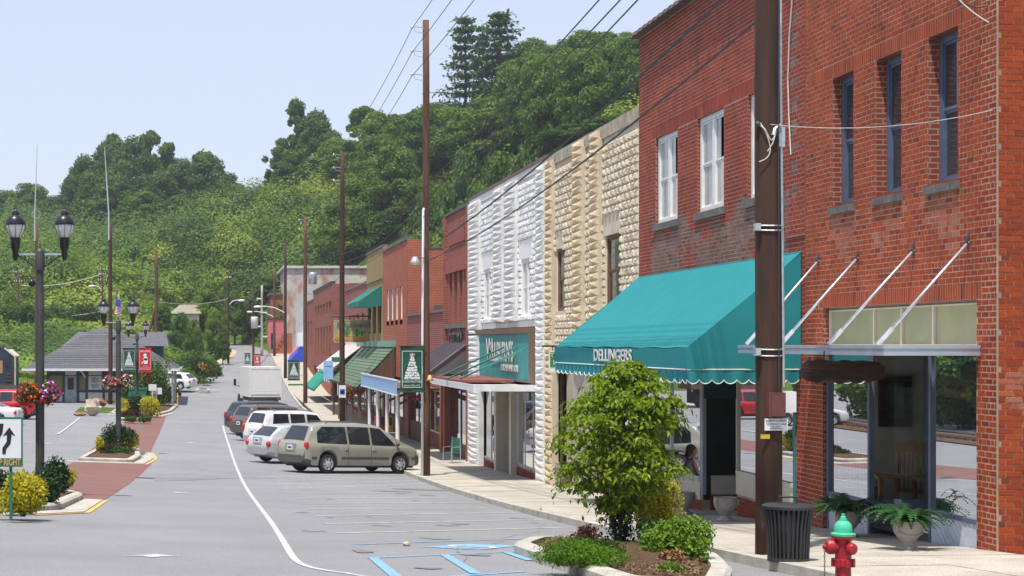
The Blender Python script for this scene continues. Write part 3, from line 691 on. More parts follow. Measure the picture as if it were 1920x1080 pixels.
# ------------------------------------------------------------------ A: corner brick building with the flat metal canopy
X = 9.9; A0, A1, AT = 21.52, 28.53, 9.9
ho = [(22.69, 23.64, 4.84, 6.9), (24.56, 25.5, 4.84, 6.9), (26.4, 27.3, 4.84, 6.9), (22.14, 27.72, -.9, 3.24)]
A = thing('corner_building', 'orange red brick corner building with three slate blue upper windows and a flat metal canopy', 'building', (X, A0, P(25)), group='shops along the street')
holes_wall(MB(), 'x', X, A0, A1, -1, AT, ho, .24).build('mortar_bed', [mortar, jamb_brick], A)
b = MB(); b.poly([(X, A0 + .006, -1), (X + 14, A0 + .006, -1), (X + 14, A0 + .006, AT), (X, A0 + .006, AT)]); b.poly([(X + 14, A0, -1), (X + 14, A1, -1), (X + 14, A1, AT), (X + 14, A0, AT)]); b.build('side_mortar_bed', mat('shaded_mortar', (.34, .24, .18), .95, var=.25, vs=2), A)  # side wall mortar coloured darker, standing in for shadow under the brick edges
MB().box(X + .3, X + 13.9, A0 + .1, A1 - .02, AT - .5, AT - .4).build('roof', dark_trim, A); MB().box(X - .05, X + 14, A0 - .05, A1, AT, AT + .1).build('coping', terracotta_tile, A)
bands = [(22.0, 28.4, 6.9, 7.13), (22.0, 27.9, 3.24, 3.47)]
re = rows(A0 + .05, A1, -.9, AT - .02, ho + bands, seed=2, j=.0125)
for u0, u1, z0, z1 in bands: re += soldiers(u0, u1, z0, z1)
def a_mat(u, z):
    for h in ho[:3]:
        q = random.Random(int(u * 997) * 7919 + int(z * 991)).random()
        if q > .22 and h[0] - .12 + .06 * math.sin(z * 9) < u < h[1] + .16 + .08 * math.sin(z * 7) and h[2] - .75 - .25 * math.sin(u * 5) < z < h[2] - .1: return 1
    return 0
masonry(A, 'x', X, re, [brick_a, brick_haze], a_mat, 190, avoid=lambda x, y, z: z < 3 and y > 22.2)
rs = rows(X - .0, X + 13.9, -.9, AT - .02, [], course=.0782, seed=5, off=.09, j=.009)
masonry(A, 'y', A0, rs, [brick_a, brick_haze], lambda u, z: 1 if 0 < u - X - .05 < .8 and abs(abs(z - 2.05) - .32 * (u - X - .05) / .4) < .12 else 0, n_ind=110, proud=.005)
for h in ho[:3]:
    sash_window(A, X + .16, h[0], h[1], h[2], h[3], slate_trim, glass_up, t=.09)
    for a, e, z0, z1 in soldiers(h[0] - .07, h[1] + .07, h[2] - .12, h[2], .11): MB().box(X - .05, X + .16, a, e, z0, z1).build('sill_brick', grey_sill, A)
# shop front
G0 = P(25) - .5
room(A, X + .06, X + 7, 22.0, 27.8, -.1, 3.2)
fr = thing  # (frames are parts of the building)
b = rect_frame(MB(), X + .10, X + .18, 22.14, 27.72, 2.6, 3.24, .06)
for yv in (fy(1625), fy(1676), fy(1735)): b.box(X + .102, X + .178, yv - .025, yv + .025, 2.66, 3.18)
tr = b.build('transom_frame', cream_trim, A)
ys = [22.2, fy(1735), fy(1676), fy(1625), 27.66]
for i in range(4): pane_x(tr, X + .14, ys[i] + .03, ys[i + 1] - .03, 2.66, 3.18, frost, 'frosted_pane')
for ya, yb, y0, y1, zs in ((22.17, 23.72, 22.2, 23.69, .36), (25.93, 27.66, 25.96, 27.62, .28)):
    b = MB(); b.box(X + .05, X + .14, y0, y1, zs - .06, zs); b.box(X + .05, X + .13, y0, y1, 2.52, 2.6)
    for yv in (ya, yb): b.box(X + .05, X + .13, yv - .035, yv + .035, -.9, 2.6)
    b.build('shop_front_frame', slate_trim, A)
pane_x(A, X + .09, 22.2, 23.69, .36, 2.52); pane_x(A, X + .09, 25.96, 27.62, .28, 2.52)
b = MB(); b.box(X + .14, X + .95, 25.9, 25.97, .22, .3); b.box(X + .14, X + .95, 25.9, 25.97, 2.5, 2.6); b.box(X + .93, X + 1.0, 25.88, 25.99, -.6, 2.6); b.build('entrance_frame', slate_trim, A)
pane_y(A, 25.93, X + .14, X + .93, .3, 2.5); MB().box(X + .13, X + .93, 25.9, 25.96, -.7, .22).build('bulkhead_panel', slate_trim, A)
pane_y(A, 23.72, X + .14, X + .93, .36, 2.5)
d_ = rect_frame(MB(), X + .95, X + 1.0, 23.8, 25.85, -.5, 2.55, .1, .25).build('door', slate_trim, A); pane_x(d_, X + .98, 23.9, 25.75, -.25, 2.45, glass, 'door_glass')
MB().box(X + 1.0, X + 1.06, 24.9, 24.95, .6, .9).build('handle', steel, d_)
MB().poly([(X, 23.7, Gs(X, 23.7) + .006), (X + 1, 23.7, Gs(X, 23.7) + .006), (X + 1, 25.95, Gs(X, 25.95) + .006), (X, 25.95, Gs(X, 25.95) + .006)]).build('entrance_floor', concrete, A)
white_board = mat('white_board', (.56, .60, .70), .6, var=.08, vs=4, isl=.05)
for y0, y1, zt in ((22.2, 23.7, .30), (25.97, 27.64, .22)):
    k = y0 - .55                                # slanting boards, clipped to the panel
    MB().box(X + .08, X + .1, y0, y1, -.8, zt).build('bulkhead_panel', white_board, A)
    while k < y1:
        lo = Gs(X, y0) - .1; p = []; dx = .45
        for (a, z) in ((k, lo), (k + .135, lo), (k + .135 + dx, zt), (k + dx, zt)): p.append([a, z])
        def clip(P_, f, keep):
            o = []
            for i in range(len(P_)):
                a, e = P_[i - 1], P_[i]; ia, ie = keep(a[0]), keep(e[0])
                if ia != ie: t = (f - a[0]) / (e[0] - a[0]); o.append([f, a[1] + t * (e[1] - a[1])])
                if ie: o.append(e)
            return o
        p = clip(clip(p, y0, lambda v: v >= y0), y1, lambda v: v <= y1)
        if len(p) > 2: MB().prism([(X + .062, a, z) for a, z in p], (.018, 0, 0)).build('board', white_board, A)
        k += .15
# canopy
cz0, cz1, cx0 = 2.51, 2.645, 8.64
cp = MB().box(cx0 + .03, X - .02, 22.03, 28.07, cz0 + .04, cz1 - .03).build('canopy', white_metal, A)
for k, (z0, z1, d) in enumerate(((cz0, cz0 + .05, 0), (cz0 + .05, cz0 + .09, .012), (cz0 + .09, cz1, -.004))):
    b = MB(); b.box(cx0 + d, cx0 + .05 + d, 22.0 + d, 28.1, z0, z1); b.box(cx0 + .05 + d, X - .01, 22.0 + d, 22.05 + d, z0, z1); b.build('fascia_band', alu, cp)
for (py_, z1, yb) in ((27.9, 4.03, 28.05), (26.2, 3.99, 26.35), (24.1, 3.99, 24.3), (22.36, 4.0, 22.5)):
    s_ = MB().tube([(X, py_, z1), (cx0 + .12, yb, cz1 + .01)], .021, 8).build('canopy_strut', steel, A, True)
    MB().tube([(X + .01, py_, z1 + .12), (X - .03, py_, z1), (X + .01, py_, z1 - .1)], .022, 6).build('wall_bracket', letter_black, s_)
    MB().tube([(cx0 + .12, yb, cz1 + .01), (cx0 + .30, yb - .03, cz1 + .22)], .031, 8).build('strut_sleeve', steel, s_)

# ------------------------------------------------------------------ B: deep red brick building with the teal awning
B0, B1, BT = 28.545, 39.7, 9.78
hb = [(36.4, 38.2, 5.33, 7.26), (33.1, 34.9, 5.33, 7.26), (29.8, 31.6, 5.33, 7.26), (29.0, 39.3, -2, 2.9)]
B = thing('brick_shop', 'deep red brick building with white framed upper windows and a wide teal awning', 'building', (X, B0, P(34)), group='shops along the street')
holes_wall(MB(), 'x', X, B0, B1, -2, BT, hb, .22).build('mortar_bed', [mortar, jamb_brick], B)
b = MB()
for yv in (B0 + .02, B1 - .01): b.poly([(X, yv, -2), (X + 22, yv, -2), (X + 22, yv, BT), (X, yv, BT)])
b.build('side_wall', jamb_brick, B); MB().box(X + .3, X + 22, B0 + .03, B1 - .03, BT - .6, BT - .5).build('roof', dark_trim, B)
bb = [(29.7, 38.5, 7.26, 7.5)]; re = rows(B0, B1, -1.2, BT - .05, hb + bb, course=.0775, seed=8, j=.0125)
for q in bb: re += soldiers(*q)
def b_mat(u, z):
    q = random.Random(int(u * 997) * 7919 + int(z * 991)).random()
    if 4.1 < z < 5.2 + .25 * math.sin(u * 3) and 29.4 < u < 38.6 and math.sin(u * 1.3 + z * 2) + .6 * math.sin(u * 3.1 - z * 4) + (q - .5) * 1.5 > -.9: return 1
    if 28.9 < u < 29.25 and 5 < z < 8.4 and math.sin(z * 17) > -.2: return 1
    return 0
masonry(B, 'x', X, re, [brick_b, brick_soot], b_mat, 0)
for h in hb[:3]:
    w = sash_window(B, X + .06, h[0], h[1], h[2], h[3], white_trim, glass_pale, n=2, t=.10)
    MB().box(X - .05, X + .1, h[0] - .12, h[1] + .12, h[2] - .15, h[2] - .005).build('sill', grey_sill, w)
    MB().box(X + .10, X + .11, h[0] + .1, h[0] + .5, h[2] + .1, h[3] - .1).build('curtain', cream_trim, w)
yv = B0
while yv < B1 - .05:
    e = min(yv + .43, B1); MB().prism([(X + .33 * math.cos(a) - .02 + .12, yv + .012, BT - .05 + .14 * math.sin(a) + .03) for a in np.linspace(0, pi, 7)], (0, e - yv - .024, 0)).build('coping_tile', terracotta_tile, B)
    MB().prism([(X + .37 * math.cos(a) - .02 + .12, e - .07, BT - .05 + .17 * math.sin(a) + .03) for a in np.linspace(0, pi, 7)], (0, .09, 0)).build('coping_tile', terracotta_tile, B); yv = e
MB().tube([(X - .02, 29.12, 9.7), (X - .025, 29.1, 8.6), (X - .03, 29.25, 7.9), (X - .02, 29.35, 7.2), (X - .02, 29.3, 6.6), (X - .02, 29.2, 5.9)], .012, 5).build('loose_cable', letter_pale, B)
b = MB(); b.box(X - .035, X, B0, B0 + .95, 4.47, 4.53); b.build('drip_mould', jamb_brick, B)
# shop front of B: recessed entrance between two display windows
zg = lambda y: Gs(X, y)
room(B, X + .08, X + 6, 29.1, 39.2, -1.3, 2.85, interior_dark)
for nm, y0, y1 in (('near', 29.05, 32.3), ('far', 34.7, 39.25)):
    zb_ = zg(y1) - .3; z1 = zg((y0 + y1) / 2) + .33; z2 = z1 + .42
    holes = []; rr = rows(y0, y1, zb_, z1, [], course=.075, seed=11); MB().box(X + .015, X + .2, y0, y1, zb_, z1).build('plinth_mortar', mortar, B); masonry(B, 'x', X + .0, rr, [brick_b], mass='plinth_brickwork')
    MB().box(X - .01, X + .06, y0, y1, z1, z2).build('cream_panel', cream_trim, B)
    b = MB(); n = 2
    for i in range(n + 1): yy = y0 + (y1 - y0) * i / n; b.box(X, X + .07, max(y0, yy - .035), min(y1, yy + .035), z2, 2.9)
    b.box(X - .03, X + .08, y0 + .04, y1 - .04, z2 - .04, z2 + .03); f = b.build('display_frame', alu if nm == 'far' else cream_trim, B)
    for i in range(n): pane_x(f, X + .035, y0 + (y1 - y0) * i / n + .03, y0 + (y1 - y0) * (i + 1) / n - .03, z2 + .03, 2.88)
z1 = zg(34.7) + .33
MB().box(X + .22, X + 1.4, 34.66, 34.72, z1, z1 + .38).build('cream_panel', cream_trim, B); rr = rows(X + .2, X + 1.4, zg(34.7) - .2, z1, [], course=.075); masonry(B, 'y', 34.66, rr, [brick_b], mass='plinth_brickwork')
pane_y(B, 34.69, X + .08, X + 1.4, z1 + .38, 2.88); b = MB(); b.box(X + .02, X + .1, 34.62, 34.7, z1, 2.9); b.box(X + .72, X + .77, 34.66, 34.7, z1 + .38, 2.9); b.build('display_frame', alu, B)
MB().box(X + .05, X + 1.4, 34.60, 34.63, 1.55, 2.2).build('window_signboard', mat('dark_teal_board', (.012, .06, .06), .6), B)
d_ = rect_frame(MB(), X + 1.4, X + 1.46, 32.35, 34.65, zg(33) - .02, 2.6, .09, .2).build('door', dark_trim, B); pane_x(d_, X + 1.43, 32.4, 34.6, zg(33) + .2, 2.5, glass, 'door_glass')
MB().poly([(X, 32.3, zg(32.3) + .006), (X + 1.4, 32.3, zg(32.3) + .006), (X + 1.4, 34.7, zg(34.7) + .006), (X, 34.7, zg(34.7) + .006)]).build('entrance_floor', concrete, B)
pane_y(B, 32.3, X + .08, X + 1.4, .3, 2.88)
b = MB(); b.box(X - .02, X + .1, 28.98, 29.10, -1, 2.85); b.build('pilaster_trim', mat('teal_trim', (.015, .2, .19), .6), B)
# awning: slope, ends, front and scalloped valance, white piping, lettering
ax0, ay0, ay1, at_, af, al_, ab = 7.96, 28.70, 39.72, 4.2, 2.60, 2.23, 2.06
aw = thing('awning', None, None); aw.parent = B; aw.location = (0, 0, 0); ORG[aw.name] = ORG[B.name]
b = MB(); n = 22
for k in range(n + 1):
    yy = ay0 + (ay1 - ay0) * k / n
    for j in range(9):
        t = j / 8; sag = -.05 * math.sin(pi * t) * (0.55 + .45 * abs(math.sin(pi * k / n * 4))) - .02 * math.sin(pi * t) ; b.v.append((X - .02 + (ax0 - X + .02) * t, yy, at_ + (af - at_) * t + sag * .6 + (.012 * math.sin(k * 1.7) if j == 8 else 0)))
for k in range(n):
    for j in range(8): a = k * 9 + j; b.face((a, a + 1, a + 10, a + 9))
b.build('awning_slope', teal_cloth, aw, True)
for yv in (ay0, ay1): 
    b = MB(); nn = 14
    for j in range(nn): 
        t0, t1 = j / nn, (j + 1) / nn; xa, xb = X - .02 + (ax0 - X) * t0, X - .02 + (ax0 - X) * t1; wv = lambda x: .018 * math.sin(x * 6) * (1 if yv == ay0 else -1)
        b.poly([(xa, yv + wv(xa), al_), (xb, yv + wv(xb), al_), (xb, yv, at_ + (af - at_) * t1 - .02), (xa, yv, at_ + (af - at_) * t0 - .02)])
    b.build('awning_end', teal_cloth, aw, True)
b = MB(); n = 40
for k in range(n + 1):
    yy = ay0 + (ay1 - ay0) * k / n
    for z in (af - .005 + .012 * math.sin(k * .9), (af + al_) / 2, al_): b.v.append((ax0 + .006 * math.sin(k * 1.3 + z * 4), yy, z - .012 * math.sin(k / n * pi)))
for k in range(n):
    for j in range(2): a = k * 3 + j; b.face((a, a + 1, a + 4, a + 3))
b.build('awning_front', teal_cloth, aw, True)
def valance(p0, p1, wave):
    p0, p1 = Vector(p0), Vector(p1); L = (p1 - p0).length; m = int(round(L / .215)); k = 8; b = MB(); pip = []; nr = (p1 - p0).normalized().cross(Vector((0, 0, 1)))
    for i in range(m * k + 1):
        t = i / (m * k); q = p0.lerp(p1, t); off = nr * wave * math.sin(i / k * pi * 1.1); d = .17 + .065 * abs(math.sin(pi * i / k)) ** .7
        b.v += [tuple(q), tuple(q + off * .6 - Vector((0, 0, d * .5))), tuple(q + off - Vector((0, 0, d)))]; pip.append(q + off - Vector((0, 0, d + .004)))
    for i in range(m * k):
        for j in range(2): a = i * 3 + j; b.face((a, a + 1, a + 4, a + 3))
    b.build('valance', teal_cloth, aw, True); MB().tube(pip, .009, 5).build('piping', white_trim, aw); MB().tube([p0, p1], .011, 5).build('piping', white_trim, aw)
valance((ax0 - .004, ay0, al_), (ax0 - .004, ay1, al_), .025); valance((X - .05, ay0 - .004, al_), (ax0, ay0 - .004, al_), .02)
MB().tube([(X, ay0, at_ + .01), (X, ay1, at_ + .01)], .015, 5).build('head_rail', teal_cloth, aw)
yc = (fy(1113, ax0) + fy(1190, ax0)) / 2
text('DELLINGERS', aw, letter_pale, (ax0 - .03, yc, 2.42), .34, FACE_STREET, sx=1.72, bold=.006)

# ------------------------------------------------------------------ C tan and D white rock-faced stone buildings
def rock_front(root, y0, y1, zt, holes, plain, quoins, zq, bm, qm, jm, seed, individuals):
    holes_wall(MB(), 'x', X, y0, y1, -3, zt, holes, .24, .012).build('front_wall', [jm, bm], root)
    blocked = holes + plain + [(a, b_, zq, zt) for a, b_ in quoins]
    re = rows(y0, y1, 2.1 if bm is block_tan else 3.4, zt - .35, blocked, .20, .40, .018, 0, seed)
    masonry(root, 'x', X, re, [bm], n_ind=0, mass='stone_courses', bulge=.065)
    for a, b_, z0, z1 in plain: MB().box(X - .015, X + .05, a, b_, z0 + .004, z1 - .004).build('plain_stone', jm if bm is block_tan else bm, root)
    q = []
    zlow = lambda a, b_: zq if (a < y0 + .8 or b_ > y1 - .9) else (2.1 if bm is block_tan else 3.4)
    for a, b_ in quoins: q += [(a + .01, b_ - .01, z, z + .19) for z in np.arange(zlow(a, b_), zt - .25, .2)]
    masonry(root, 'x', X - .12, q, [qm], n_ind=individuals, name='quoin_block', mass='quoin_blocks', bulge=.048)
    b = MB()
    for a, b_ in quoins: b.box(X - .115, X + .06, a, b_, zlow(a, b_), zt - .25); 
    b.build('pilaster_core', jm, root)
C0, C1 = 39.71, 50.4
hc = [(41.45, 43.1, 3.6, 5.38), (47.9, 49.25, 3.6, 5.38), (40.2, 49.6, -3, 2.0)]
C = building('tan_stone_building', 'tan rock faced stone building between the red brick shop and the white stone shop', C0, C1, 8.16, joint_tan, hc, depth=20, facade=False, zb=-3)
qc = [(fy(1131), fy(1113)), (fy(1100), fy(1080)), (fy(1043), 50.38)]
rock_front(C, C0, C1, 8.16, hc, [(41.4, 43.3, 5.38, 5.95), (48.2, 49.2, 5.38, 5.9), (48.1, 49.3, 3.42, 3.6), (C0, C1, 2.0, 2.1)], qc, -2.2, block_tan, quoin_tan, joint_tan, 3, 150)
MB().box(X - .05, X + .3, C0, C1, 7.86, 8.18).build('coping', mat('worn_coping', (.48, .42, .33), .9, vs=3, c2=(.3, .26, .2)), C)
for h in hc[:2]: sash_window(C, X + .05, h[0], h[1], h[2], h[3], brown_trim, glass_up, t=.08)
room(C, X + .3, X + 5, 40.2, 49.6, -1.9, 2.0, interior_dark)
for y0, y1 in ((40.25, 42.4), (42.6, 44.6), (46.9, 49.5)):
    f = rect_frame(MB(), X + .12, X + .24, y0, y1, zg(y1), 1.98, .1, .55).build('shop_frame', brown_trim, C); pane_x(f, X + .18, y0 + .1, y1 - .1, zg(y1) + .55, 1.88)
MB().box(X - .04, X + .2, 44.6, 46.9, -2.2, 2.0).build('stone_pier', concrete, C); MB().box(X - .04, X + .1, 49.2, 50.0, -2.2, -.75).build('stone_plinth', concrete, C)
D0, D1 = 50.41, 65.7
hd = [(fy(996), fy(978), 3.53, 5.36), (fy(922), fy(908), 3.53, 5.36), (51.9, 65.2, -3.2, 3.2)]
D = building('white_stone_building', 'white painted rock faced stone building with a teal sign board above its canopy', D0, D1, 8.2, joint_white, hd, depth=20, facade=False, zb=-3.2)
qd = [(50.43, fy(1011)), (fy(973), fy(951)), (fy(948), fy(930)), (fy(904), 65.65)]
rock_front(D, D0, D1, 8.2, hd, [(52.8, 55.2, 5.36, 5.95), (60.2, 62.9, 5.36, 5.95), (51.9, 65.3, 3.2, 3.4)], qd, -2.4, block_white, quoin_white, joint_white, 4, 150)
MB().box(X - .05, X + .3, D0, D1, 7.9, 8.15).build('coping_course', block_white, D)
yv = D0
while yv < D1 - .1: e = min(yv + .5, D1 - .02); MB().box(X - .09, X + .35, yv + .01, e - .01, 8.15, 8.24 + random.uniform(0, .02)).build('coping_tile', terracotta_tile, D); yv = e
for h in hd[:2]: sash_window(D, X + .03, h[0], h[1], h[2], h[3], white_trim, glass_pale, n=2, t=.09)
# sign board
b = MB(); b.box(X - .16, X + .02, 51.85, 65.4, 3.0, 3.18); b.box(X - .158, X + .02, 51.85, 52.75, 1.45, 3.0); b.box(X - .158, X + .02, 65.25, 65.4, 1.45, 3.0); b.box(X - .15, X, 52.75, 65.25, 1.45, 1.5); sg = b.build('sign_frame', brown_trim, D)
MB().box(X - .10, X + .02, 52.75, 65.25, 1.5, 3.0).build('sign_board', teal_sign, sg)
yt = lambda px: fy(px, X - .1)
text('W', sg, letter_pale, (X - .135, yt(919), 2.42), 1.15, FACE_STREET, sx=1.15, bold=.012)
text('ELLBURN\'S', sg, letter_pale, (X - .135, (yt(925) + yt(958)) / 2, 2.36), .95, FACE_STREET, sx=1.05, bold=.012)
text('FOR MEN AND BOYS', sg, letter_pale, (X - .135, (yt(942) + yt(973)) / 2, 1.86), .30, FACE_STREET, sx=1.15, bold=.008)
cd = MB().box(7.94, X, 51.9, 61.7, 1.25, 1.36).build('canopy', white_metal, D)
b = MB(); b.box(7.9, 7.96, 51.85, 61.75, 1.22, 1.42); b.box(7.96, X - .02, 51.85, 51.9, 1.22, 1.42); b.build('canopy_fascia', white_metal, cd)
b = MB(); b.box(7.97, X - .2, 55, 61.6, 1.42, 1.50); b.build('canopy_rust_edge', mat('rust', (.22, .07, .05), .8), cd)
for p, q in (((X - .1, 57.2, 2.58), (8.0, 61.4, 1.42)), ((X - .1, 54.9, 2.58), (8.0, 59.0, 1.42)), ((X - .1, 52.7, 2.60), (8.0, 56.6, 1.42))):
    MB().tube([p, q], .03, 6).build('canopy_rod', mat('teal_rod', (.03, .28, .24), .5) if 'teal_rod' not in MATS else MATS['teal_rod'], D)
room(D, X + .5, X + 6, 51.9, 65.2, -2.5, 1.4, interior_dark)
MB().box(X + .2, X + .4, 51.9, 65.2, 1.42, 3.2).build('lintel_board', brown_trim, D)
for y0, y1 in ((51.95, 56.2), (59.6, 65.0)):
    zz = zg(y1) + .35
    rr = rows(y0, y1, zg(y1) - .2, zz, [], course=.08, seed=9); MB().box(X + .1, X + .3, y0, y1, zg(y1) - .3, zz).build('plinth_mortar', mortar, D); masonry(D, 'x', X + .085, rr, [brick_b], mass='plinth_brickwork')
    n = 3; b = rect_frame(MB(), X + .08, X + .14, y0, y1, zz, 1.24, .06)
    for i in range(1, n): yy = y0 + (y1 - y0) * i / n; b.box(X + .09, X + .13, yy - .02, yy + .02, zz + .06, 1.18)
    f = b.build('display_frame', alu, D)
    for i in range(n): pane_x(f, X + .11, y0 + (y1 - y0) * i / n + .02, y0 + (y1 - y0) * (i + 1) / n - .02, zz + .05, 1.2, MATS.get('mirror_glass') or glassmat('mirror_glass', (.35, .38, .38), .38))
for a, e in ((56.2, 56.6), (59.2, 59.6)): MB().box(X - .1, X + .5, a, e, -2.4, 1.24).build('stone_pier', cream_trim, D)
MB().box(X + .5, X + 1.6, 59.3, 59.55, -2.3, 1.24).build('entrance_cheek', concrete, D)
# ------------------------------------------------------------------ the shops further down the street
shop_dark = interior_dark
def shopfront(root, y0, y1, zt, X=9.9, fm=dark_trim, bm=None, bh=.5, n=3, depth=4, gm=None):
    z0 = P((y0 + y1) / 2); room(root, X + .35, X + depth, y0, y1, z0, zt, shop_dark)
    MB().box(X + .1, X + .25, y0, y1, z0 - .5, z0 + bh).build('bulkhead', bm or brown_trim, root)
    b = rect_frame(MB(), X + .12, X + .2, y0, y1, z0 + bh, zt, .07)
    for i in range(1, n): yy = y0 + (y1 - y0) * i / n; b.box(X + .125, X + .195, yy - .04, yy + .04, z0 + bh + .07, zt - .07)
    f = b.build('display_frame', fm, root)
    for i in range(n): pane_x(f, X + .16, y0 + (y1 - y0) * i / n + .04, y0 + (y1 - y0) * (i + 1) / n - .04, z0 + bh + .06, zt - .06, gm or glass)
# E: narrow dark red brick with metal awning
E0, E1 = 65.71, 72.7
he = [(66.4 + i * 1.45, 67.25 + i * 1.45, 3.5, 5.6) for i in range(4)] + [(66.2, 72.2, -3, 1.9)]
E = building('narrow_brick_building', 'narrow dark red brick building with tall slit windows and a sloping metal awning', E0, E1, 8.04, brick_far2, he, cop=dark_trim)
MB().box(9.82, 9.92, 66.1, 72.3, 5.6, 6.15).build('lintel_band', mat('red_lintel', (.30, .07, .05), .8), E); MB().box(9.8, 9.95, 66, 72.4, 3.3, 3.5).build('sill_band', grey_sill, E)
MB().box(9.85, 9.92, 67, 71.5, 6.75, 7.3).build('name_panel', mat('red_panel', (.27, .065, .05), .85), E)
for h in he[:4]: sash_window(E, 10.06, *h, white_trim, glass_up, t=.08)
shopfront(E, 66.2, 72.2, 1.9, n=2, bm=brown_trim)
b = MB(); k = 0; yv = 66.0
while yv < 72.4:
    MB().prism([(9.9, yv, 2.75), (8.3, yv, 1.55), (8.3, yv, 1.50), (9.9, yv, 2.70)], (0, .39, 0)).build('awning_sheet', seam_metal, E); MB().prism([(9.9, yv + .39, 2.80), (8.28, yv + .39, 1.6), (8.28, yv + .39, 1.5), (9.9, yv + .39, 2.7)], (0, .05, 0)).build('awning_seam', seam_metal, E); yv += .44
MB().tube([(8.3, 66.0, 1.5), (8.3, 72.4, 1.5)], .05, 6).build('awning_beam', brown_trim, E); MB().poly([(9.88, 66.05, 2.7), (8.3, 66.05, 1.5), (9.88, 66.05, 1.5)]).build('awning_cheek', shop_dark, E)
sgn = thing('lettering_board', None, None); sgn.parent = E; sgn.location = (0, 0, 0); ORG[sgn.name] = ORG[E.name]
text('Family', sgn, letter_black, (9.82, 69.3, 3.0), .8, FACE_STREET, .02, sx=1.9, shear=.2)
for (y0, y1) in ((65.72, 66.15), (72.25, 72.7)): MB().box(9.78, 9.95, y0, y1, -3, 8.02).build('pier', brick_far2, E)
# F: low single storey brick
F0, F1 = 72.71, 87.3
F = building('low_brick_shop', 'low single storey striped brick shop with a row of clay coping tiles', F0, F1, 4.05, brick_far4, [(73.4, 79.3, -3, .6), (80.2, 86.6, -3, .6)], depth=18)
shopfront(F, 73.4, 79.3, .6, n=3, fm=cream_trim, bm=brick_far2, bh=.7); shopfront(F, 80.2, 86.6, .6, n=4, fm=brown_trim, bm=barn_wood, bh=.9)
yv = F0
while yv < F1 - .2: e = min(yv + .6, F1); MB().box(9.82, 10.25, yv + .02, e - .02, 4.05, 4.17).build('coping_tile', terracotta_tile, F); yv = e
for yv, w in ((79.4, .75), (73.0, .6)):
    MB().box(9.75, 10.0, yv, yv + w, -3, 1.25).build('pier', brick_far, F)
cn = MB().box(8.0, 9.86, 74.6, 91.9, .62, .72).build('canopy', brown_trim, F); b = MB(); b.box(7.95, 8.02, 74.5, 92.0, .45, 1.04); b.build('canopy_fascia', sign_blue, cn); b = MB(); b.box(7.93, 8.05, 74.48, 92.02, 1.04, 1.10); b.box(8.05, 9.86, 74.48, 74.54, .98, 1.06); b.box(7.93, 8.05, 74.48, 92.02, .40, .45); b.build('fascia_trim', white_trim, cn)
for yy in (75.5, 80, 84.5, 89): 
    MB().tube([(8.15, yy, .62), (8.15, yy, P(yy) + .05)], .09, 8).build('canopy_post', white_metal, F); MB().tube([(8.2, yy, .0), (9.7, yy, .6)], .06, 6).build('canopy_brace', barn_wood, F)
# G: tall red brick, side wall towards the camera
G0_, G1 = 87.32, 99.6
hg = [(89.4 + i * 2.3, 90.5 + i * 2.3, 3.95, 5.7) for i in range(4)] + [(88, 99, -3, .9)]
G = building('tall_red_brick_building', 'bright red brick building with four slim white upper windows and a green shingled porch roof', G0_, G1, 8.0, brick_far, hg, depth=.9, cop=grey_sill, zb=-3)
b = MB(); b.poly([(10.8, G0_, -3), (24, G0_, -3), (24, G0_, 7.55), (10.8, G0_, 7.55)]); b.poly([(24, G0_, -3), (24, G1, -3), (24, G1, 7.55), (24, G0_, 7.55)]); b.build('rear_wall', brick_far, G); MB().box(10.8, 24, G0_ - .03, G1, 7.55, 7.66).build('rear_coping', grey_sill, G)
b = MB(); b.box(11.3, 14.2, G0_ - .04, G0_ + .02, 4.2, 4.65); b.build('side_window', shop_dark, G)
for h in hg[:4]: sash_window(G, 9.96, *h, white_trim, glass_pale, t=.12, sill=.25, sm=grey_sill)
shopfront(G, 88, 99, .9, n=5, fm=barn_wood, bm=barn_wood, bh=.9)
# green shingled pent roof along G and H, laid in courses
GR = thing('pent_roof', None, None); GR.parent = G; GR.location = (0, 0, 0); ORG[GR.name] = ORG[G.name]
rz1, rz0, rx1, rx0 = 2.55, .28, 9.88, 7.75
nc = 14
for i in range(nc):
    t0, t1 = i / nc, (i + 1) / nc; xa, xb = rx1 + (rx0 - rx1) * t0, rx1 + (rx0 - rx1) * t1; za, zb_ = rz1 + (rz0 - rz1) * t0, rz1 + (rz0 - rz1) * t1
    MB().prism([(xa, 92.6, za), (xb, 92.6, zb_ + .05), (xb, 92.6, zb_), (xa, 92.6, za - .06)], (0, 23, 0)).build('shingle_course', green_shingle, GR)
MB().box(9.7, 9.92, 92.6, 115.6, 2.5, 2.85).build('ridge_flashing', mat('copper_flashing', (.20, .36, .27), .6), GR)
MB().poly([(9.85, 92.62, 2.45), (7.85, 92.62, .26), (9.85, 92.62, .26)]).build('gable_boards', barn_wood, GR); MB().box(7.8, 9.88, 92.65, 115.5, .18, .24).build('soffit', barn_wood, GR)
for yy in (93, 98, 103, 108, 113): MB().box(7.9, 8.06, yy, yy + .16, P(yy), .2).build('porch_post', barn_wood, GR)
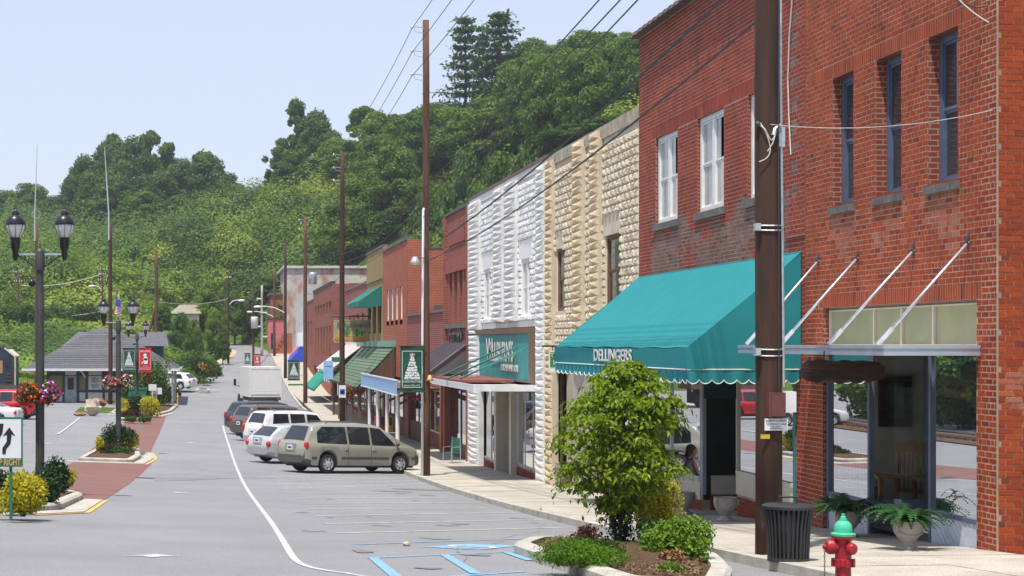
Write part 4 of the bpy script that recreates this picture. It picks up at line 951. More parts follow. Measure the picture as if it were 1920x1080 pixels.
# H tan brick with green window awnings
H0, H1 = 99.61, 110.2
hh = [(100.6 + i * 3.3, 102.6 + i * 3.3, 3.3, 5.9) for i in range(3)] + [(100.2, 109.6, -3, .8)]
H = building('tan_brick_building', 'tan brick building with dark green awnings over its upper windows', H0, H1, 8.35, brick_far3, hh, cop=grey_sill)
MB().box(9.84, 9.92, H0, H1, 6.5, 6.62).build('string_course', brick_far3, H); shopfront(H, 100.2, 109.6, .8, n=4, fm=barn_wood, bm=barn_wood)
for h in hh[:3]:
    sash_window(H, 10.04, *h, dark_trim, glass_up, t=.1)
    b = MB(); nn = 8
    for k in range(nn): 
        y0, y1 = h[0] - .25 + (2.5) * k / nn, h[0] - .25 + 2.5 * (k + 1) / nn; zz = .07 * (k % 2); b.poly([(9.88, y0, 6.1), (9.88, y1, 6.1), (8.55, y1, 5.15 + zz), (8.55, y0, 5.15 + zz * .5)]); b.poly([(8.55, y0, 5.15), (8.55, y1, 5.15), (8.55, y1, 4.9), (8.55, y0, 4.9)])
    b.poly([(9.88, h[0] - .25, 6.1), (8.55, h[0] - .25, 5.15), (8.55, h[0] - .25, 4.9), (9.88, h[0] - .25, 4.9)]); b.build('window_awning', green_dark_cloth, H)
# I dark red, J brown red, K, L, far ones
I0, I1 = 110.21, 128
hi_ = [(112 + i * 3.6, 114 + i * 3.6, 3.0, 4.7) for i in range(4)] + [(111, 127, -3, .8)]
I = building('maroon_brick_building', 'maroon brick building with small upper windows behind the hanging restaurant sign', I0, I1, 6.58, brick_far4, hi_, cop=grey_sill)
for h in hi_[:4]: sash_window(I, 10.05, *h, cream_trim, glass_up, t=.1)
shopfront(I, 111, 127, .8, n=6, fm=white_trim, bm=brick_far)
stripes = thing('striped_awning', None, None); stripes.parent = I; stripes.location = (0, 0, 0); ORG[stripes.name] = ORG[I.name]
red_stripe = mat('stripe_red', (.34, .20, .19), .8)
for k in range(16):
    y0 = 112 + k * .9; MB().prism([(9.85, y0, 2.6), (7.6, y0, .9), (7.6, y0, .86), (9.85, y0, 2.56)], (0, .88, 0)).build('awning_stripe', white_trim if k % 2 else red_stripe, stripes)
for k in range(12): MB().box(9.80, 9.88, 111.2 + k * 1.35, 111.2 + k * 1.35 + .6, 1.9 + .6, 2.9 + .6).build('fascia_slat', white_trim, stripes)
J0, J1 = 142.5, 169
hj = [(144 + i * 3.9, 146.4 + i * 3.9, 5.3, 6.3) for i in range(6)] + [(144 + i * 3.9, 146 + i * 3.9, 1.6, 4.2) for i in range(6)] + [(144, 168, -3, .6)]
J = building('brown_brick_block', 'long brown red brick block with two rows of recessed windows and a dark cornice', J0, J1, 7.7, brick_far2, hj, cop=dark_trim, coph=.22)
for h in hj[:12]: pane_x(J, 10.1, *h, m=glass_up, name='window')
MB().box(9.95, 10.2, 150, 151.2, 1.5, 4.3).build('green_shutter', green_dark_cloth, J); shopfront(J, 144, 168, .6, n=8, fm=dark_trim, bm=brick_far)
I2 = building('corner_shop', 'low brick shop front under a bright green two panel awning', 128.02, 142.48, 2.6, brick_far2, [(129, 141.5, -3, .5)], depth=14); shopfront(I2, 129, 141.5, .5, n=5, fm=dark_trim, bm=barn_wood)
ga = thing('green_awning', None, None); ga.parent = I2; ga.location = (0, 0, 0); ORG[ga.name] = ORG[I2.name]
for k, (xa, xb, za, zb_) in enumerate(((9.7, 8.75, 1.45, .42), (8.65, 7.65, .34, -.75))): MB().prism([(xa, 129.5, za), (xb, 129.5, zb_), (xb, 129.5, zb_ - .2), (xa, 129.5, za - .08)], (0, 12.6, 0)).build('awning_panel', green_cloth, ga)
K = building('plain_brick_building', 'plain brown brick building beside the pale narrow building', 169.02, 186, 7.0, brick_far2, [(171 + i * 3, 172.6 + i * 3, 2.6, 5.0) for i in range(5)], cop=grey_sill, zb=-3)
for i in range(5): pane_x(K, 10.1, 171 + i * 3, 172.6 + i * 3, 2.6, 5.0, m=glass_up, name='window')
L_ = building('pale_narrow_building', 'pale grey narrow building with white letters beside a blue awning', 186.02, 205, 6.7, white_metal, [(188, 189.2, 2, 5), (192, 193.2, 2, 5), (196, 197.2, 2, 5)], zb=-2)
for yy in (188, 192, 196): pane_x(L_, 10.1, yy, yy + 1.2, 2, 5, m=glass_up, name='window')
MB().box(9.2, 9.88, 187, 191, 2.4, 3.9).build('white_sign', sign_white, L_)
for k, (zm_, mm) in enumerate(((0, mat('blue_awning', (.03, .07, .5), .7)), (1, mat('pink_awning', (.5, .18, .16), .7)))):
    MB().prism([(9.85, 186.2 + k * 9, 2.4), (7.7, 186.2 + k * 9, .3), (7.7, 186.2 + k * 9, .1), (9.85, 186.2 + k * 9, .1)], (0, 8.6, 0)).build('awning', mm, L_)
# big white painted side wall beyond, red and pink buildings at the bend
Mb = thing('white_painted_building', 'tall building with a faded white painted brick side wall above the roofs', 'building', (8, 196, 0), group='shops along the street')
yM = 206.0; q0, q1 = at(535, 503, yM), at(700, 503, yM)
b = MB(); b.box(q0.x, q1.x + 8, yM, yM + 25, -2, q0.z); b.build('wall', brick_white, Mb); MB().box(q0.x - .3, q1.x + 8.2, yM - .25, yM + 25, q0.z, q0.z + .3).build('coping', cream_trim, Mb)
a = at(655, 520, yM); e = at(690, 531, yM); MB().box(a.x, e.x + 3, yM - .1, yM + .2, e.z, a.z).build('roof_hut', interior, Mb)
Nb = thing('red_brick_building', 'slender red brick building at the bend behind the streetlights', 'building', (7, 208, 0), group='shops along the street')
a = at(508, 553, 214); e = at(536, 700, 214); MB().box(a.x, e.x, 214, 232, 0, a.z).build('wall', brick_far, Nb); MB().box(a.x - .2, e.x, 213.8, 232, a.z, a.z + .3).build('coping', grey_sill, Nb)
Pb = thing('pink_building', 'small pink painted building at the bend of the road', 'building', (7, 206, 0), group='shops along the street')
a = at(503, 599, 210); e = at(536, 680, 210); MB().box(a.x, e.x, 210, 213.9, 0, a.z).build('wall', mat('pink_paint', (.62, .17, .19), .8), Pb); MB().box(a.x - .1, e.x, 209.9, 213.9, a.z, a.z + .12).build('coping', dark_trim, Pb); w_ = at(508, 625, 209.9); MB().box(w_.x, w_.x + .4, 209.86, 210.1, w_.z - 2.2, w_.z).build('window', glass_up, Pb)
Sw = thing('brick_stair_wall', 'sloping stepped red brick wall leading up beside the pink building', 'wall', (7, 198, 0))
pts = [at(497, 690, 200), at(508, 660, 200), at(534, 625, 200), at(548, 625, 200), at(548, 700, 200), at(497, 700, 200)]
MB().prism([(p.x, 200, p.z) for p in pts], (0, .5, 0)).build('wall', brick_far, Sw)
for k in range(9): t = k / 9; p = pts[0].lerp(pts[2], t); MB().box(p.x, p.x + .35, 199.9, 200.7, p.z + .02, p.z + .3).build('step_cap', brick_far, Sw)

# ------------------------------------------------------------------ railway depot with tiered hip roof
SY = 130.0; sg0 = Gr(-8, SY) + .02
S = thing('railway_depot', 'grey shingled railway depot with green trim and wide eaves behind the islands', 'building', (-8, SY, sg0))
ez = .75; ex0, ex1, ey0, ey1 = -14.4, -2.6, SY - 1.4, SY + 11
depot_tan = mat('depot_tan', (.24, .17, .10), .8, var=.1); depot_white = mat('depot_white', (.60, .60, .56), .7, var=.06); depot_green = mat('depot_green', (.016, .05, .04), .6, var=.1); depot_grey = mat('depot_grey_door', (.30, .34, .36), .55)
MB().box(-12.6, -4.0, SY, SY + 9.5, sg0 - .3, ez + .1).build('wall', depot_tan, S); MB().box(-12.62, -3.98, SY - .03, SY + 9.53, sg0 - .2, sg0 + .75).build('wainscot', depot_white, S)
b = MB(); b.box(-12.66, -3.94, SY - .06, SY - .02, sg0 + .75, sg0 + .93); b.box(-12.66, -3.94, SY - .06, SY - .02, sg0 - .1, sg0 + .08); b.box(-12.66, -3.94, SY - .055, SY - .02, ez - .5, ez + .05)
for xx in (-12.6, -11.4, -10.3, -9.65, -8.35, -6.4, -4.1): b.box(xx - .09, xx + .09, SY - .075, SY - .02, sg0 - .1, ez)
b.build('trim_boards', depot_green, S)
for xx, w_, nm in ((-10.86, .42, 'door'), (-9.0, .5, 'window'), (-5.4, .5, 'window')):
    z0 = sg0 + (.02 if nm == 'door' else .98); f = rect_frame(MB(), 0, 1, 0, 1, 0, 1, .1) if False else MB().box(xx - w_, xx + w_, SY - .08, SY - .03, z0, sg0 + 2.0).build(nm, depot_grey if nm == 'door' else depot_white, S)
    MB().box(xx - w_ * .55, xx + w_ * .55, SY - .095, SY - .085, z0 + (.95 if nm == 'door' else .12), sg0 + 1.88).build('pane', glass_up if nm == 'door' else glass_pale, f)
    if nm == 'window': MB().box(xx - w_ * .6, xx + w_ * .6, SY - .1, SY - .082, sg0 + 1.42, sg0 + 1.5).build('sash', depot_white, f)
    MB().box(xx - w_, xx + w_, SY - .07, SY - .03, sg0 + 2.08, sg0 + 2.6).build('fanlight_panel', cream_trim, S)
def hip(b, x0, x1, y0, y1, z0, rx0, rx1, ry, z1):
    A_ = [(x0, y0, z0), (x1, y0, z0), (x1, y1, z0), (x0, y1, z0)]; r0, r1 = (rx0, ry, z1), (rx1, ry, z1)
    b.poly([A_[0], A_[1], r1, r0]); b.poly([A_[2], A_[3], r0, r1]); b.poly([A_[1], A_[2], r1]); b.poly([A_[3], A_[0], r0]); b.poly([A_[3], A_[2], A_[1], A_[0]])
rf = thing('roof', None, None); rf.parent = S; rf.location = (0, 0, 0); ORG[rf.name] = ORG[S.name]
nc = 22; yc_, zr = SY + 4.8, 4.2
for i in range(nc):         # shingle courses of the lower hip
    t0, t1 = i / nc * .97, (i + 1) / nc * .97; b = MB()
    def ring(t, up): 
        return [(ex0 + t * 5.2, ey0 + t * (yc_ - ey0), ez + t * 3.2 + up), (ex1 - t * 5.2, ey0 + t * (yc_ - ey0), ez + t * 3.2 + up), (ex1 - t * 5.2, ey1 - t * (ey1 - yc_), ez + t * 3.2 + up), (ex0 + t * 5.2, ey1 - t * (ey1 - yc_), ez + t * 3.2 + up)]
    a, e = ring(t0, .045), ring(t1, .01)
    for k in range(4): b.poly([a[k], a[(k + 1) % 4], e[(k + 1) % 4], e[k]])
    a2 = ring(t0, -.02)
    for k in range(4): b.poly([a2[k], a2[(k + 1) % 4], a[(k + 1) % 4], a[k]])
    b.build('shingle_course', grey_shingle, rf)
MB().poly([(ex0 + 5, yc_ - .2, 3.84), (ex1 - 5, yc_ - .2, 3.84), (ex1 - 5, yc_ + .2, 3.84), (ex0 + 5, yc_ + .2, 3.84)]).build('ridge_cap', grey_shingle, rf)
for xa, xb in ((-11.75, -9.0), (-3.45, -7.0)):
    b = MB(); hip(b, min(xa, xb), max(xa, xb), SY + 2.2, SY + 7.4, 2.5, min(xa, xb) + 1.1, max(xa, xb) - .3, yc_, 3.6); b.build('upper_roof', grey_shingle, S); MB().box(min(xa, xb) + .5, max(xa, xb) - .5, SY + 2.7, SY + 6.9, 1.7, 2.5).build('clerestory', depot_green, S)
b = MB(); b.box(ex0, ex1, ey0 - .05, ey0 + .0, ez - .12, ez + .05); b.box(ex1, ex1 + .05, ey0, ey1, ez - .12, ez + .05); b.box(ex0 - .05, ex0, ey0, ey1, ez - .12, ez + .05); b.build('gutter', white_metal, S)
MB().poly([(ex0, ey0, ez - .05), (ex1, ey0, ez - .05), (ex1, ey1, ez - .05), (ex0, ey1, ez - .05)]).build('soffit', depot_green, S)
for xx in (-9.75, -3.3): MB().tube([(xx, SY - .05, sg0 + 1.9), (xx - .25, SY - 1.1, ez - .1)], .06, 5).build('eave_bracket', white_trim, S)
for xx, yy in ((-3.1, SY - .6), (-3.0, SY + 3), (-3.0, SY + 6)): MB().box(xx - .08, xx + .08, yy, yy + .16, sg0, ez).build('eave_post', depot_white, S)
apron_m = mat('depot_apron', (.5, .43, .36), .9, vs=2, c2=(.42, .36, .3), fine=.3)
decal('depot_apron', [(-16, 122.2), (-4.3, 122.2), (-4.0, 129.9), (-16, 129.9)], apron_m, .012); decal('depot_lawn', [(-9.3, 114.5), (-7, 113.5), (-7, 122), (-9.5, 122)], soil_grass, .02)
# beige house on the hillside
hq = at(350, 600, 205); HH = thing('hillside_house', 'pale beige house roof half hidden on the lower hillside', 'building', (hq.x, 205, hq.z))
b = MB(); a = at(317, 588, 205); e = at(378, 588, 205); b.poly([(a.x, 205, a.z), (e.x, 205, a.z), (e.x - .6, 209, a.z + 1.15), (a.x + 1.2, 209, a.z + 1.15)]); b.poly([(a.x, 213, a.z), (e.x, 213, a.z), (e.x - .6, 209, a.z + 1.15), (a.x + 1.2, 209, a.z + 1.15)]); b.poly([(a.x, 205, a.z), (a.x, 213, a.z), (a.x + 1.2, 209, a.z + 1.15)]); b.build('roof', mat('house_roof', (.27, .24, .17), .85), HH)
MB().box(a.x + .3, e.x - .3, 205.4, 212, a.z - 4, a.z - .02).build('wall', interior, HH)
# stone retaining wall by the hedge
w0 = at(0, 632, 188); RW = MB().box(-32, w0.x + 1.6, 188, 188.6, w0.z - 3, w0.z + .9).build('retaining_wall', concrete); props(RW, 'low grey retaining wall under the clipped hedge on the far slope', 'wall')
# ------------------------------------------------------------------ utility poles
def pole(name, label, x, y, ztop, r0, r1, m=wood_pole, g=Gs, lean=(0, 0)):
    z0 = g(x, y) - .05; o = thing(name, label, 'utility pole', (x, y, z0), group='utility poles')
    n = 9; pts = [(x + lean[0] * t + .012 * math.sin(t * 9 + x), y + lean[1] * t, z0 + (ztop - z0) * t) for t in np.linspace(0, 1, n)]
    MB().tube(pts, [r0 + (r1 - r0) * t for t in np.linspace(0, 1, n)], 12).build('post', m, o, True)
    return o
def banner(label, x, y, z, w, h, m, kind, ry=0):
    o = thing('banner', label, 'banner', (x, y, z), group='street banners')
    b = MB(); n = 6
    for k in range(n + 1):
        for j in range(9): u = -w / 2 + w * k / n; v = h / 2 - h * j / 8; b.v.append((u, .02 * math.sin(v * 4 + u * 5), v))
    for k in range(n):
        for j in range(8): a = k * 9 + j; b.face((a, a + 1, a + 10, a + 9))
    b.build('cloth', m, o, True, world=False); d = -.034
    f = MB(); rect = [(-w * .42, h * .38), (w * .42, h * .38), (w * .42, -h * .39), (-w * .42, -h * .39)]
    for i in range(4):
        a, e = rect[i], rect[(i + 1) % 4]; dx, dz = abs(e[0] - a[0]), abs(e[1] - a[1]); f.box(min(a[0], e[0]) - .008, max(a[0], e[0]) + .008, d, d + .006, min(a[1], e[1]) - .008, max(a[1], e[1]) + .008)
    if kind != 'tree' or True: f.build('border', banner_white, o, world=False)
    if kind == 'tree':
        r_ = random.Random(2); t = MB(); rowsn = 9
        for i in range(rowsn):
            zz = h * .25 - i * h * .055; half = w * (.07 + .27 * i / (rowsn - 1)); n = 2 + i // 2 + (1 if i > 4 else 0)
            for k in range(n):
                c = (-half + 2 * half * (k + .5) / n + r_.uniform(-.01, .01), d, zz + r_.uniform(-.012, .012)); rr = w * .058 * r_.uniform(.85, 1.15)
                t.poly([(c[0] + rr * math.cos(q) * r_.uniform(.8, 1.15), d - .002 * (i % 3), c[2] + rr * .95 * math.sin(q) * r_.uniform(.8, 1.1)) for q in np.linspace(0, 2 * pi, 9)[:-1]])
        t.build('tree_motif', banner_white, o, world=False)
        bw = MB(); z_ = h * .30
        for s in (-1, 1): bw.poly([(s * .01, d, z_), (s * w * .1, d, z_ + h * .03), (s * w * .1, d, z_ - h * .015)])
        bw.poly([(-.01, d, z_ + h * .05), (.01, d, z_ + h * .05), (w * .04, d, z_ - h * .03), (-w * .04, d, z_ - h * .03)]); bw.build('bow_motif', mat('banner_pink', (.6, .45, .47), .7) if 'banner_pink' not in MATS else MATS['banner_pink'], o, world=False)
        text('HOME of the PERFECT', o, banner_white, (0, d - .003, -h * .235), w * .075, FACE_CAM, .001, world=False)
        text('CHRISTMAS TREE', o, banner_white, (0, d - .003, -h * .275), w * .105, FACE_CAM, .001, world=False)
        text('Spruce Pine, N.C.', o, banner_white, (0, d - .003, -h * .35), w * .10, FACE_CAM, .001, shear=.4, world=False)
    else:
        text('WELCOME', o, banner_white, (0, d - .003, h * .34), w * .16, FACE_CAM, .001, world=False)
        t = MB(); c = lambda u, v, r, n=10: t.poly([(w * u + w * r * math.cos(q), d - .002, h * v + w * r * math.sin(q)) for q in np.linspace(0, 2 * pi, n + 1)[:-1]])
        c(.0, .2, .14); c(.04, .06, .17); t.poly([(-w * .2, d - .002, -h * .16), (w * .2, d - .002, -h * .16), (w * .22, d - .002, h * .05), (-w * .05, d - .002, h * .08)]); c(-.18, -.12, .1); t.build('figure_motif', banner_white, o, world=False)
        text('TOWN OF', o, banner_white, (0, d - .003, -h * .25), w * .09, FACE_CAM, .001, world=False); text('SPRUCE PINE', o, banner_white, (0, d - .003, -h * .33), w * .12, FACE_CAM, .001, world=False)
    for s in (1, -1): MB().tube([(-w / 2 - .06, 0, s * h * .49), (w / 2 + .06, 0, s * h * .49)], .018, 6).build('banner_rod', black_metal, o, world=False)
    o.rotation_euler = (0, 0, ry); return o
P1 = pole('utility_pole', 'thick dark creosoted pole with boxes and conduit standing by the litter bin', 7.02, 21.6, 13.3, .165, .14)
b = MB(); b.tube([(7.17, 21.58, 13), (7.165, 21.56, 8), (7.165, 21.56, 6), (7.19, 21.55, 3.2), (7.20, 21.55, 2.12)], .019, 8); b.tube([(7.165, 21.56, 5.3), (7.12, 21.5, 5.42), (7.06, 21.46, 5.36), (7.04, 21.45, 5.28)], .03, 8); b.box(7.13, 7.21, 21.52, 21.6, 5.15, 5.4); b.build('conduit', steel, P1, True, angle=40)
MB().box(7.185, 7.345, 21.5, 21.64, 1.80, 2.06).build('meter_box', white_metal, P1)
q = MB().box(6.955, 7.165, 21.36, 21.48, 1.74, 2.05).build('switch_box', mat('rust_red_box', (.13, .04, .035), .6, vs=6), P1); MB().box(6.985, 7.16, 21.345, 21.36, 1.76, 2.03).build('box_door', MATS['rust_red_box'], q)
s_ = MB().box(6.915, 7.205, 21.405, 21.413, 1.575, 1.725).build('notice_plate', sign_white, P1)
text('ADOPT A STREET', s_, sign_black, (7.06, 21.4, 1.695), .034, FACE_CAM, .001); text('THE COMMUNITY HOUSE', s_, sign_black, (7.06, 21.4, 1.655), .022, FACE_CAM, .001); text('BLUE RIDGE', s_, sign_black, (7.06, 21.4, 1.622), .02, FACE_CAM, .001); text('CHRISTIAN HOME', s_, sign_black, (7.06, 21.4, 1.597), .02, FACE_CAM, .001)
MB().box(6.87, 6.985, 21.42, 21.43, 1.47, 1.525).build('yellow_tag', mat('tag_yellow', (.65, .42, .03), .5), P1)
for z in (4.10, 4.16, 2.60, 2.52):
    MB().tube([(7.02 + .17 * math.cos(a), 21.6 + .17 * math.sin(a), z + .012 * math.sin(a)) for a in np.linspace(0, 2 * pi, 14)], .009, 5).build('strap', steel, P1)
for z in (4.13, 2.56): MB().box(6.82, 6.88, 21.44, 21.52, z - .04, z + .05).build('strap_clamp', steel, P1)
for k, pts in enumerate(([(6.87, 21.5, 5.42), (6.92, 21.42, 5.36), (7.0, 21.42, 5.22), (7.05, 21.42, 5.28)], [(6.88, 21.46, 5.44), (6.95, 21.42, 5.28), (6.99, 21.42, 5.1), (6.95, 21.42, 5.0), (6.86, 21.45, 4.95)], [(7.05, 21.42, 5.28), (7.02, 21.42, 5.18), (6.96, 21.43, 5.08)])):
    MB().tube([tuple(v) for v in _spl(pts, 5)], .007, 5).build('service_cable', letter_pale, P1)
MB().tube([(7.1, 21.44, 7), (7.105, 21.44, 2.05)], .008, 5).build('ground_wire', dark_trim, P1); MB().ball((6.86, 21.5, 5.43), .04, 8, 6).build('insulator', letter_black, P1)
P2 = pole('utility_pole', 'tall brown pole with three insulator brackets and a white conduit beside the minivan', 7.0, 56.2, 13.32, .135, .105, wood_pole2)
P2['label'] = 'tall brown pole with three insulator brackets and a white conduit beside the minivan'
MB().tube([(6.86, 56.05, P(56)), (6.87, 56.06, 3), (6.90, 56.08, 7.05), (6.93, 56.1, 7.12)], .042, 8).build('conduit', white_metal, P2, True)
def brackets(o, x, y, zs, s=1):
    for z in zs:
        q = MB().tube([(x, y, z), (x - .3 * s, y, z + .03)], .016, 5).tube([(x, y, z - .18), (x - .28 * s, y, z - .13), (x - .3 * s, y, z + .03)], .012, 5).build('insulator_bracket', steel, o)
        MB().lathe([(.015, 0), (.06, .02), (.03, .05), (.055, .07), (.025, .1), (.0, .15)], (x - .38 * s, y, z - .04), 8).build('insulator', letter_pale, q)
brackets(P2, 6.9, 56.1, (13.06, 12.27, 11.5))
q = MB().tube([(6.95, 56.05, 5.5), (6.7, 55.9, 5.45), (6.55, 55.85, 5.40)], .014, 5).build('lamp_bracket', dark_trim, P2); MB().lathe([(.06, .12), (.11, .05), (.16, -.06), (.15, -.12), (.0, -.16)], (6.6, 55.85, 5.4), 10).build('lamp_head', steel, q, True)
MB().lathe([(.02, .2), (.07, .16), (.09, .06), (.13, 0)], (7.1, 56.0, 1.45), 10).build('gold_bell', mat('bell_gold', (.55, .36, .15), .4, metal=.4), P2, True)
banner('green banner with a white Christmas tree motif on the pole beside the minivan', 6.52, 56.0, 1.84, .77, 1.54, banner_green, 'tree')
P3 = pole('utility_pole', 'brown pole with an accessible parking plate standing in front of the restaurant sign', 6.98, 92.5, 13.1, .16, .12); brackets(P3, 6.9, 92.4, (12.9, 12.2, 11.5))
q = MB().box(6.78, 7.16, 92.2, 92.22, -.24, .43).build('parking_plate', sign_white, P3); MB().box(6.84, 7.1, 92.185, 92.2, -.05, .22).build('blue_square', mat('plate_blue', (.02, .06, .4), .5), q); MB().lathe([(.0, 0), (.07, 0)], (6.97, 92.18, .06), 10, Matrix.Rotation(R(90), 3, 'X')).build('wheel_symbol', sign_white, q)
MB().box(6.4, 6.9, 92.35, 92.4, 1.68, 1.95).build('banner_bracket', sign_green, P3)
bb_ = thing('hanging_sign', 'pale blue hanging sign beside the pole in front of the maroon building', 'sign', (6.22, 92.3, 1.25)); MB().box(-.26, .26, -.01, .01, -.5, .5).build('board', sign_blue, bb_, world=False); text('the Badger', bb_, sign_black, (0, -.014, .2), .1, FACE_CAM, .001, world=False)
P4 = pole('utility_pole', 'rusty brown pole carrying a green tree banner in front of the green awning', 7.0, 130, 12.4, .17, .13, wood_pole2); brackets(P4, 6.9, 129.9, (12.1, 11.4))
banner('green banner with a white tree motif on the pole near the box truck', 6.12, 129.8, .66, .9, 1.55, banner_green, 'tree')
MB().box(5.7, 6.9, 129.85, 129.9, -.5, -.38).build('arm', sign_green, P4)
P5 = pole('utility_pole', 'dark brown pole with a cobra head streetlight above the box truck', 7.0, 166, 12.4, .17, .13)
P6 = pole('utility_pole', 'reddish pole with a cobra head streetlight in front of the stepped brick wall', 7.0, 196, 11.2, .17, .13, wood_pole2)
def cobra(o, x, y, z, L, s=-1):
    q = MB().tube([(x, y, z), (x + s * L * .4, y, z + .45), (x + s * L * .8, y, z + .6), (x + s * L, y, z + .58)], .05, 6).build('lamp_arm', white_metal, o)
    MB().ball((x + s * (L + .3), y, z + .55), .4, 10, 6, (1, .5, .32)).build('lamp_head', white_metal, q, True)
cobra(P5, 6.9, 165.8, fz(532, 585, 6.9 * 1) if False else at(532, 586, 166).z, 2.3); cobra(P6, 6.9, 195.8, at(510, 594, 196).z, 2.4)
MB().lathe([(.0, .9), (.3, .88), (.32, .8), (.3, 0), (.0, -.02)], (at(561, 530, 150).x, 129.6, 7.2), 10).build('transformer', alu, P4, True)
# poles on the left and up the valley
def px_pole(label, px, ytop, Y, r, m=wood_pole2, mast=None, base=None):
    x = (px - VX) * Y / FPX; zt = at(px, ytop, Y).z; g = (lambda a, b_: Gr(a, b_)) if Y < 147 else (lambda a, b_: float(terr(a, b_)[0]))
    o = pole('utility_pole', label, x, Y, zt, r, r * .8, m, g)
    if mast: q = at(mast[0], mast[1], Y); MB().tube([(x - .1, Y - .1, zt - 1.5), (x - .12, Y - .1, zt + .5), (q.x, Y - .1, q.z)], [.07, .06, .025], 6).build('antenna_mast', steel, o)
    return o
L1 = px_pole('brown pole with a thin antenna mast rising behind the nearest street lamp', 68, 418, 142, .15, mast=(70, 272)); MB().tube([(L1.location.x + .35 * math.cos(a), 142, at(68, 402, 142).z + .35 * math.sin(a)) for a in np.linspace(0, 2 * pi, 12)], .02, 4).build('antenna_ring', steel, L1)
L2 = px_pole('dark pole with a thin white antenna mast in front of the depot', 207, 412, 127, .17, wood_pole, mast=(196, 276))
L3 = px_pole('brown braced pole standing at the end of the depot roof', 293, 470, 143, .17); q = at(270, 660, 143); MB().tube([(q.x, 143, q.z), (L3.location.x, 143, at(292, 570, 143).z)], .1, 6).build('brace', wood_pole2, L3)
def xarm(o, px, py, Y, w):
    q = at(px, py, Y); a = MB().box(q.x - w / 2, q.x + w / 2, Y - .1, Y, q.z - .06, q.z + .06).build('cross_arm', wood_pole2, o)
    for k in (-.45, -.2, .2, .45): MB().box(q.x + w * k - .04, q.x + w * k + .04, Y - .09, Y - .01, q.z + .06, q.z + .25).build('insulator', letter_pale, a)
L4 = px_pole('slim far pole with two cross arms on the slope by the clipped hedge', 34, 508, 192, .11); xarm(L4, 34, 512, 192, 1.2); xarm(L4, 34, 529, 192, .9)
L5 = px_pole('far pole with several cross arms and a streetlight above the depot roof', 192, 505, 190, .11); [xarm(L5, 192, y_, 190, w_) for y_, w_ in ((507, 1.1), (516, .8), (527, 1.0))]; cobra(L5, at(192, 545, 190).x, 190, at(192, 546, 190).z, .9)
L6 = px_pole('dark pole with a streetlight arm on the verge where the road bends', 428, 514, 184, .13, wood_pole); q = at(428, 573, 184); cobra(L6, q.x, 184, q.z, 1.1, 1); xarm(L6, 428, 522, 184, .6)
L7 = px_pole('pole with a grey transformer and two small banners beside the box truck', 475, 546, 176, .13, wood_pole); q = at(477, 603, 176); MB().lathe([(.0, .5), (.36, .48), (.38, .4), (.36, -.7), (.0, -.72)], (q.x, 175.6, q.z), 10).build('transformer', white_metal, L7, True)
L8 = px_pole('pale concrete pole with small fittings behind the transformer pole', 491, 535, 196, .16, concrete); 
for k, y_ in enumerate((560, 586, 612, 631)): q = at(491 + (6 if k % 2 else -6), y_, 196); MB().box(q.x - .25, q.x + .25, 195.7, 195.8, q.z - .08, q.z + .08).build('fitting', white_metal, L8)
q = at(464, 672, 176); banner('tiny green banner on the far pole with the grey transformer', q.x, 175.6, q.z, .6, 1.1, banner_green, 'tree'); q = at(482, 676, 176); banner('small red welcome banner on the far pole with the grey transformer', q.x, 175.6, q.z, .72, 1.35, banner_red, 'welcome')
# wires
def wire(label, a, b_, r, sag, m=dark_trim, n=14):
    a, b_ = Vector(a), Vector(b_); pts = [a.lerp(b_, t) - Vector((0, 0, sag * 4 * t * (1 - t))) for t in np.linspace(0, 1, n)]
    props(MB().tube(pts, r, 5).build('overhead_wire', m), label, 'wire', 'overhead wires')
wire_m = mat('wire_dark', (.035, .035, .04), .6)
for k, (z2, z1, nm) in enumerate(((13.02, 13.2, 'topmost'), (12.23, 12.4, 'middle'), (11.46, 11.6, 'lowest'))):
    wire(f'{nm} of the three wires strung from the tall pole towards the upper sky', (6.52, 56.1, z2), (6.55, 21.6, z1), .011, .25, wire_m)
    wire(f'{nm} of the three wires running back from the tall pole to the next pole', (6.52, 56.1, z2), (6.52, 92.4, (12.88, 12.18, 11.48)[k]), .011, .45, wire_m)
for k, (z2, z1, nm) in enumerate(((7.76, 9.36, 'upper'), (7.31, 8.97, 'middle'), (6.83, 8.7, 'lower'))):
    wire(f'{nm} of three thin lines crossing the wooded hill beside the tall pole', (6.9, 56.2, z2), (6.95, 21.6, z1), .014, .12, wire_m)
    wire(f'{nm} of three thin lines running from the tall pole down the street', (6.9, 56.2, z2), (6.9, 92.5, z2 - .25), .012, .4, wire_m)
wire('thick upper cable crossing in front of the white and tan stone buildings', (6.95, 56.2, 5.75), (7.0, 21.6, 7.55), .020, .28, wire_m)
wire('thick lower cable crossing in front of the white and tan stone buildings', (6.95, 56.2, 5.35), (7.0, 21.6, 6.85), .017, .34, wire_m)
wire('pale service wire running across the corner building below its upper windows', (7.0, 21.45, 5.42), (9.86, 21.6, 5.62), .005, .12, steel)
wire('black service cable looping at the top of the corner building', (9.0, 22.2, 7.6), (9.78, 21.9, 6.98), .013, .06, wire_m); wire('black cable leaving the corner of the building at top', (9.78, 21.9, 6.98), (10.7, 21.3, 7.6), .013, .16, wire_m)
wire('pale wire end hanging near the top of the corner building', (9.5, 21.9, 7.15), (9.86, 21.7, 6.75), .008, .03, letter_pale)
for k, (za, zb_) in enumerate(((8.3, 8.6), (6.4, 6.6), (5.2, 5.5))): wire(f'{("upper", "middle", "lower")[k]} line between the two brown poles beyond the restaurant sign', (6.9, 92.5, za), (6.9, 130, zb_), .014, .5, wire_m)
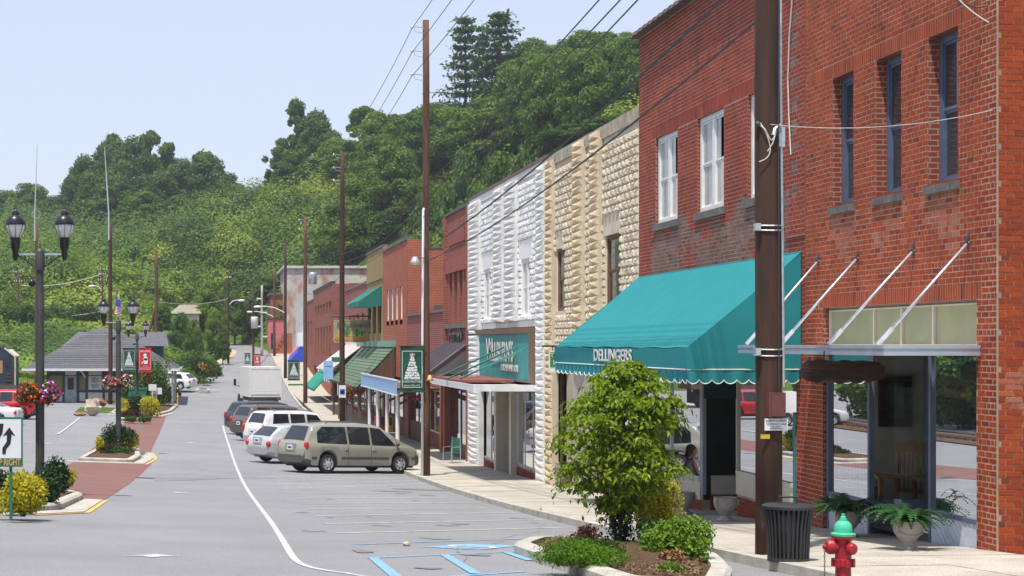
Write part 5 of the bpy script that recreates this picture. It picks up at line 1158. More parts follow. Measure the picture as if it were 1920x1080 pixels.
for k in range(2): q0, q1 = at(40, 585 - 50 * k, 190), at(192, 583 - 70 * k, 190); wire(f'{("lower", "upper")[k]} pale line strung between the far poles on the slope', q0, q1, .03, .5, letter_pale)
q0, q1 = at(293, 565, 143), at(428, 560, 184); wire('pale line running from the braced depot pole to the road bend', q0, q1, .025, .4, letter_pale)

# ------------------------------------------------------------------ twin lantern street lamps
def lamp(label, x, y, g):
    o = thing('street_lamp', label, 'street lamp', (x, y, g), group='twin lantern street lamps'); W_ = dict(world=False)
    MB().lathe([(.17, 0), (.17, .25), (.12, .4), (.105, .6), (.105, 4.3), (.085, 4.35), (.085, 4.7), (.115, 4.72), (.115, 5.12), (.09, 5.16), (.03, 5.2), (.02, 5.32), (0, 5.34)], n=12).build('post', [grey_pole], o, True, **W_, angle=50)
    MB().box(-.5, .5, -.02, .02, 5.05, 5.09).build('cross_arm', steel, o, **W_); MB().ball((-.19, 0, 4.45), .09, 8, 6).build('photocell', black_metal, o, True, **W_)
    for s in (-1, 1):
        MB().tube([(s * .1, 0, 4.80), (s * .2, 0, 4.84), (s * .38, 0, 4.98), (s * .55, 0, 5.05)], .016, 6).tube([(s * (.21 + .07 * math.cos(a)), 0, 4.93 + .075 * math.sin(a)) for a in np.linspace(0, 2 * pi, 11)], .011, 5).build('scroll_bracket', black_metal, o, **W_)
        l = MB().lathe([(.035, 4.93), (.06, 5.0), (.07, 5.14), (.105, 5.2), (.12, 5.36), (.125, 5.42)], (s * .58, 0, 0), 12).build('lantern', black_metal, o, True, **W_, angle=40)
        MB().lathe([(.11, 5.42), (.17, 5.52), (.215, 5.63), (.228, 5.72)], (s * .58, 0, 0), 14).build('globe', MATS.get('lamp_globe') or mat('lamp_globe', (.80, .78, .77), .25, var=.05, spec=.6), l, True, **W_)
        c = MB().lathe([(.245, 5.70), (.25, 5.76), (.21, 5.83), (.19, 5.835), (.16, 5.88), (.10, 5.905), (.095, 5.98), (.06, 6.0), (.03, 6.04), (.035, 6.06), (.0, 6.14)], (s * .58, 0, 0), 14).build('cap', black_metal, l, True, **W_, angle=35)
        for a in np.linspace(0, 2 * pi, 9)[:-1]: MB().tube([(s * .58 + r_ * math.cos(a + .12), r_ * math.sin(a + .12), z) for r_, z in ((.115, 5.42), (.178, 5.52), (.222, 5.63), (.235, 5.72))], .006, 4).build('rib', black_metal, l, **W_)
    return o
def isl_z(x, y): return Gr(x, y) + .2
la1 = lamp('nearest twin lantern street lamp with a big flower basket beside the keep right sign', (75 - VX) * 38 / FPX, 38, isl_z(-3.86, 38) - .05)
la1.scale = (.94, .94, 1.035)
la2 = lamp('twin lantern street lamp with pink flowers on the middle planted island', (222 - VX) * 68 / FPX, 68, isl_z(-3.8, 68))
la3 = lamp('farthest twin lantern street lamp carrying a green and a red banner', (257 - VX) * 117 / FPX, 117, isl_z(-5.2, 117))
for px, m_, k_, lb in ((242, banner_green, 'tree', 'green banner with a white tree motif on the farthest street lamp'), (272, banner_red, 'welcome', 'red welcome banner on the farthest street lamp')):
    q = at(px, 675, 116.6); banner(lb, q.x, 116.6, q.z, .86, 1.68, m_, k_)
# flag on a pole
q = at(223, 545, 150); fl = thing('flag', 'small drooping striped flag on a thin pole behind the middle street lamp', 'flag', (q.x, 150, float(terr(q.x, 150)[0])))
MB().tube([(q.x, 150, fl.location.z), (q.x, 150, q.z)], .04, 6).build('flagpole', white_metal, fl)
b = MB(); n = 14
for k in range(n): 
    t0, t1 = k / n, (k + 1) / n; f0, f1 = at(224 - 2 * t0, 568 + 20 * t0, 150), at(224 - 2 * t1, 568 + 20 * t1, 150); b.mi(k % 2).poly([(f0.x - .25 - t0 * .1, 149.9, f0.z), (f1.x - .25 - t1 * .1, 149.9, f1.z), (f1.x + .25, 149.8, f1.z - .1 + .9 * (1 - t1) * 0), (f0.x + .25, 149.8, f0.z - .1)])
b.build('cloth', [banner_red, banner_white], fl); q2 = at(223, 572, 149.8); MB().box(q2.x - .25, q2.x + .12, 149.6, 149.7, q2.z - .1, q2.z + .5).build('blue_canton', MATS['plate_blue'], fl)

# ------------------------------------------------------------------ signs
q = gp(20, 963, lambda x, y: Gr(x, y) + .15); KR = thing('keep_right_sign', 'white and green keep right sign with black arrow on a green post', 'sign', q)
sc_ = FPX / q.y; zt = lambda py: ZC - (py - VY) / sc_; xx = lambda px: (px - VX) / sc_
MB().box(q.x - .022, q.x + .022, q.y, q.y + .045, q.z - .1, zt(800)).build('post', sign_green, KR)
bd = MB().box(xx(-25), xx(43), q.y - .025, q.y - .003, zt(875), zt(782)).build('board', sign_green, KR); MB().box(xx(-22), xx(40), q.y - .032, q.y - .026, zt(859), zt(786)).build('white_field', sign_white, bd)
ar = [(5, 851), (11, 851), (12, 842), (20, 832), (22, 818), (22, 814), (29, 817), (18, 801), (6, 817), (13.5, 815), (13, 828), (5, 840)]
MB().prism([(xx(a), q.y - .037, zt(c)) for a, c in ar], (0, .004, 0)).build('arrow', sign_black, bd)
MB().prism([(xx(a), q.y - .037, zt(c)) for a, c in [(-14, 794), (7, 794), (5, 812), (-1, 822), (-7, 850), (-14, 850)]], (0, .004, 0)).build('island_symbol', sign_black, bd)
text('KEEP RIGHT', bd, sign_gold, (xx(10), q.y - .032, zt(867)), .145, FACE_CAM, .002, sx=.62, bold=.003)
RS = thing('restaurant_sign', 'tan hanging Mexican restaurant sign with cactus picture above the green porch roof', 'sign', at(664, 641, 109)); W_ = 3200 / 109.
x0, x1, z0, z1 = (627 - VX) / W_, (700 - VX) / W_, ZC - (641 - VY) / W_, ZC - (601 - VY) / W_
bd = MB().box(x0, x1, 108.95, 109.05, z0, z1).build('board', mat('sign_tan', (.46, .33, .15), .6), RS); rf_ = MB()
for a, c, d, e in ((x0 - .03, x0, z0, z1), (x1, x1 + .03, z0, z1), (x0, x1, z1, z1 + .04), (x0, x1, z0 - .04, z0)): rf_.box(a, c, 108.93, 109.07, d, e)
rf_.build('frame', cream_trim, RS)
text("El Ranchero's", bd, mat('sign_turquoise', (.03, .22, .2), .6), ((x0 + x1) / 2, 108.93, z1 - .30), .40, FACE_CAM, .004, bold=.012); text('MEXICAN RESTAURANT', bd, mat('sign_orange', (.8, .30, .02), .6), ((x0 + x1) / 2, 108.93, z0 + .17), .25, FACE_CAM, .004, bold=.012)
MB().prism([(x0 + .75, 108.94, z0 + .34), (x1 - .45, 108.94, z0 + .34), (x1 - .8, 108.94, z0 + .6), (x0 + 1.5, 108.94, z0 + .8), (x0 + 1.0, 108.94, z0 + .62)], (0, .005, 0)).build('sand_picture', mat('sign_yellow', (.55, .45, .12), .6), bd)
for cx_, h_ in ((x0 + .8, .5), (x0 + 1.42, .42), (x0 + 1.75, .3)): MB().box(cx_ - .07, cx_ + .07, 108.925, 108.935, z0 + .38, z0 + .38 + h_).box(cx_ - .17, cx_ - .11, 108.925, 108.935, z0 + .5, z0 + .38 + h_ * .8).box(cx_ + .11, cx_ + .17, 108.925, 108.935, z0 + .5, z0 + .38 + h_ * .9).build('cactus_picture', mat('cactus_green', (.03, .2, .04), .6) if 'cactus_green' not in MATS else MATS['cactus_green'], bd)
MB().tube([(7.55, 109, ZC + (VY - 593) / W_), (9.95, 109, ZC + (VY - 593) / W_)], .05, 6).build('hanging_beam', dark_trim, RS)
for a in (x0 + .3, x1 - .3): MB().tube([(a, 109, z1), (a, 109, ZC + (VY - 593) / W_)], .02, 4).build('hanger', dark_trim, RS)
TS = thing('blade_sign', 'small green and white blade sign tucked behind the end of the teal awning', 'sign', (9.45, 47, 1.6)); s7 = FPX / 47
zz = lambda py: ZC - (py - VY) / s7
bd = MB().box((1029 - VX) / s7, 9.86, 46.97, 47.0, zz(698), zz(658)).build('board', sign_white, TS); MB().box((1031 - VX) / s7, 9.84, 46.96, 46.968, zz(688), zz(660)).build('green_field', mat('field_green', (.04, .22, .07), .6), bd)
text('TV', bd, sign_white, ((1038 - VX) / s7, 46.95, zz(666)), .17, FACE_CAM, .002); text('L', bd, sign_white, ((1039 - VX) / s7, 46.95, zz(680)), .17, FACE_CAM, .002); MB().tube([((1016 - VX) / s7, 47, zz(649)), (9.9, 47, zz(649))], .025, 6).build('bracket', black_metal, TS); MB().tube([((1036 - VX) / s7, 47, zz(649)), ((1036 - VX) / s7, 47, zz(658))], .012, 5).build('hanger', black_metal, TS)
# driftwood slab hanging under the canopy of the corner building
DW = thing('driftwood_sign', 'dark rough driftwood slab hanging under the flat metal canopy', 'sign', (8.9, 24, 2.3)); s7 = FPX / 24; r_ = random.Random(4); up, dn = [], []
for k in range(17):
    t = k / 16; px = 1504 + 155 * t; e = .5 if k in (0, 16) else 1; up.append(((px - VX) / s7, ZC - (694 - 21 * e * r_.uniform(.82, 1.05) + 4 * t - VY) / s7)); dn.append(((px - VX) / s7, ZC - (697 + 22 * e * r_.uniform(.7, 1.05) - VY) / s7))
MB().prism([(a, 24, c) for a, c in up + dn[::-1]], (0, .06, 0)).build('slab', dark_wood, DW)
for a in (8.6, 9.3): MB().tube([(a, 24.03, 2.38), (a, 24.03, 2.56)], .01, 4).build('hanger', black_metal, DW)
# plaque in the shop window
PQ = thing('wooden_plaque', 'small tan wooden plaque hanging inside the shop window of the corner building', 'plaque', (X + .14, 22.9, 2.0)); ya, yb = fy(1821, X + .14), fy(1770, X + .14)
MB().prism([(X + .14, a, c) for a, c in ((ya, 1.95), (ya + .04, 2.17), (yb - .02, 2.18), (yb, 2.07), (yb - .02, 1.93), (ya + .05, 1.92))], (.02, 0, 0)).build('board', mat('plaque_tan', (.42, .25, .09), .6), PQ); text('Slow Lane', PQ, sign_black, (X + .135, (ya + yb) / 2 + .06, 2.08), .12, FACE_STREET, .002)

# ------------------------------------------------------------------ hydrant, litter bin, urns, ferns
q = gp(1581, 1094, Gs); HY = thing('fire_hydrant', 'red fire hydrant with a mint green cap standing on the pavement corner', 'hydrant', q); HY.scale = (.75, .75, .84); W_ = dict(world=False)
MB().lathe([(.13, -.06), (.13, .03), (.105, .04), (.10, .2), (.10, .21), (.135, .215), (.135, .29), (.105, .3), (.105, .50), (.125, .54), (.15, .545), (.155, .57), (.15, .6), (.13, .605)], n=20).build('barrel', hyd_red, HY, True, **W_, angle=40)
MB().lathe([(.158, .575), (.162, .60), (.115, .615), (.118, .66), (.105, .71), (.075, .745), (.05, .755), (.05, .775), (.038, .78), (.036, .80), (.022, .81), (.022, .84), (.0, .842)], n=20).build('bonnet', hyd_green, HY, True, **W_, angle=40)
Rx = Matrix.Rotation(R(-90), 3, 'Y') ; nz = MB().lathe([(.07, .06), (.075, .12), (.09, .13), (.092, .2), (.07, .23), (.03, .235), (.028, .27), (.0, .272)], (0, 0, .44), 14, Rx).build('side_nozzle', hyd_red, HY, True, **W_, angle=40)
nz2 = MB().lathe([(.06, .06), (.065, .12), (.075, .125), (.072, .17), (.05, .195), (.0, .2)], (.06, 0, .43), 14, Matrix.Rotation(R(90), 3, 'X')).build('front_nozzle', hyd_red, HY, True, **W_, angle=40)
for a in np.linspace(0, 2 * pi, 9)[:-1]: MB().obox((.13 * math.cos(a), .13 * math.sin(a), .25), (.05, .05, .09), rz=a).build('flange_bolt', hyd_red, HY, **W_)
for k in range(11): a = k * pi / 2; MB().tube([(-.25 + .009 * math.cos(t) * math.cos(a) + .0, .009 * math.cos(t) * math.sin(a), .40 - k * .033 + .02 * math.sin(t)) for t in np.linspace(0, 2 * pi, 8)], .0045, 4).build('chain_link', mat('chain_rust', (.12, .07, .05), .7) if 'chain_rust' not in MATS else MATS['chain_rust'], HY, **W_)
q = gp(1478, 1052, Gs); LB = thing('litter_bin', 'black slatted metal litter bin with a handled lid beside the dark pole', 'litter bin', q); LB.scale = (.92, .92, .97)
bin_m = mat('bin_dark', (.03, .031, .036), .5, var=.15, vs=8)
MB().lathe([(.22, .02), (.24, .35), (.275, .64)], n=20).build('liner', black_metal, LB, True, **W_)
for k in range(30):
    a = 2 * pi * k / 30; c, s = math.cos(a), math.sin(a); MB().tube([(.245 * c, .245 * s, .03), (.255 * c, .255 * s, .3), (.275 * c, .275 * s, .52), (.305 * c, .305 * s, .66)], .015, 5).build('slat', bin_m, LB, **W_)
MB().lathe([(.24, .0), (.262, .0), (.262, .05), (.24, .05)], n=24).build('base_ring', bin_m, LB, **W_); MB().lathe([(.28, .645), (.325, .65), (.33, .685), (.30, .70), (.15, .715), (.0, .715)], n=24).build('lid', bin_m, LB, True, **W_, angle=40)
MB().tube([(-.12, 0, .71), (-.12, 0, .79), (.12, 0, .79), (.12, 0, .71)], .014, 6).build('lid_handle', bin_m, LB, **W_)
def urn(label, px, py, h=.43, r=.2, word=None):
    q = gp(px, py, Gs); q.x = min(q.x, 9.62); o = thing('urn_planter', label, 'planter', q, group='cast stone urns'); k = h / .43
    MB().lathe([(.16 * k, 0), (.17 * k, .025 * k), (.09 * k, .07 * k), (.08 * k, .1 * k), (.13 * k, .16 * k), (.19 * k, .25 * k), (.205 * k, .33 * k), (.2 * k, .41 * k), (.215 * k, .43 * k), (.19 * k, .43 * k), (.18 * k, .36 * k), (.0, .35 * k)], n=20).build('bowl', stone_urn, o, True, **W_, angle=45)
    for a in (R(-150), R(-30), R(90)): MB().tube([(.2 * k * math.cos(a), .2 * k * math.sin(a), .40 * k), (.235 * k * math.cos(a), .235 * k * math.sin(a), .36 * k), (.21 * k * math.cos(a), .21 * k * math.sin(a), .29 * k)], .018, 5).build('handle', stone_urn, o, **W_)
    MB().tube([(.207 * k * math.cos(a), .207 * k * math.sin(a), .27 * k - .05 * k * math.sin((a + 2.6) * 1.5)) for a in np.linspace(-2.6, -.5, 12)], .008, 5).build('garland', stone_urn, o, **W_)
    return o
u1 = urn('cast stone urn with a fern standing right of the shop entrance', 1702, 1031, .385)
u2 = urn('cast stone urn with a fern standing left of the shop entrance behind the hydrant', 1590, 1006, .385)
u3 = urn('empty cast stone urn beside the teal awned shop entrance nearest the dark pole', 1360, 977, .43); u4 = urn('empty cast stone urn beside the leafy street tree', 1283, 964, .43)
fern_m = leafmat('fern_leaf', (.012, .06, .015), (.03, .11, .025), .2)
def fern(label, loc, n=26, L=.45, m=fern_m, seed=1, up=.5):
    r_ = random.Random(seed); o = thing('fern', label, 'plant', loc, group='potted ferns')
    for k in range(n):
        a = 2 * pi * k / n + r_.uniform(-.2, .2); l = L * r_.uniform(.7, 1.15); e = r_.uniform(.3, 1.1) * up; V, F = [], []; m_ = 16
        sp = []
        for i in range(m_):
            t = i / (m_ - 1); rr = l * t; z = e * l * 2.4 * t - l * 1.7 * e * t * t - .25 * l * t ** 3; c = Vector((rr * math.cos(a), rr * math.sin(a), z)); w = .11 * L * 2 * math.sin(pi * min(1, t * .93 + .07)) ** .8 * (1 - .5 * t); sp.append((c, w)); V.append(tuple(c))
        for i in range(m_ - 1):
            for s in (-1, 1): V.append(tuple(sp[i][0] + Vector((-math.sin(a), math.cos(a), -.15)) * s * sp[i][1] + Vector((math.cos(a), math.sin(a), -.4)) * (l / m_ * .9))); F.append((i, len(V) - 1, i + 1))
        me = bpy.data.meshes.new('frond'); me.from_pydata(V, [], F); me.materials.append(m); link('frond', me, o)
    return o
fern('bushy dark fern in the urn right of the shop entrance', u1.location + Vector((0, 0, .36)), 56, .54, seed=1); fern('bushy dark fern in the urn left of the shop entrance', u2.location + Vector((0, 0, .36)), 60, .58, seed=2)
fern('fern standing inside the shop window of the corner building', (X + .35, 22.95, .45), 22, .42, leafmat('fern_dry', (.05, .07, .02), (.12, .12, .03), .2), 3, .8)
# ------------------------------------------------------------------ furniture and picture seen through the glass
def spindle_chair(label, x, y, z, rz):
    o = thing('spindle_chair', label, 'chair', (x, y, z), rz, group='wooden chairs in the shop')
    MB().box(-.24, .24, -.22, .22, .42, .46).build('seat', oak, o, **W_)
    for sx_ in (-1, 1):
        MB().tube([(sx_ * .2, -.18, .42), (sx_ * .23, -.22, .04)], .022, 6).build('leg', oak, o, **W_); MB().tube([(sx_ * .22, .2, 1.1), (sx_ * .21, .17, .45), (sx_ * .23, .24, .04)], .022, 6).build('leg', oak, o, **W_)
        MB().tube([(sx_ * .23, -.45, .09), (sx_ * .23, 0, .02), (sx_ * .23, .45, .1)], .02, 6).build('rocker', oak, o, **W_); MB().tube([(sx_ * .23, .18, .68), (sx_ * .25, -.2, .66), (sx_ * .23, -.2, .45)], .02, 6).build('armrest', oak, o, **W_)
    for k in range(7): xk = -.18 + .06 * k; MB().tube([(xk, .17, .46), (xk, .2, 1.08)], .013, 5).build('spindle', oak, o, **W_)
    MB().prism([(-.25, .2, 1.06), (.25, .2, 1.06), (.23, .2, 1.18), (0, .2, 1.26), (-.23, .2, 1.18)], (0, .03, 0)).build('crest_rail', oak, o, **W_); return o
spindle_chair('tall spindle backed wooden chair behind the shop entrance glass', 11.05, 27.0, -.1, R(160)); spindle_chair('second spindle backed wooden chair deeper inside the corner shop', 11.0, 28.0 - .5, -.1, R(15)).location.x = 10.45
tb = thing('wooden_table', 'plain wooden table between the spindle chairs in the corner shop', 'table', (10.6, 26.55, -.1)); MB().box(-.35, .45, -.25, .25, .68, .72).build('table_top', oak, tb, **W_)
for a in (-.3, .4):
    for c in (-.2, .2): MB().box(a - .025, a + .025, c - .025, c + .025, 0, .68).build('leg', oak, tb, **W_)
pf = thing('framed_picture', 'dark framed picture hanging on the wall inside the corner shop', 'picture', (11.4, 27.7, 1.6)); s7 = FPX / 27.7
a0, a1, c0, c1 = (1650 - VX) / s7, (1710 - VX) / s7, ZC - (800 - VY) / s7, ZC - (705 - VY) / s7
b = MB()
for q_ in ((a0, a0 + .12, c0, c1), (a1 - .12, a1, c0, c1), (a0 + .12, a1 - .12, c0, c0 + .12), (a0 + .12, a1 - .12, c1 - .12, c1)): b.box(q_[0], q_[1], 27.7, 27.78, q_[2], q_[3])
b.build('frame', dark_wood, pf); MB().box(a0 + .1, a1 - .1, 27.74, 27.77, c0 + .1, c1 - .1).build('print', mat('print_green', (.12, .15, .09), .5, vs=3, c2=(.05, .07, .05)), pf)
# chair on the pavement, newspaper boxes, planters by the doors
q = gp(858, 868, Gs); q.x = 9.1; cg = mat('lawn_chair_green', (.02, .14, .11), .5); ch = thing('metal_lawn_chair', 'green metal lawn chair on the shaded pavement outside the narrow brick building', 'chair', q, R(-60))
MB().box(-.24, .24, -.24, .2, .38, .41).build('seat', cg, ch, **W_); 
for k in range(6): MB().box(-.23 + k * .078, -.165 + k * .078, .19 + .01, .23, .45, .95).build('back_slat', cg, ch, **W_)
for s in (-1, 1): MB().tube([(s * .25, -.24, 0), (s * .25, -.22, .6), (s * .25, .15, .62)], .015, 5).build('leg', steel, ch, **W_); MB().tube([(s * .25, .2, 0), (s * .25, .2, .98)], .015, 5).build('leg', steel, ch, **W_)
for px, c_, lb in ((711, (.45, .01, .012), 'red newspaper box standing outside the boarded shop'), (727, (.6, .26, .03), 'orange newspaper box beside the red newspaper box')):
    q = at(px, 800, 86); q.z = P(86) + .02; o = thing('newspaper_box', lb, 'newspaper box', q, group='newspaper boxes'); m_ = mat('box_paint', c_, .45); MB().box(-.23, .23, -.2, .2, .35, 1.15).build('cabinet', m_, o, **W_); MB().box(-.18, .18, -.215, -.202, .7, 1.1).build('window', glass_up, o, **W_); MB().box(-.05, .05, -.05, .05, 0, .35).build('pedestal', m_, o, **W_)
# person sitting behind the street tree
PS = thing('person', 'bare legged person in pink sandals sitting half hidden behind the leafy street tree', 'person', (9.45, 37.2, P(37.2)))
def skin_mesh(name, nodes, edges, m, parent, root=0, sub=2):
    me = bpy.data.meshes.new(name); me.from_pydata([n[:3] for n in nodes], edges, []); me.materials.append(m); o = link(name, me, parent)
    md = o.modifiers.new('skin', 'SKIN'); md.use_smooth_shade = True
    for i, n in enumerate(nodes): me.skin_vertices[0].data[i].radius = (n[3], n[3]); me.skin_vertices[0].data[i].use_root = i == root
    s = o.modifiers.new('sub', 'SUBSURF'); s.levels = sub; s.render_levels = sub; return o
nd = [(0, 0, .5, .14), (0, 0, .72, .13), (0, 0, .92, .14), (-.01, 0, 1.02, .06), (-.02, 0, 1.1, .055),
      (-.02, .16, .94, .055), (-.10, .22, .7, .042), (-.3, .16, .56, .032), (-.02, -.16, .94, .055), (-.10, -.22, .7, .042), (-.32, -.12, .58, .032),
      (-.12, .1, .48, .085), (-.46, .1, .50, .062), (-.5, .1, .28, .05), (-.5, .1, .08, .036), (-.12, -.1, .5, .085), (-.46, -.02, .60, .062), (-.66, .08, .42, .05), (-.76, .12, .26, .036)]
skin_mesh('body', nd, [(0, 1), (1, 2), (2, 3), (3, 4), (2, 5), (5, 6), (6, 7), (2, 8), (8, 9), (9, 10), (0, 11), (11, 12), (12, 13), (13, 14), (0, 15), (15, 16), (16, 17), (17, 18)], skin, PS)
h = MB().ball((-.03, 0, 1.22), .105, 14, 10, (1.05, .8, 1.2)); h.ball((-.135, 0, 1.2), .022, 6, 5, (1, .7, 1.2)); h.ball((-.1, .035, 1.235), .014, 6, 4); h.ball((-.1, -.035, 1.235), .014, 6, 4); h.ball((-.03, .09, 1.21), .025, 6, 5, (1, .4, 1.3)); h.ball((-.03, -.09, 1.21), .025, 6, 5, (1, .4, 1.3))
def local(b, nm, m, sm=True): return b.build(nm, m, PS, sm, world=False)
local(h, 'head', skin); local(MB().ball((.01, 0, 1.255), .115, 12, 9, (1.05, .88, 1.05)).ball((.06, 0, 1.16), .08, 8, 6), 'hair', mat('hair_brown', (.10, .045, .025), .7))
local(MB().lathe([(.17, .5), (.165, .6), (.155, .75), (.17, .9), (.13, .985), (.07, 1.01)], n=14), 'shirt', mat('shirt_white', (.65, .66, .66), .8)); local(MB().tube([(.03, .09, .5), (-.15, .1, .5), (-.38, .1, .51)], [.12, .105, .09], 10).tube([(.03, -.09, .5), (-.15, -.1, .52), (-.36, -.05, .58)], [.12, .105, .09], 10), 'shorts', mat('shorts_blue', (.05, .07, .14), .8))
pk = mat('sandal_pink', (.55, .18, .24), .6)
for fx, fy_, fz_, rz_ in ((-.56, .1, .03, 0), (-.84, .14, .2, .5)): local(MB().obox((fx, fy_, fz_), (.24, .09, .03), rz=0), 'sandal', pk); local(MB().ball((fx, fy_, fz_ + .035), .05, 8, 6, (2, .85, .7)), 'foot', skin); local(MB().tube([(fx - .05, fy_ + .05 * math.cos(a), fz_ + .02 + .06 * math.sin(a)) for a in np.linspace(0, pi, 7)], .012, 5), 'sandal_strap', pk)
for s in (-1, 1):                                       # five fingers on each knee-resting hand
    hx, hy, hz = (-.34, .14, .57) if s > 0 else (-.36, -.11, .60); local(MB().ball((hx, hy, hz), .04, 8, 6, (1.1, .9, .5)), 'palm', skin)
    for k in range(5): local(MB().tube([(hx - .02, hy + (k - 2) * .016, hz), (hx - .07 - .012 * (2 - abs(k - 2)), hy + (k - 2) * .019, hz - .005), (hx - .10 - .012 * (2 - abs(k - 2)), hy + (k - 2) * .019, hz - .03)], [.009, .008, .006], 6), 'finger', skin)
bn = thing('bench', 'plain wooden bench under the seated person behind the tree', 'bench', (9.5, 37.2, P(37.2))); 
for k in range(4): MB().box(-.2 + k * .11, -.1 + k * .11, -.65, .65, .36, .395).build('seat_slat', barn_wood, bn, **W_)
for y_ in (-.55, .55): MB().box(-.18, .2, y_ - .03, y_ + .03, 0, .36).build('leg', black_metal, bn, **W_)
# ------------------------------------------------------------------ vehicles
car_glass = mat('car_glass', (.012, .014, .017), .04, var=.1, spec=.9); car_glass2 = glassmat('car_glass_clear', (.35, .45, .42), .1)
rim_m = mat('wheel_silver', (.52, .52, .53), .35, metal=.1, var=.05); red_lens = mat('red_lens', (.5, .012, .012), .2, var=.1, spec=.7); chrome = mat('chrome', (.7, .7, .72), .15, metal=1); cladding = mat('grey_cladding', (.075, .078, .07), .6, var=.1); amber = mat('amber_lens', (.5, .18, .02), .25); headl = mat('headlamp', (.6, .62, .64), .15, spec=.8)
def paint(nm, c, metal=.25): return mat(nm, c, .3, metal=metal, var=.04, vs=1.5, spec=.5, coat=.6)
SPEC = {
 'minivan': dict(L=5.02, W=.95, wb=(.98, 4.03), wr=.335, top=[(0, .66), (.05, .98), (.12, 1.08), (.40, 1.60), (.52, 1.67), (1.4, 1.73), (2.4, 1.735), (3.05, 1.69), (3.3, 1.63), (4.1, 1.13), (4.3, 1.05), (4.75, .87), (4.93, .72), (5.02, .52)], belt=[(0, 1.04), (2, 1.0), (4.1, .95), (5, .9)], bot=.24,
    win=[[(.52, 1.06), (1.75, 1.02), (1.75, 1.60), (.78, 1.60), (.56, 1.42)], [(1.83, 1.02), (2.72, 1.0), (2.72, 1.60), (1.83, 1.61)], [(2.80, 1.0), (3.82, .98), (3.72, 1.08), (3.22, 1.56), (2.80, 1.60)]], clear=[2, 1], rear=(.13, .39), shield=(3.34, 4.02), seams=(1.79, 2.76, 3.86), clad=.50, strip=(.48, .58), bump=.62, lamp=(.13, .92, .09, .2), rack=True),
 'suv': dict(L=4.9, W=.93, wb=(.95, 3.85), wr=.37, top=[(0, .68), (.05, 1.05), (.14, 1.2), (.34, 1.66), (.46, 1.74), (1.5, 1.79), (2.5, 1.78), (2.95, 1.71), (3.5, 1.22), (3.7, 1.16), (4.6, 1.06), (4.82, .92), (4.9, .6)], belt=[(0, 1.1), (5, 1.02)], bot=.3,
    win=[[(.5, 1.14), (1.35, 1.12), (1.35, 1.66), (.62, 1.66)], [(1.45, 1.12), (2.2, 1.1), (2.2, 1.66), (1.45, 1.66)], [(2.3, 1.1), (3.25, 1.08), (2.85, 1.62), (2.3, 1.66)]], clear=[], rear=(.15, .33), shield=(3.0, 3.44), seams=(1.4, 2.25, 3.3), clad=.0, strip=(.6, .68), bump=.66, lamp=(.06, .98, .07, .22), rack=True),
 'wagon': dict(L=4.7, W=.88, wb=(.9, 3.6), wr=.32, top=[(0, .62), (.06, .9), (.14, 1.0), (.6, 1.38), (.8, 1.45), (1.6, 1.5), (2.4, 1.48), (2.75, 1.42), (3.35, 1.02), (3.6, .96), (4.4, .82), (4.62, .7), (4.7, .5)], belt=[(0, .96), (5, .9)], bot=.22,
    win=[[(.7, .98), (1.4, .97), (1.4, 1.38), (.92, 1.37)], [(1.48, .97), (2.15, .95), (2.15, 1.4), (1.48, 1.39)], [(2.23, .95), (3.15, .93), (2.72, 1.34), (2.23, 1.4)]], clear=[], rear=(.17, .58), shield=(2.8, 3.3), seams=(1.44, 2.19, 3.2), clad=0, strip=None, bump=.56, lamp=(.05, .75, .1, .12), rack=False),
 'sedan': dict(L=4.7, W=.88, wb=(.95, 3.65), wr=.31, top=[(0, .6), (.06, .88), (.2, .98), (.8, 1.02), (1.45, 1.36), (1.8, 1.42), (2.3, 1.43), (2.65, 1.38), (3.3, 1.0), (3.6, .94), (4.4, .8), (4.62, .68), (4.7, .5)], belt=[(0, .95), (5, .9)], bot=.22,
    win=[[(1.2, .98), (1.9, .97), (1.9, 1.34), (1.6, 1.32)], [(1.98, .97), (3.05, .94), (2.65, 1.3), (1.98, 1.35)]], clear=[], rear=(.86, 1.4), shield=(2.7, 3.25), seams=(1.94, 3.1), clad=0, strip=None, bump=.56, lamp=(.05, .74, .1, .12), rack=False)}
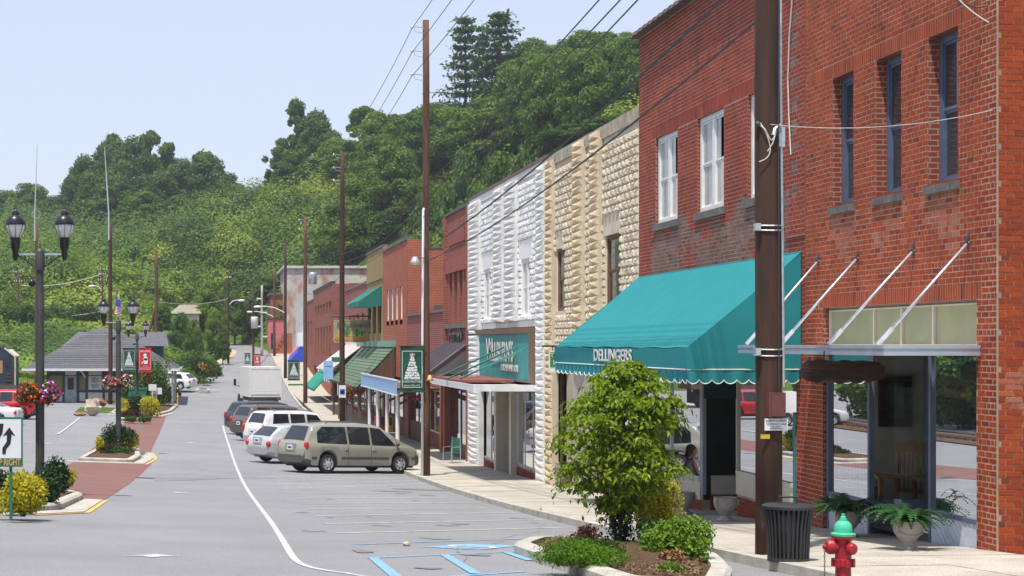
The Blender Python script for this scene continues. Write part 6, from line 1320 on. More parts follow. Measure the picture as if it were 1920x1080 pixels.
def car(kind, label, cat, rear_right, theta, pm, name=None, bm=None, right=True):
    S_ = SPEC[kind]; L, W0 = S_['L'], S_['W']; wr = S_['wr']; xs0 = [p[0] for p in S_['top']]; zs0 = [p[1] for p in S_['top']]
    f2 = Vector((math.cos(theta), math.sin(theta), 0)); l2 = Vector((-f2.y, f2.x, 0)); side = -1 if right else 1
    o2 = Vector(rear_right) - f2 * S_['wb'][0] - l2 * side * (W0 - .13); g = lambda x, y: Gr(*(o2 + f2 * x + l2 * y)[:2])
    zr_, zf_ = (g(S_['wb'][0], .7) + g(S_['wb'][0], -.7)) / 2, (g(S_['wb'][1], .7) + g(S_['wb'][1], -.7)) / 2; sf = (zf_ - zr_) / (S_['wb'][1] - S_['wb'][0]); sl = (g(2, .8) - g(2, -.8)) / 1.6
    f3 = Vector((f2.x, f2.y, sf)).normalized(); l3 = Vector((l2.x, l2.y, sl)); l3 = (l3 - f3 * l3.dot(f3)).normalized(); M = Matrix((f3, l3, f3.cross(l3))).transposed()
    o = thing(name or kind, label, cat, (o2.x, o2.y, zr_ - sf * S_['wb'][0] + .005), group='vehicles along the street'); o.rotation_euler = M.to_euler(); ww = dict(world=False)
    top = lambda x: float(np.interp(x, xs0, zs0)); belt = lambda x: float(np.interp(x, [p[0] for p in S_['belt']], [p[1] for p in S_['belt']]))
    wid = lambda x: W0 * float(np.interp(x, [0, .06, .25, .7, L - 1, L - .35, L - .08, L], [.82, .93, .975, 1, 1, .95, .80, .66]))
    def bot(x):
        z = S_['bot'] + .12 * max(0, (.35 - x) / .35) + .06 * max(0, (x - L + .4) / .4)
        for c in S_['wb']:
            d = abs(x - c); ra = wr + .075
            if d < ra: z = max(z, wr + math.sqrt(ra * ra - d * d))
        return z
    def ring(x):
        T, B_, w = top(x), bot(x), wid(x); bl = min(belt(x), T - .03); B_ = min(B_, bl - .06); gh = T - bl; h = bl - B_
        return [(0, B_), (.84 * w, B_), (.965 * w, B_ + .04), (w, B_ + .25 * h), (w, bl - .3 * h), (.975 * w, bl - .02), (.955 * w, bl), (.95 * w - .15 * gh, bl + .5 * gh), (.94 * w - .25 * gh, bl + .84 * gh), (.89 * w - .29 * gh, bl + .955 * gh), (.74 * w - .3 * gh, T), (.35 * w, T + .012), (0, T + .016)]
    xs = sorted(set([round(v, 3) for v in np.arange(0, L + .001, .07)] + [L] + xs0 + [c + s * (wr + .076) for c in S_['wb'] for s in (-1, 1)])); rg = [ring(x) for x in xs]; n = len(rg[0])
    V = []
    for x, r_ in zip(xs, rg): V += [(x, -y, z) for y, z in r_] + [(x, y, z) for y, z in r_]
    parts = {'body': [], 'bumper': [], 'cladding': []}
    for i in range(len(xs) - 1):
        for s in (0, 1):
            for k in range(n - 1):
                a = i * 2 * n + s * n + k; e = a + 2 * n; f = (a, e, e + 1, a + 1) if s else (a, a + 1, e + 1, e); zc = sum(V[q][2] for q in f) / 4; xc = (xs[i] + xs[i + 1]) / 2
                p = 'bumper' if (xc < .30 or xc > L - .32) and zc < S_['bump'] else ('cladding' if zc < S_['clad'] * .62 else 'body'); parts[p].append(f)
    for end in (0, len(xs) - 1):
        for k in range(n - 1):
            a = end * 2 * n + k; f = (a, a + 1, a + n + 1, a + n); parts['bumper' if (V[a][2] + V[a + 1][2]) / 2 < S_['bump'] else 'body'].append(f)
    bmx = bm or cladding
    for nm, F in parts.items():
        if not F: continue
        used = sorted({q for f in F for q in f}); mp = {q: i for i, q in enumerate(used)}; b = MB(); b.v = [V[q] for q in used]
        for f in F: b.face([mp[q] for q in f])
        b.build(nm, pm if nm == 'body' else bmx, o, True, **ww, angle=38)
    def ysurf(x, z):
        r_ = ring(x)[2:10]; return float(np.interp(z, [q[1] for q in r_], [q[0] for q in r_]))
    for s in (-1, 1):
        for k, pl in enumerate(S_['win']):
            dense = []
            for i in range(len(pl)):
                a, e = pl[i], pl[(i + 1) % len(pl)]; dense += [(a[0] + (e[0] - a[0]) * t, a[1] + (e[1] - a[1]) * t) for t in (0, .33, .66)]
            pts = [(x, s * (ysurf(x, z) + .016), z) for x, z in dense]; c = tuple(np.mean(pts, 0)); b = MB()
            for i in range(len(pts)): b.poly([pts[i], pts[(i + 1) % len(pts)], c])
            b.build('side_window', car_glass, o, **ww)
        for x in S_['seams']:
            r_ = [(y, z) for y, z in ring(x)[2:9]]; MB().tube([(x, s * (y + .001), z) for y, z in r_], .006, 4).build('door_seam', rubber, o, **ww)
        if S_['strip']: 
            z0, z1 = S_['strip']; b = MB(); xv = [v for v in np.arange(.3, L - .3, .1) if all(abs(v - c) > wr + .1 for c in S_['wb'])]
            for i in range(len(xv) - 1):
                if xv[i + 1] - xv[i] < .15: b.poly([(xv[i], s * (ysurf(xv[i], z0) + .008), z0), (xv[i + 1], s * (ysurf(xv[i + 1], z0) + .008), z0), (xv[i + 1], s * (ysurf(xv[i + 1], z1) + .008), z1), (xv[i], s * (ysurf(xv[i], z1) + .008), z1)])
            b.build('rub_strip', cladding, o, **ww)
        lx, lz, lr, lh = S_['lamp']; MB().ball((lx, s * (ysurf(max(lx, .08), lz) - .07), lz), 1, 12, 8, (lr, .10, lh)).build('tail_light', red_lens, o, True, **ww)
        MB().ball((L - .22, s * (wid(L - .22) - .12), top(L - .22) - .14), 1, 10, 6, (.14, .12, .07)).build('headlight', headl, o, True, **ww); MB().ball((L - .30, s * (wid(L - .3) - .04), top(L - .3) - .14), 1, 8, 5, (.06, .03, .05)).build('indicator', amber, o, True, **ww)
        xm = S_['shield'][1] - .18; ym = ysurf(xm, belt(xm) + .04); MB().ball((xm, s * (ym + .11), belt(xm) + .08), 1, 8, 6, (.06, .10, .075)).build('wing_mirror', cladding if kind == 'minivan' else pm, o, True, **ww)
        for x in S_['seams'][:-1]: zh = belt(x) - .16; MB().ball((x + (.1 if x == S_['seams'][1 if len(S_['seams']) > 2 else 0] else -.1), s * (ysurf(x, zh) + .01), zh), 1, 8, 5, (.09, .02, .025)).build('door_handle', chrome if kind == 'minivan' else pm, o, True, **ww)
        if S_['rack']: xr0, xr1 = S_['shield'][0] - 2.3, S_['shield'][0] - .5; MB().tube([(xr0, s * .55, top(xr0) + .01), (xr0 + .15, s * .55, top(xr0) + .06), (xr1 - .15, s * .55, top(xr1) + .06), (xr1, s * .55, top(xr1) + .01)], .018, 5).build('roof_rail', cladding, o, **ww)
        for c in S_['wb']:
            w = thing('wheel', None, None); w.parent = o; w.location = (c, s * (W0 - .13), wr); w.rotation_euler = (R(-90 * s), 0, 0)
            ty = MB().lathe([(wr * .64, -.1), (wr * .9, -.105), (wr * .99, -.07), (wr, 0), (wr * .99, .07), (wr * .9, .105), (wr * .64, .1)], n=22, cap=False); ty.build('tyre', rubber, w, True, **ww)
            rm = MB().lathe([(wr * .66, -.05), (wr * .66, .085), (wr * .58, .09), (wr * .5, .075), (wr * .2, .095), (0, .1)], n=22).build('rim', rim_m, w, True, **ww, angle=40)
            for k in range(7): a = 2 * pi * k / 7; MB().obox((wr * .44 * math.cos(a), wr * .44 * math.sin(a), .083), (.065, .04, .018), rz=a).build('rim_slot', rubber, w, **ww)
    def patch(x0, x1, nm, m, k=.985, pad=.012):
        b = MB(); nx, ny = 7, 6
        for i in range(nx + 1):
            x = x0 + (x1 - x0) * i / nx; r_ = ring(x); hw = r_[10][0] * 1.0 + .05 * (r_[9][0] - r_[10][0])
            for j in range(ny + 1): v = -1 + 2 * j / ny; b.v.append((x, v * hw, float(np.interp(abs(v) * hw, [0, r_[11][0], r_[10][0], r_[9][0]], [r_[12][1], r_[11][1], r_[10][1], r_[9][1]])) + pad))
        for i in range(nx):
            for j in range(ny): a = i * (ny + 1) + j; b.face((a, a + ny + 1, a + ny + 2, a + 1))
        b.build(nm, m, o, True, **ww)
    patch(*S_['rear'], 'rear_window', car_glass); patch(*S_['shield'], 'windscreen', car_glass)
    MB().box(.35, L - .35, -W0 + .16, W0 - .16, .2, .5).build('underbody', rubber, o, **ww)  # plain black box added inside the body to block light
    pz = .86 if kind != 'sedan' else .75; MB().box(-.005, .04, -.3, .3, pz - .13, pz + .13).build('plate_recess', pm, o, **ww); pl = MB().box(-.02, -.004, -.155, .155, pz - .08, pz + .08).build('number_plate', sign_white, o, **ww); MB().box(-.024, -.02, -.11, .11, pz - .035, pz + .035).build('plate_characters', MATS['plate_blue'], pl, **ww)
    return o
TH = R(30)
a = gp(612, 888); MV = car('minivan', 'champagne beige minivan parked nose in beside the tall brown pole', 'minivan', a, TH, paint('champagne', (.33, .325, .275)))
def rr(xrear, Y, kind, th=TH):   # place from the visible rear corner
    S_ = SPEC[kind]; return Vector((xrear + S_['wb'][0] * math.cos(th) + .3, Y, 0))
white_car = paint('car_white', (.72, .73, .74), 0); silver_b = mat('silver_bumper', (.42, .42, .44), .4, metal=.3, var=.05)
car('wagon', 'white and silver estate car parked right behind the beige minivan', 'car', rr(1.72, 65, 'wagon'), TH, paint('car_silver', (.50, .51, .53), .2), 'estate_car', silver_b)
car('suv', 'white sport utility vehicle parked between the estate car and the brown one', 'suv', rr(1.75, 73.5, 'suv'), TH, paint('car_pale', (.62, .62, .63), 0), 'suv', silver_b)
car('suv', 'brown sport utility vehicle with a dark red roof line in the parked row', 'suv', rr(1.30, 83.5, 'suv'), TH, paint('car_brown', (.13, .105, .085)), 'suv')
car('suv', 'dark blue grey vehicle farthest back in the parked row before the box truck', 'suv', rr(1.05, 90.5, 'suv'), TH, paint('car_dark', (.03, .04, .055)), 'suv')
# cars in the left hand lot
a = gp(38, 787); car('suv', 'bright red sport utility vehicle parked in front of the locomotive', 'suv', a, R(172), paint('car_red', (.48, .012, .018), 0), 'suv', right=False)
a = gp(30, 800); car('sedan', 'white saloon car parked in front of the red vehicle behind the keep right sign', 'car', Vector((a.x - 1.0, a.y + .6, 0)), R(170), white_car, 'saloon_car', white_car, right=False)
a = gp(343, 731); car('wagon', 'small white hatchback parked past the end of the depot', 'car', Vector((a.x - .2, a.y, 0)), R(155), white_car, 'hatchback', white_car, right=False)
# box truck seen from behind
TK = thing('box_truck', 'white box truck with a roller rear door beyond the parked row', 'truck', (3.9, 128, Gr(3.9, 128)), R(7), group='vehicles along the street'); ww = dict(world=False)
truck_white = mat('truck_white', (.74, .74, .70), .5, var=.04)
MB().box(-1.2, 1.2, 0, 5.2, .85, 3.1).build('cargo_box', truck_white, TK, **ww)
b = MB(); b.box(-1.22, -1.1, -.05, 0, .85, 3.12); b.box(1.1, 1.22, -.05, 0, .85, 3.12); b.box(-1.1, 1.1, -.05, 0, 2.95, 3.12); b.build('door_frame', white_metal, TK, **ww)
for k in range(9): MB().box(-1.08, 1.08, -.03, -.012 + .0, 1.06 + k * .21, 1.06 + k * .21 + .2).build('roller_slat', truck_white, TK, **ww)
MB().box(-1.15, 1.15, -.15, .1, .62, .84).build('rear_bumper', rubber, TK, **ww); MB().box(-.85, .85, 0, 6.5, .5, .8).build('chassis', rubber, TK, **ww)
MB().prism([(-1.0, 5.35, .6), (-1.0, 5.35, 2.3), (-1.0, 6.4, 2.3), (-1.0, 6.9, 1.5), (-1.0, 7.6, 1.4), (-1.0, 7.7, .6)], (2.0, 0, 0)).build('cab', truck_white, TK, **ww)
for s in (-1, 1):
    for yy in (1.2, 6.9): MB().lathe([(.0, -.15), (.45, -.15), (.47, 0), (.45, .15), (.0, .15)], (s * .95, yy, .47), 16, Matrix.Rotation(R(90), 3, 'Y')).build('wheel', rubber, TK, True, **ww)
    MB().box(s * .95 - .08, s * .95 + .08, -.17, -.15, .66, .78).build('tail_light', red_lens, TK, **ww)
for s in (-1,): MB().tube([(-1.0, 6.3, 1.5), (-1.45, 6.3, 1.6), (-1.45, 6.3, 2.0)], .03, 5).build('mirror_arm', black_metal, TK, **ww); MB().box(-1.55, -1.35, 6.25, 6.33, 1.6, 2.1).build('wing_mirror', black_metal, TK, **ww)
# locomotive at the left edge
lq = at(31, 735, 121); LO = thing('locomotive', 'dark blue diesel locomotive end standing behind the red vehicle', 'locomotive', (lq.x, 121, Gr(lq.x, 121)))
loco = mat('loco_blue', (.018, .035, .05), .5, var=.25, vs=2); lz0 = Gr(lq.x, 121)
s8 = FPX / 121; lx = lambda px: (px - VX) / s8; lzz = lambda py: ZC - (py - VY) / s8
MB().prism([(lx(-90), 121, lzz(722)), (lx(26), 121, lzz(722)), (lx(26), 121, lzz(668)), (lx(10), 121, lzz(651)), (lx(-90), 121, lzz(647))], (0, 3, 0)).build('cab', loco, LO)
MB().prism([(lx(9), 120.95, lzz(651)), (lx(28), 120.95, lzz(667)), (lx(28), 120.95, lzz(670)), (lx(8), 120.95, lzz(654))], (0, 3.1, 0)).build('roof_edge', cream_trim, LO); MB().box(lx(27), lx(30), 120.9, 121.0, lzz(735), lzz(668)).build('handrail', rock_pale, LO)
MB().box(lx(-90), lx(31), 120.7, 124.2, lzz(730), lzz(722)).build('deck', mat('loco_rust', (.12, .06, .04), .8), LO); MB().box(lx(10), lx(20), 120.96, 121, lzz(690), lzz(672)).build('window', glass_up, LO); MB().box(lx(-4), lx(5), 120.96, 121, lzz(700), lzz(676)).build('number_panel', mat('loco_tan', (.35, .2, .1), .7), LO)
for k, y_ in enumerate((700, 706, 712)): MB().box(lx(12), lx(22), 120.94, 120.99, lzz(y_ + 2), lzz(y_)).build('step', MATS['loco_rust'], LO)
MB().box(lx(-80), lx(18), 121.3, 123.7, lz0 + .3, lzz(730)).build('bogie', rubber, LO)
for px in (10, -20, -50): MB().lathe([(0, -.07), (.5, -.07), (.5, .07), (0, .07)], (lx(px), 121.2, lz0 + .5), 16, Matrix.Rotation(R(90), 3, 'X')).build('wheel', rubber, LO)
# ------------------------------------------------------------------ vegetation
def sample_lobes(lobes, n, r, shell=.72):
    L = np.array([(*c, *s) for c, s in lobes], float); a = (L[:, 3] * L[:, 4] + L[:, 4] * L[:, 5] + L[:, 3] * L[:, 5]); k = r.choice(len(L), n, p=a / a.sum())
    d = r.normal(0, 1, (n, 3)); d[:, 2] = d[:, 2] * .9 + .22; d /= np.linalg.norm(d, axis=1)[:, None]
    rad = shell + (1.34 - shell) * r.beta(3.0, 2.2, (n, 1)); return L[k, :3] + d * L[k, 3:6] * rad, d
def lobes_for(seed, n, kind='round'):
    r = np.random.default_rng(seed); out = []
    for _ in range(n):
        z = r.uniform(.05, 1.0); prof = {'round': math.sin(pi * min(.97, z * .82 + .14)), 'tall': .8 * math.sin(pi * min(.97, z * .8 + .16)) ** .7, 'open': .95 * math.sin(pi * min(.97, z * .7 + .25)) * r.uniform(.5, 1.1)}[kind]
        a = r.uniform(0, 2 * pi); rr_ = prof * r.uniform(.35, 1.0 if kind == 'open' else .84); s = r.uniform(.085, .225) * (.62 if kind == 'open' else 1)
        out.append(((rr_ * math.cos(a), rr_ * math.sin(a), z * 1.9 - .05), (s * 1.25, s * 1.25, s * r.uniform(.7, 1.0))))
    return out
def crown_mesh(nm, seed, n, lob, kind, leaf, m):
    r = np.random.default_rng(seed); lb = lobes_for(seed, lob, kind); p, d = sample_lobes(lb, n, r, .55)
    v, q = leafquads(p, d, leaf, .75, .46, .2, r); me = npmesh(nm, v, q, m)
    return me, lb
def trunk_mesh(nm, lb, h0, seed, r0=.06, m=None):
    r = random.Random(seed); b = MB(); b.tube([(0, 0, -h0 - .05), (.02, .01, -h0 * .4), (-.02, .02, .3), (.03, -.02, .9), (0, 0, 1.5)], [r0 * 1.2, r0, r0 * .85, r0 * .6, r0 * .15], 7)
    for c, s in r.sample(lb, min(11, len(lb))): z0 = max(-.1, c[2] - r.uniform(.25, .5)); b.tube([(0, 0, z0), (c[0] * .5, c[1] * .5, z0 + (c[2] - z0) * .6), tuple(c)], [r0 * .5, r0 * .35, r0 * .12], 5)
    me = bpy.data.meshes.new(nm); me.from_pydata(b.v, [], b.f); me.materials.append(m); me.polygons.foreach_set('use_smooth', [True] * len(me.polygons)); return me
bark = mat('bark', (.10, .075, .055), .95, vs=3, c2=(.055, .042, .032), bump=.5, bs=20, stretch=(3, 3, .5))
lf_mid = leafmat('leaf_mid', (.085, .165, .018), (.16, .26, .035)); lf_dark = leafmat('leaf_dark', (.060, .135, .024), (.115, .20, .036)); lf_yel = leafmat('leaf_yellow_green', (.13, .22, .022), (.21, .30, .04)); lf_pine = leafmat('needle', (.055, .125, .04), (.11, .20, .06), .3)
VAR = []
for i, (k, lob, n, m_) in enumerate((('round', 90, 13500, lf_mid), ('round', 84, 13500, lf_dark), ('tall', 76, 12500, lf_mid), ('open', 46, 6500, lf_mid), ('round', 84, 13000, lf_yel), ('tall', 76, 12500, lf_dark), ('open', 52, 7200, lf_dark))):
    me, lb = crown_mesh('crown', 40 + i, n, lob, k, .078, m_); VAR.append((k, me, trunk_mesh('trunk', lb, .5, i, m=bark)))
def pine_mesh(seed, n_wh=11):
    r = np.random.default_rng(seed); pts, nr = [], []; b = MB(); b.tube([(0, 0, -.05), (.01, 0, 1), (0, .01, 2.0)], [.035, .025, .006], 7)
    for w in range(n_wh):
        z = .35 + 1.62 * (w / (n_wh - 1)) ** .95; L = (.50 * (1 - ((z - .35) / 1.75) ** 1.3) + .07) * r.uniform(.75, 1.1); nb = r.integers(5, 8)
        for k in range(nb):
            a = 2 * pi * k / nb + r.uniform(-.4, .4); l = L * r.uniform(.6, 1.15); up = r.uniform(-.02, .22)
            e = np.array((l * math.cos(a), l * math.sin(a), z + up * l)); b.tube([(0, 0, z), tuple(e * [.6, .6, 1] + [0, 0, -.01]), tuple(e)], [.012, .008, .003], 4)
            for t in np.linspace(.35, 1.05, 9):
                c = np.array((e[0] * t, e[1] * t, z + up * l * t)); m_ = 5; pts.append(c + r.normal(0, 1, (m_, 3)) * [.05, .05, .016]); nr.append(np.tile((0, 0, 1.), (m_, 1)))
    v, q = leafquads(np.concatenate(pts), np.concatenate(nr), .085, .5, .5, .1, r); bm_ = bpy.data.meshes.new('trunk'); bm_.from_pydata(b.v, [], b.f); bm_.materials.append(bark); return npmesh('crown', v, q, lf_pine), bm_
PINES = [pine_mesh(s) for s in (1, 2)]
ORD = ['first', 'second', 'third', 'fourth', 'fifth', 'sixth', 'seventh', 'eighth', 'ninth', 'tenth', 'eleventh', 'twelfth', 'thirteenth', 'fourteenth', 'fifteenth', 'sixteenth', 'seventeenth', 'eighteenth', 'nineteenth', 'twentieth']
TREES = {
 'tree on the far left skyline': [(-30, 385, 325, 90, 5), (15, 362, 330, 90, 1), (55, 345, 328, 90, 0), (100, 372, 322, 90, 1), (128, 392, 312, 60, 0)],
 'broadleaf tree of the skyline clump': [(158, 300, 300, 80, 1), (178, 330, 294, 90, 5), (205, 266, 303, 90, 5), (246, 268, 300, 100, 1), (282, 246, 304, 86, 3), (316, 268, 300, 78, 3), (345, 305, 296, 90, 1), (383, 290, 297, 100, 5), (425, 330, 293, 74, 1), (452, 350, 290, 50, 1), (300, 325, 292, 90, 5), (225, 335, 290, 110, 1), (268, 360, 286, 100, 0), (335, 370, 284, 100, 1), (400, 372, 282, 90, 0)],
 'tree at the low middle skyline': [(487, 352, 284, 40, 1), (505, 325, 282, 60, 6), (528, 262, 280, 70, 6), (556, 190, 276, 90, 6), (520, 345, 274, 80, 1), (600, 300, 262, 100, 5), (590, 215, 272, 90, 1), (628, 262, 266, 90, 4), (560, 290, 270, 90, 1)],
 'tree of the green ridge behind the tall pole': [(682, 200, 262, 96, 3), (660, 280, 255, 110, 2), (718, 245, 258, 90, 0), (762, 240, 255, 100, 0), (815, 190, 252, 90, 2), (780, 290, 240, 110, 1), (720, 320, 232, 110, 0), (690, 390, 222, 90, 4), (850, 250, 232, 110, 0), (745, 390, 212, 100, 5), (800, 380, 205, 100, 1)],
 'tree of the tall wood above the stone buildings': [(962, 100, 242, 70, 2), (1000, 70, 240, 90, 2), (1050, 85, 236, 110, 0), (1100, 55, 232, 120, 2), (1140, 60, 231, 70, 3), (1178, 58, 229, 80, 2), (1215, 70, 226, 90, 2), (905, 190, 225, 110, 5), (985, 165, 215, 130, 1), (1060, 160, 212, 140, 2), (1130, 150, 208, 130, 0), (1185, 190, 200, 110, 4)],
 'tree at the lower wood edge above the roofs': [(880, 300, 198, 110, 1), (940, 290, 194, 120, 0), (1005, 270, 190, 130, 5), (1075, 260, 184, 130, 1), (1145, 240, 178, 120, 2), (1190, 275, 172, 90, 0), (1100, 320, 170, 110, 4), (1020, 330, 178, 110, 0), (940, 365, 185, 100, 4)],
 'small tree near the bend of the valley road': [(303, 572, 188, 44, 5), (340, 590, 182, 42, 1), (362, 600, 176, 36, 0), (405, 585, 192, 46, 4), (392, 530, 208, 60, 4), (440, 545, 218, 52, 0), (470, 560, 222, 50, 1), (505, 575, 224, 44, 0), (418, 625, 182, 26, 1)]}
_r = random.Random(21)
for zone, (pa, pb, n, ya, yb, Ya, Yb, w) in {'tree in the back row of the wood': (650, 1240, 20, 0, 0, 232, 262, 95), 'tree in the middle row of the wood': (640, 1230, 20, 0, 0, 205, 232, 105), 'tree in the front row of the wood': (690, 1230, 19, 0, 0, 176, 205, 100)}.items():
    L = []
    for i in range(n):
        px = pa + (pb - pa) * (i + _r.uniform(.1, .9)) / n; Y = _r.uniform(Ya, Yb); x = (px - VX) * Y / FPX; zb_ = float(terr(x, Y)[0]); h = _r.uniform(10, 15) * (.75 if px < 760 else 1); py = VY - FPX * (zb_ + h - ZC) / Y
        py = max(py, np.interp(px, [640, 690, 800, 845, 950, 968, 1240], [290, 215, 210, 205, 200, 110, 66])); L.append((px, py, Y, w * _r.uniform(.8, 1.2), _r.choice((0, 0, 1, 2, 4, 5))))
    TREES[zone] = L
tn = 0
for zone, L in TREES.items():
    L = sorted(L)
    for i, (px, yt_, Y, wpx, k) in enumerate(L):
        x = (px - VX) * Y / FPX; zb_ = float(terr(x, Y)[0]); zt_ = at(px, yt_, Y).z; h = max(3.0, zt_ - zb_); hw = max(.6 * wpx * Y / FPX, h * .19)
        o = thing('hill_tree', f'{ORD[i]} {zone} counted from the left', 'tree', (x, Y, zb_), group='trees on the hills'); kd, cm, tm = VAR[k]
        sz = h / 2.42; ang = random.uniform(0, 6.28); cr = link('crown', cm, o, (0, 0, .5 * sz), (0, 0, ang), (hw / .98, hw / .98, sz)); props(cr, kind='stuff'); link('trunk', tm, o, (0, 0, .5 * sz), (0, 0, ang), (hw / .98, hw / .98, sz)); tn += 1
for i, (px, yt_, Y, wpx) in enumerate(((872, 32, 246, 62), (905, 48, 244, 44), (937, 22, 241, 74), (957, 120, 238, 60), (212, 250, 305, 40), (1160, 100, 224, 50))):
    x = (px - VX) * Y / FPX; zb_ = float(terr(x, Y)[0]); h = at(px, yt_, Y).z - zb_; hw = .5 * wpx * Y / FPX
    lb = ('leftmost of the tall pines on the right hand ridge', 'slim middle pine among the tall pines on the ridge', 'tallest pine on the ridge, right of the other pines', 'shorter pine tucked right of the tallest ridge pine', 'dark conifer tip rising from the skyline clump above the depot', 'pointed conifer among the broadleaf trees left of the red brick wall')[i]
    o = thing('pine_tree', lb, 'tree', (x, Y, zb_), group='pines on the hills'); cm, tm = PINES[i % 2]; s = (hw / .30, hw / .30, h / 2.05); props(link('crown', cm, o, (0, 0, 0), (0, 0, i * 1.3), s), kind='stuff'); link('trunk', tm, o, (0, 0, 0), (0, 0, i * 1.3), s)
BAL = props(grid_obj('railway_ballast', [-14.5, -9.5], list(np.arange(14, 116, 3.)), lambda x, y: Gr(x - .06 * y, y) + .05, mulch), kind='structure')
for v in BAL.data.vertices: v.co.x -= .06 * v.co.y - 1.5
for k, dx in enumerate((-.72, .72)):
    b = MB(); b.tube([(-10.5 - .06 * y + dx, y, Gr(-10, y) + .2) for y in range(14, 116, 3)], .06, 4); b.build('rail', steel, BAL)
for y in range(15, 116, 1): MB().box(-10.5 - .06 * y - 1.2, -10.5 - .06 * y + 1.2, y - .11, y + .11, Gr(-10, y) + .02, Gr(-10, y) + .14).build('sleeper', barn_wood, BAL)
for i in range(15):
    y_ = 12 + i * 6.6; x = -.13 * y_ - 8.4 - .6 * math.sin(i * 2.1); o = thing('railway_tree', f'{ORD[i]} tree of the belt beyond the railway, mirrored in the shop windows', 'tree', (x, y_, Gr(x, y_) - .2), group='trees beyond the railway'); kd, cm, tm = VAR[(1, 5, 1)[i % 3]]
    sc3 = (3.9 + .4 * math.sin(i), 3.9, 3.6); props(link('crown', cm, o, (0, 0, .3), (0, 0, i), sc3), kind='stuff'); link('trunk', tm, o, (0, 0, .3), (0, 0, i), sc3)
# hillside cover: vines and brush in mounds
def scatter_cover(n, x0, x1, y0, y1, seed):
    r = np.random.default_rng(seed); x = r.uniform(x0, x1, n); y = r.uniform(y0, y1, n); z = terr(x, y)
    cl = lambda a, b_: np.maximum(0, vnoise(a, b_, 9, 11) - .35) * 6.5 + np.maximum(0, vnoise(a, b_, 4.2, 12) - .35) * 3.6 + vnoise(a, b_, 1.7, 13) * 1.0
    dk = lambda a, b_: np.clip((.78 - vnoise(a, b_, 14, 31) - .45 * vnoise(a, b_, 5, 32)) * 8, 0, 1) * 2.6
    cl0 = cl; cl = lambda a, b_: cl0(a, b_) + dk(a, b_); h = cl(x, y); e = .4; gx = (cl(x + e, y) - h) / e; gy = (cl(x, y + e) - h) / e
    px = VX + FPX * x / y; py = VY - FPX * (z + h - ZC) / y
    dd = np.full(n, 1e9)
    for k in range(len(FR)): dd = np.minimum(dd, np.hypot(x - FR[k, 0], y - FR[k, 1]) - FR[k, 2])
    keep = (dd > 1.6) & ~((y < 152)) & ~((x > 1) & (x < 37) & (y < 209)) & (px > -60) & (px < 1300) & (py < 720) & ((py < 700) | (px < 420))
    low = np.clip((dd - 1.6) / 8, .15, 1) * np.clip((y - 158) / 18, .22, 1); h = h * low * np.where((px < 330) & (y < 197), .3, 1); keep &= ~((px > 310) & (px < 386) & (y > 180) & (y < 213) & (py < 612))
    bare = (vnoise(x, y, 9, 21) > .80) & (vnoise(x, y, 2.5, 22) > .35); keep &= ~bare
    x, y, z, h, gx, gy = [q[keep] for q in (x, y, z, h, gx, gy)]; m = len(x)
    p = np.stack([x, y, z + h * r.uniform(.45, 1.0, m) + .05], -1); nn = np.stack([-gx * .8, -gy * .8 - .25, np.ones(m)], -1); return p, nn, r
p, nn, r = scatter_cover(300000, -62, 60, 152, 312, 5)
tone = vnoise(p[:, 0], p[:, 1], 14, 31) + .45 * vnoise(p[:, 0], p[:, 1], 5, 32) + r.normal(0, .05, len(p))
for k, (msk, m_) in enumerate(((tone < .62, leafmat('brush_dark', (.06, .13, .018), (.11, .19, .028))), ((tone >= .62) & (tone < .9), leafmat('brush_mid', (.125, .215, .02), (.19, .28, .03))), (tone >= .9, leafmat('brush_light', (.20, .27, .024), (.28, .34, .045))))):
    v, q = leafquads(p[msk], nn[msk], .38, .8, .25, .15, r); props(link('hillside_brush', npmesh('hillside_brush', v, q, m_)), f'{("dark", "mid", "pale")[k]} green vines and brush covering the hillside', 'brush', kind='stuff')
# rounded bushes swallowed by vines, packed over the slope
r = np.random.default_rng(15); nb_ = 1150; bx, by = r.uniform(-62, 60, nb_), r.uniform(160, 306, nb_); bz = terr(bx, by); rb = r.uniform(1.0, 2.6, nb_) * np.where(r.random(nb_) < .2, 1.7, 1) * np.clip((by - 150) / 70, .45, 1.15)
bpx = VX + FPX * bx / by; dd = np.full(nb_, 1e9)
for k in range(len(FR)): dd = np.minimum(dd, np.hypot(bx - FR[k, 0], by - FR[k, 1]) - FR[k, 2])
ok_ = (dd > rb + 1) & ~((bx > 0) & (bx < 38) & (by < 212)) & (bpx > -50) & (bpx < 1250) & ~((bpx > 300) & (bpx < 392) & (by > 178) & (by < 214)) & ~((bpx < 330) & (by < 198)) & (vnoise(bx, by, 11, 77) > .30)
tn_ = vnoise(bx, by, 16, 31) + r.normal(-.05, .27, nb_); bins = {k: [[], []] for k in range(4)}
for i in np.where(ok_)[0]:
    m = int(80 * rb[i] ** 2); d = r.normal(0, 1, (m, 3)); d[:, 2] = np.abs(d[:, 2]) * 1.0 - .12; d /= np.linalg.norm(d, axis=1)[:, None]; hb = rb[i] * r.uniform(.8, 1.35)
    lump = 1 + .16 * np.sin(d[:, 0] * 5 + i) * np.sin(d[:, 1] * 5 + i * 2) + .12 * np.sin(d[:, 2] * 9 + i); k = int(np.clip(tn_[i] * 4, 0, 3)); bins[k][0].append(np.array((bx[i], by[i], bz[i] + .2)) + d * [rb[i], rb[i], hb] * (lump * r.uniform(.78, 1.04, m))[:, None]); bins[k][1].append(d)
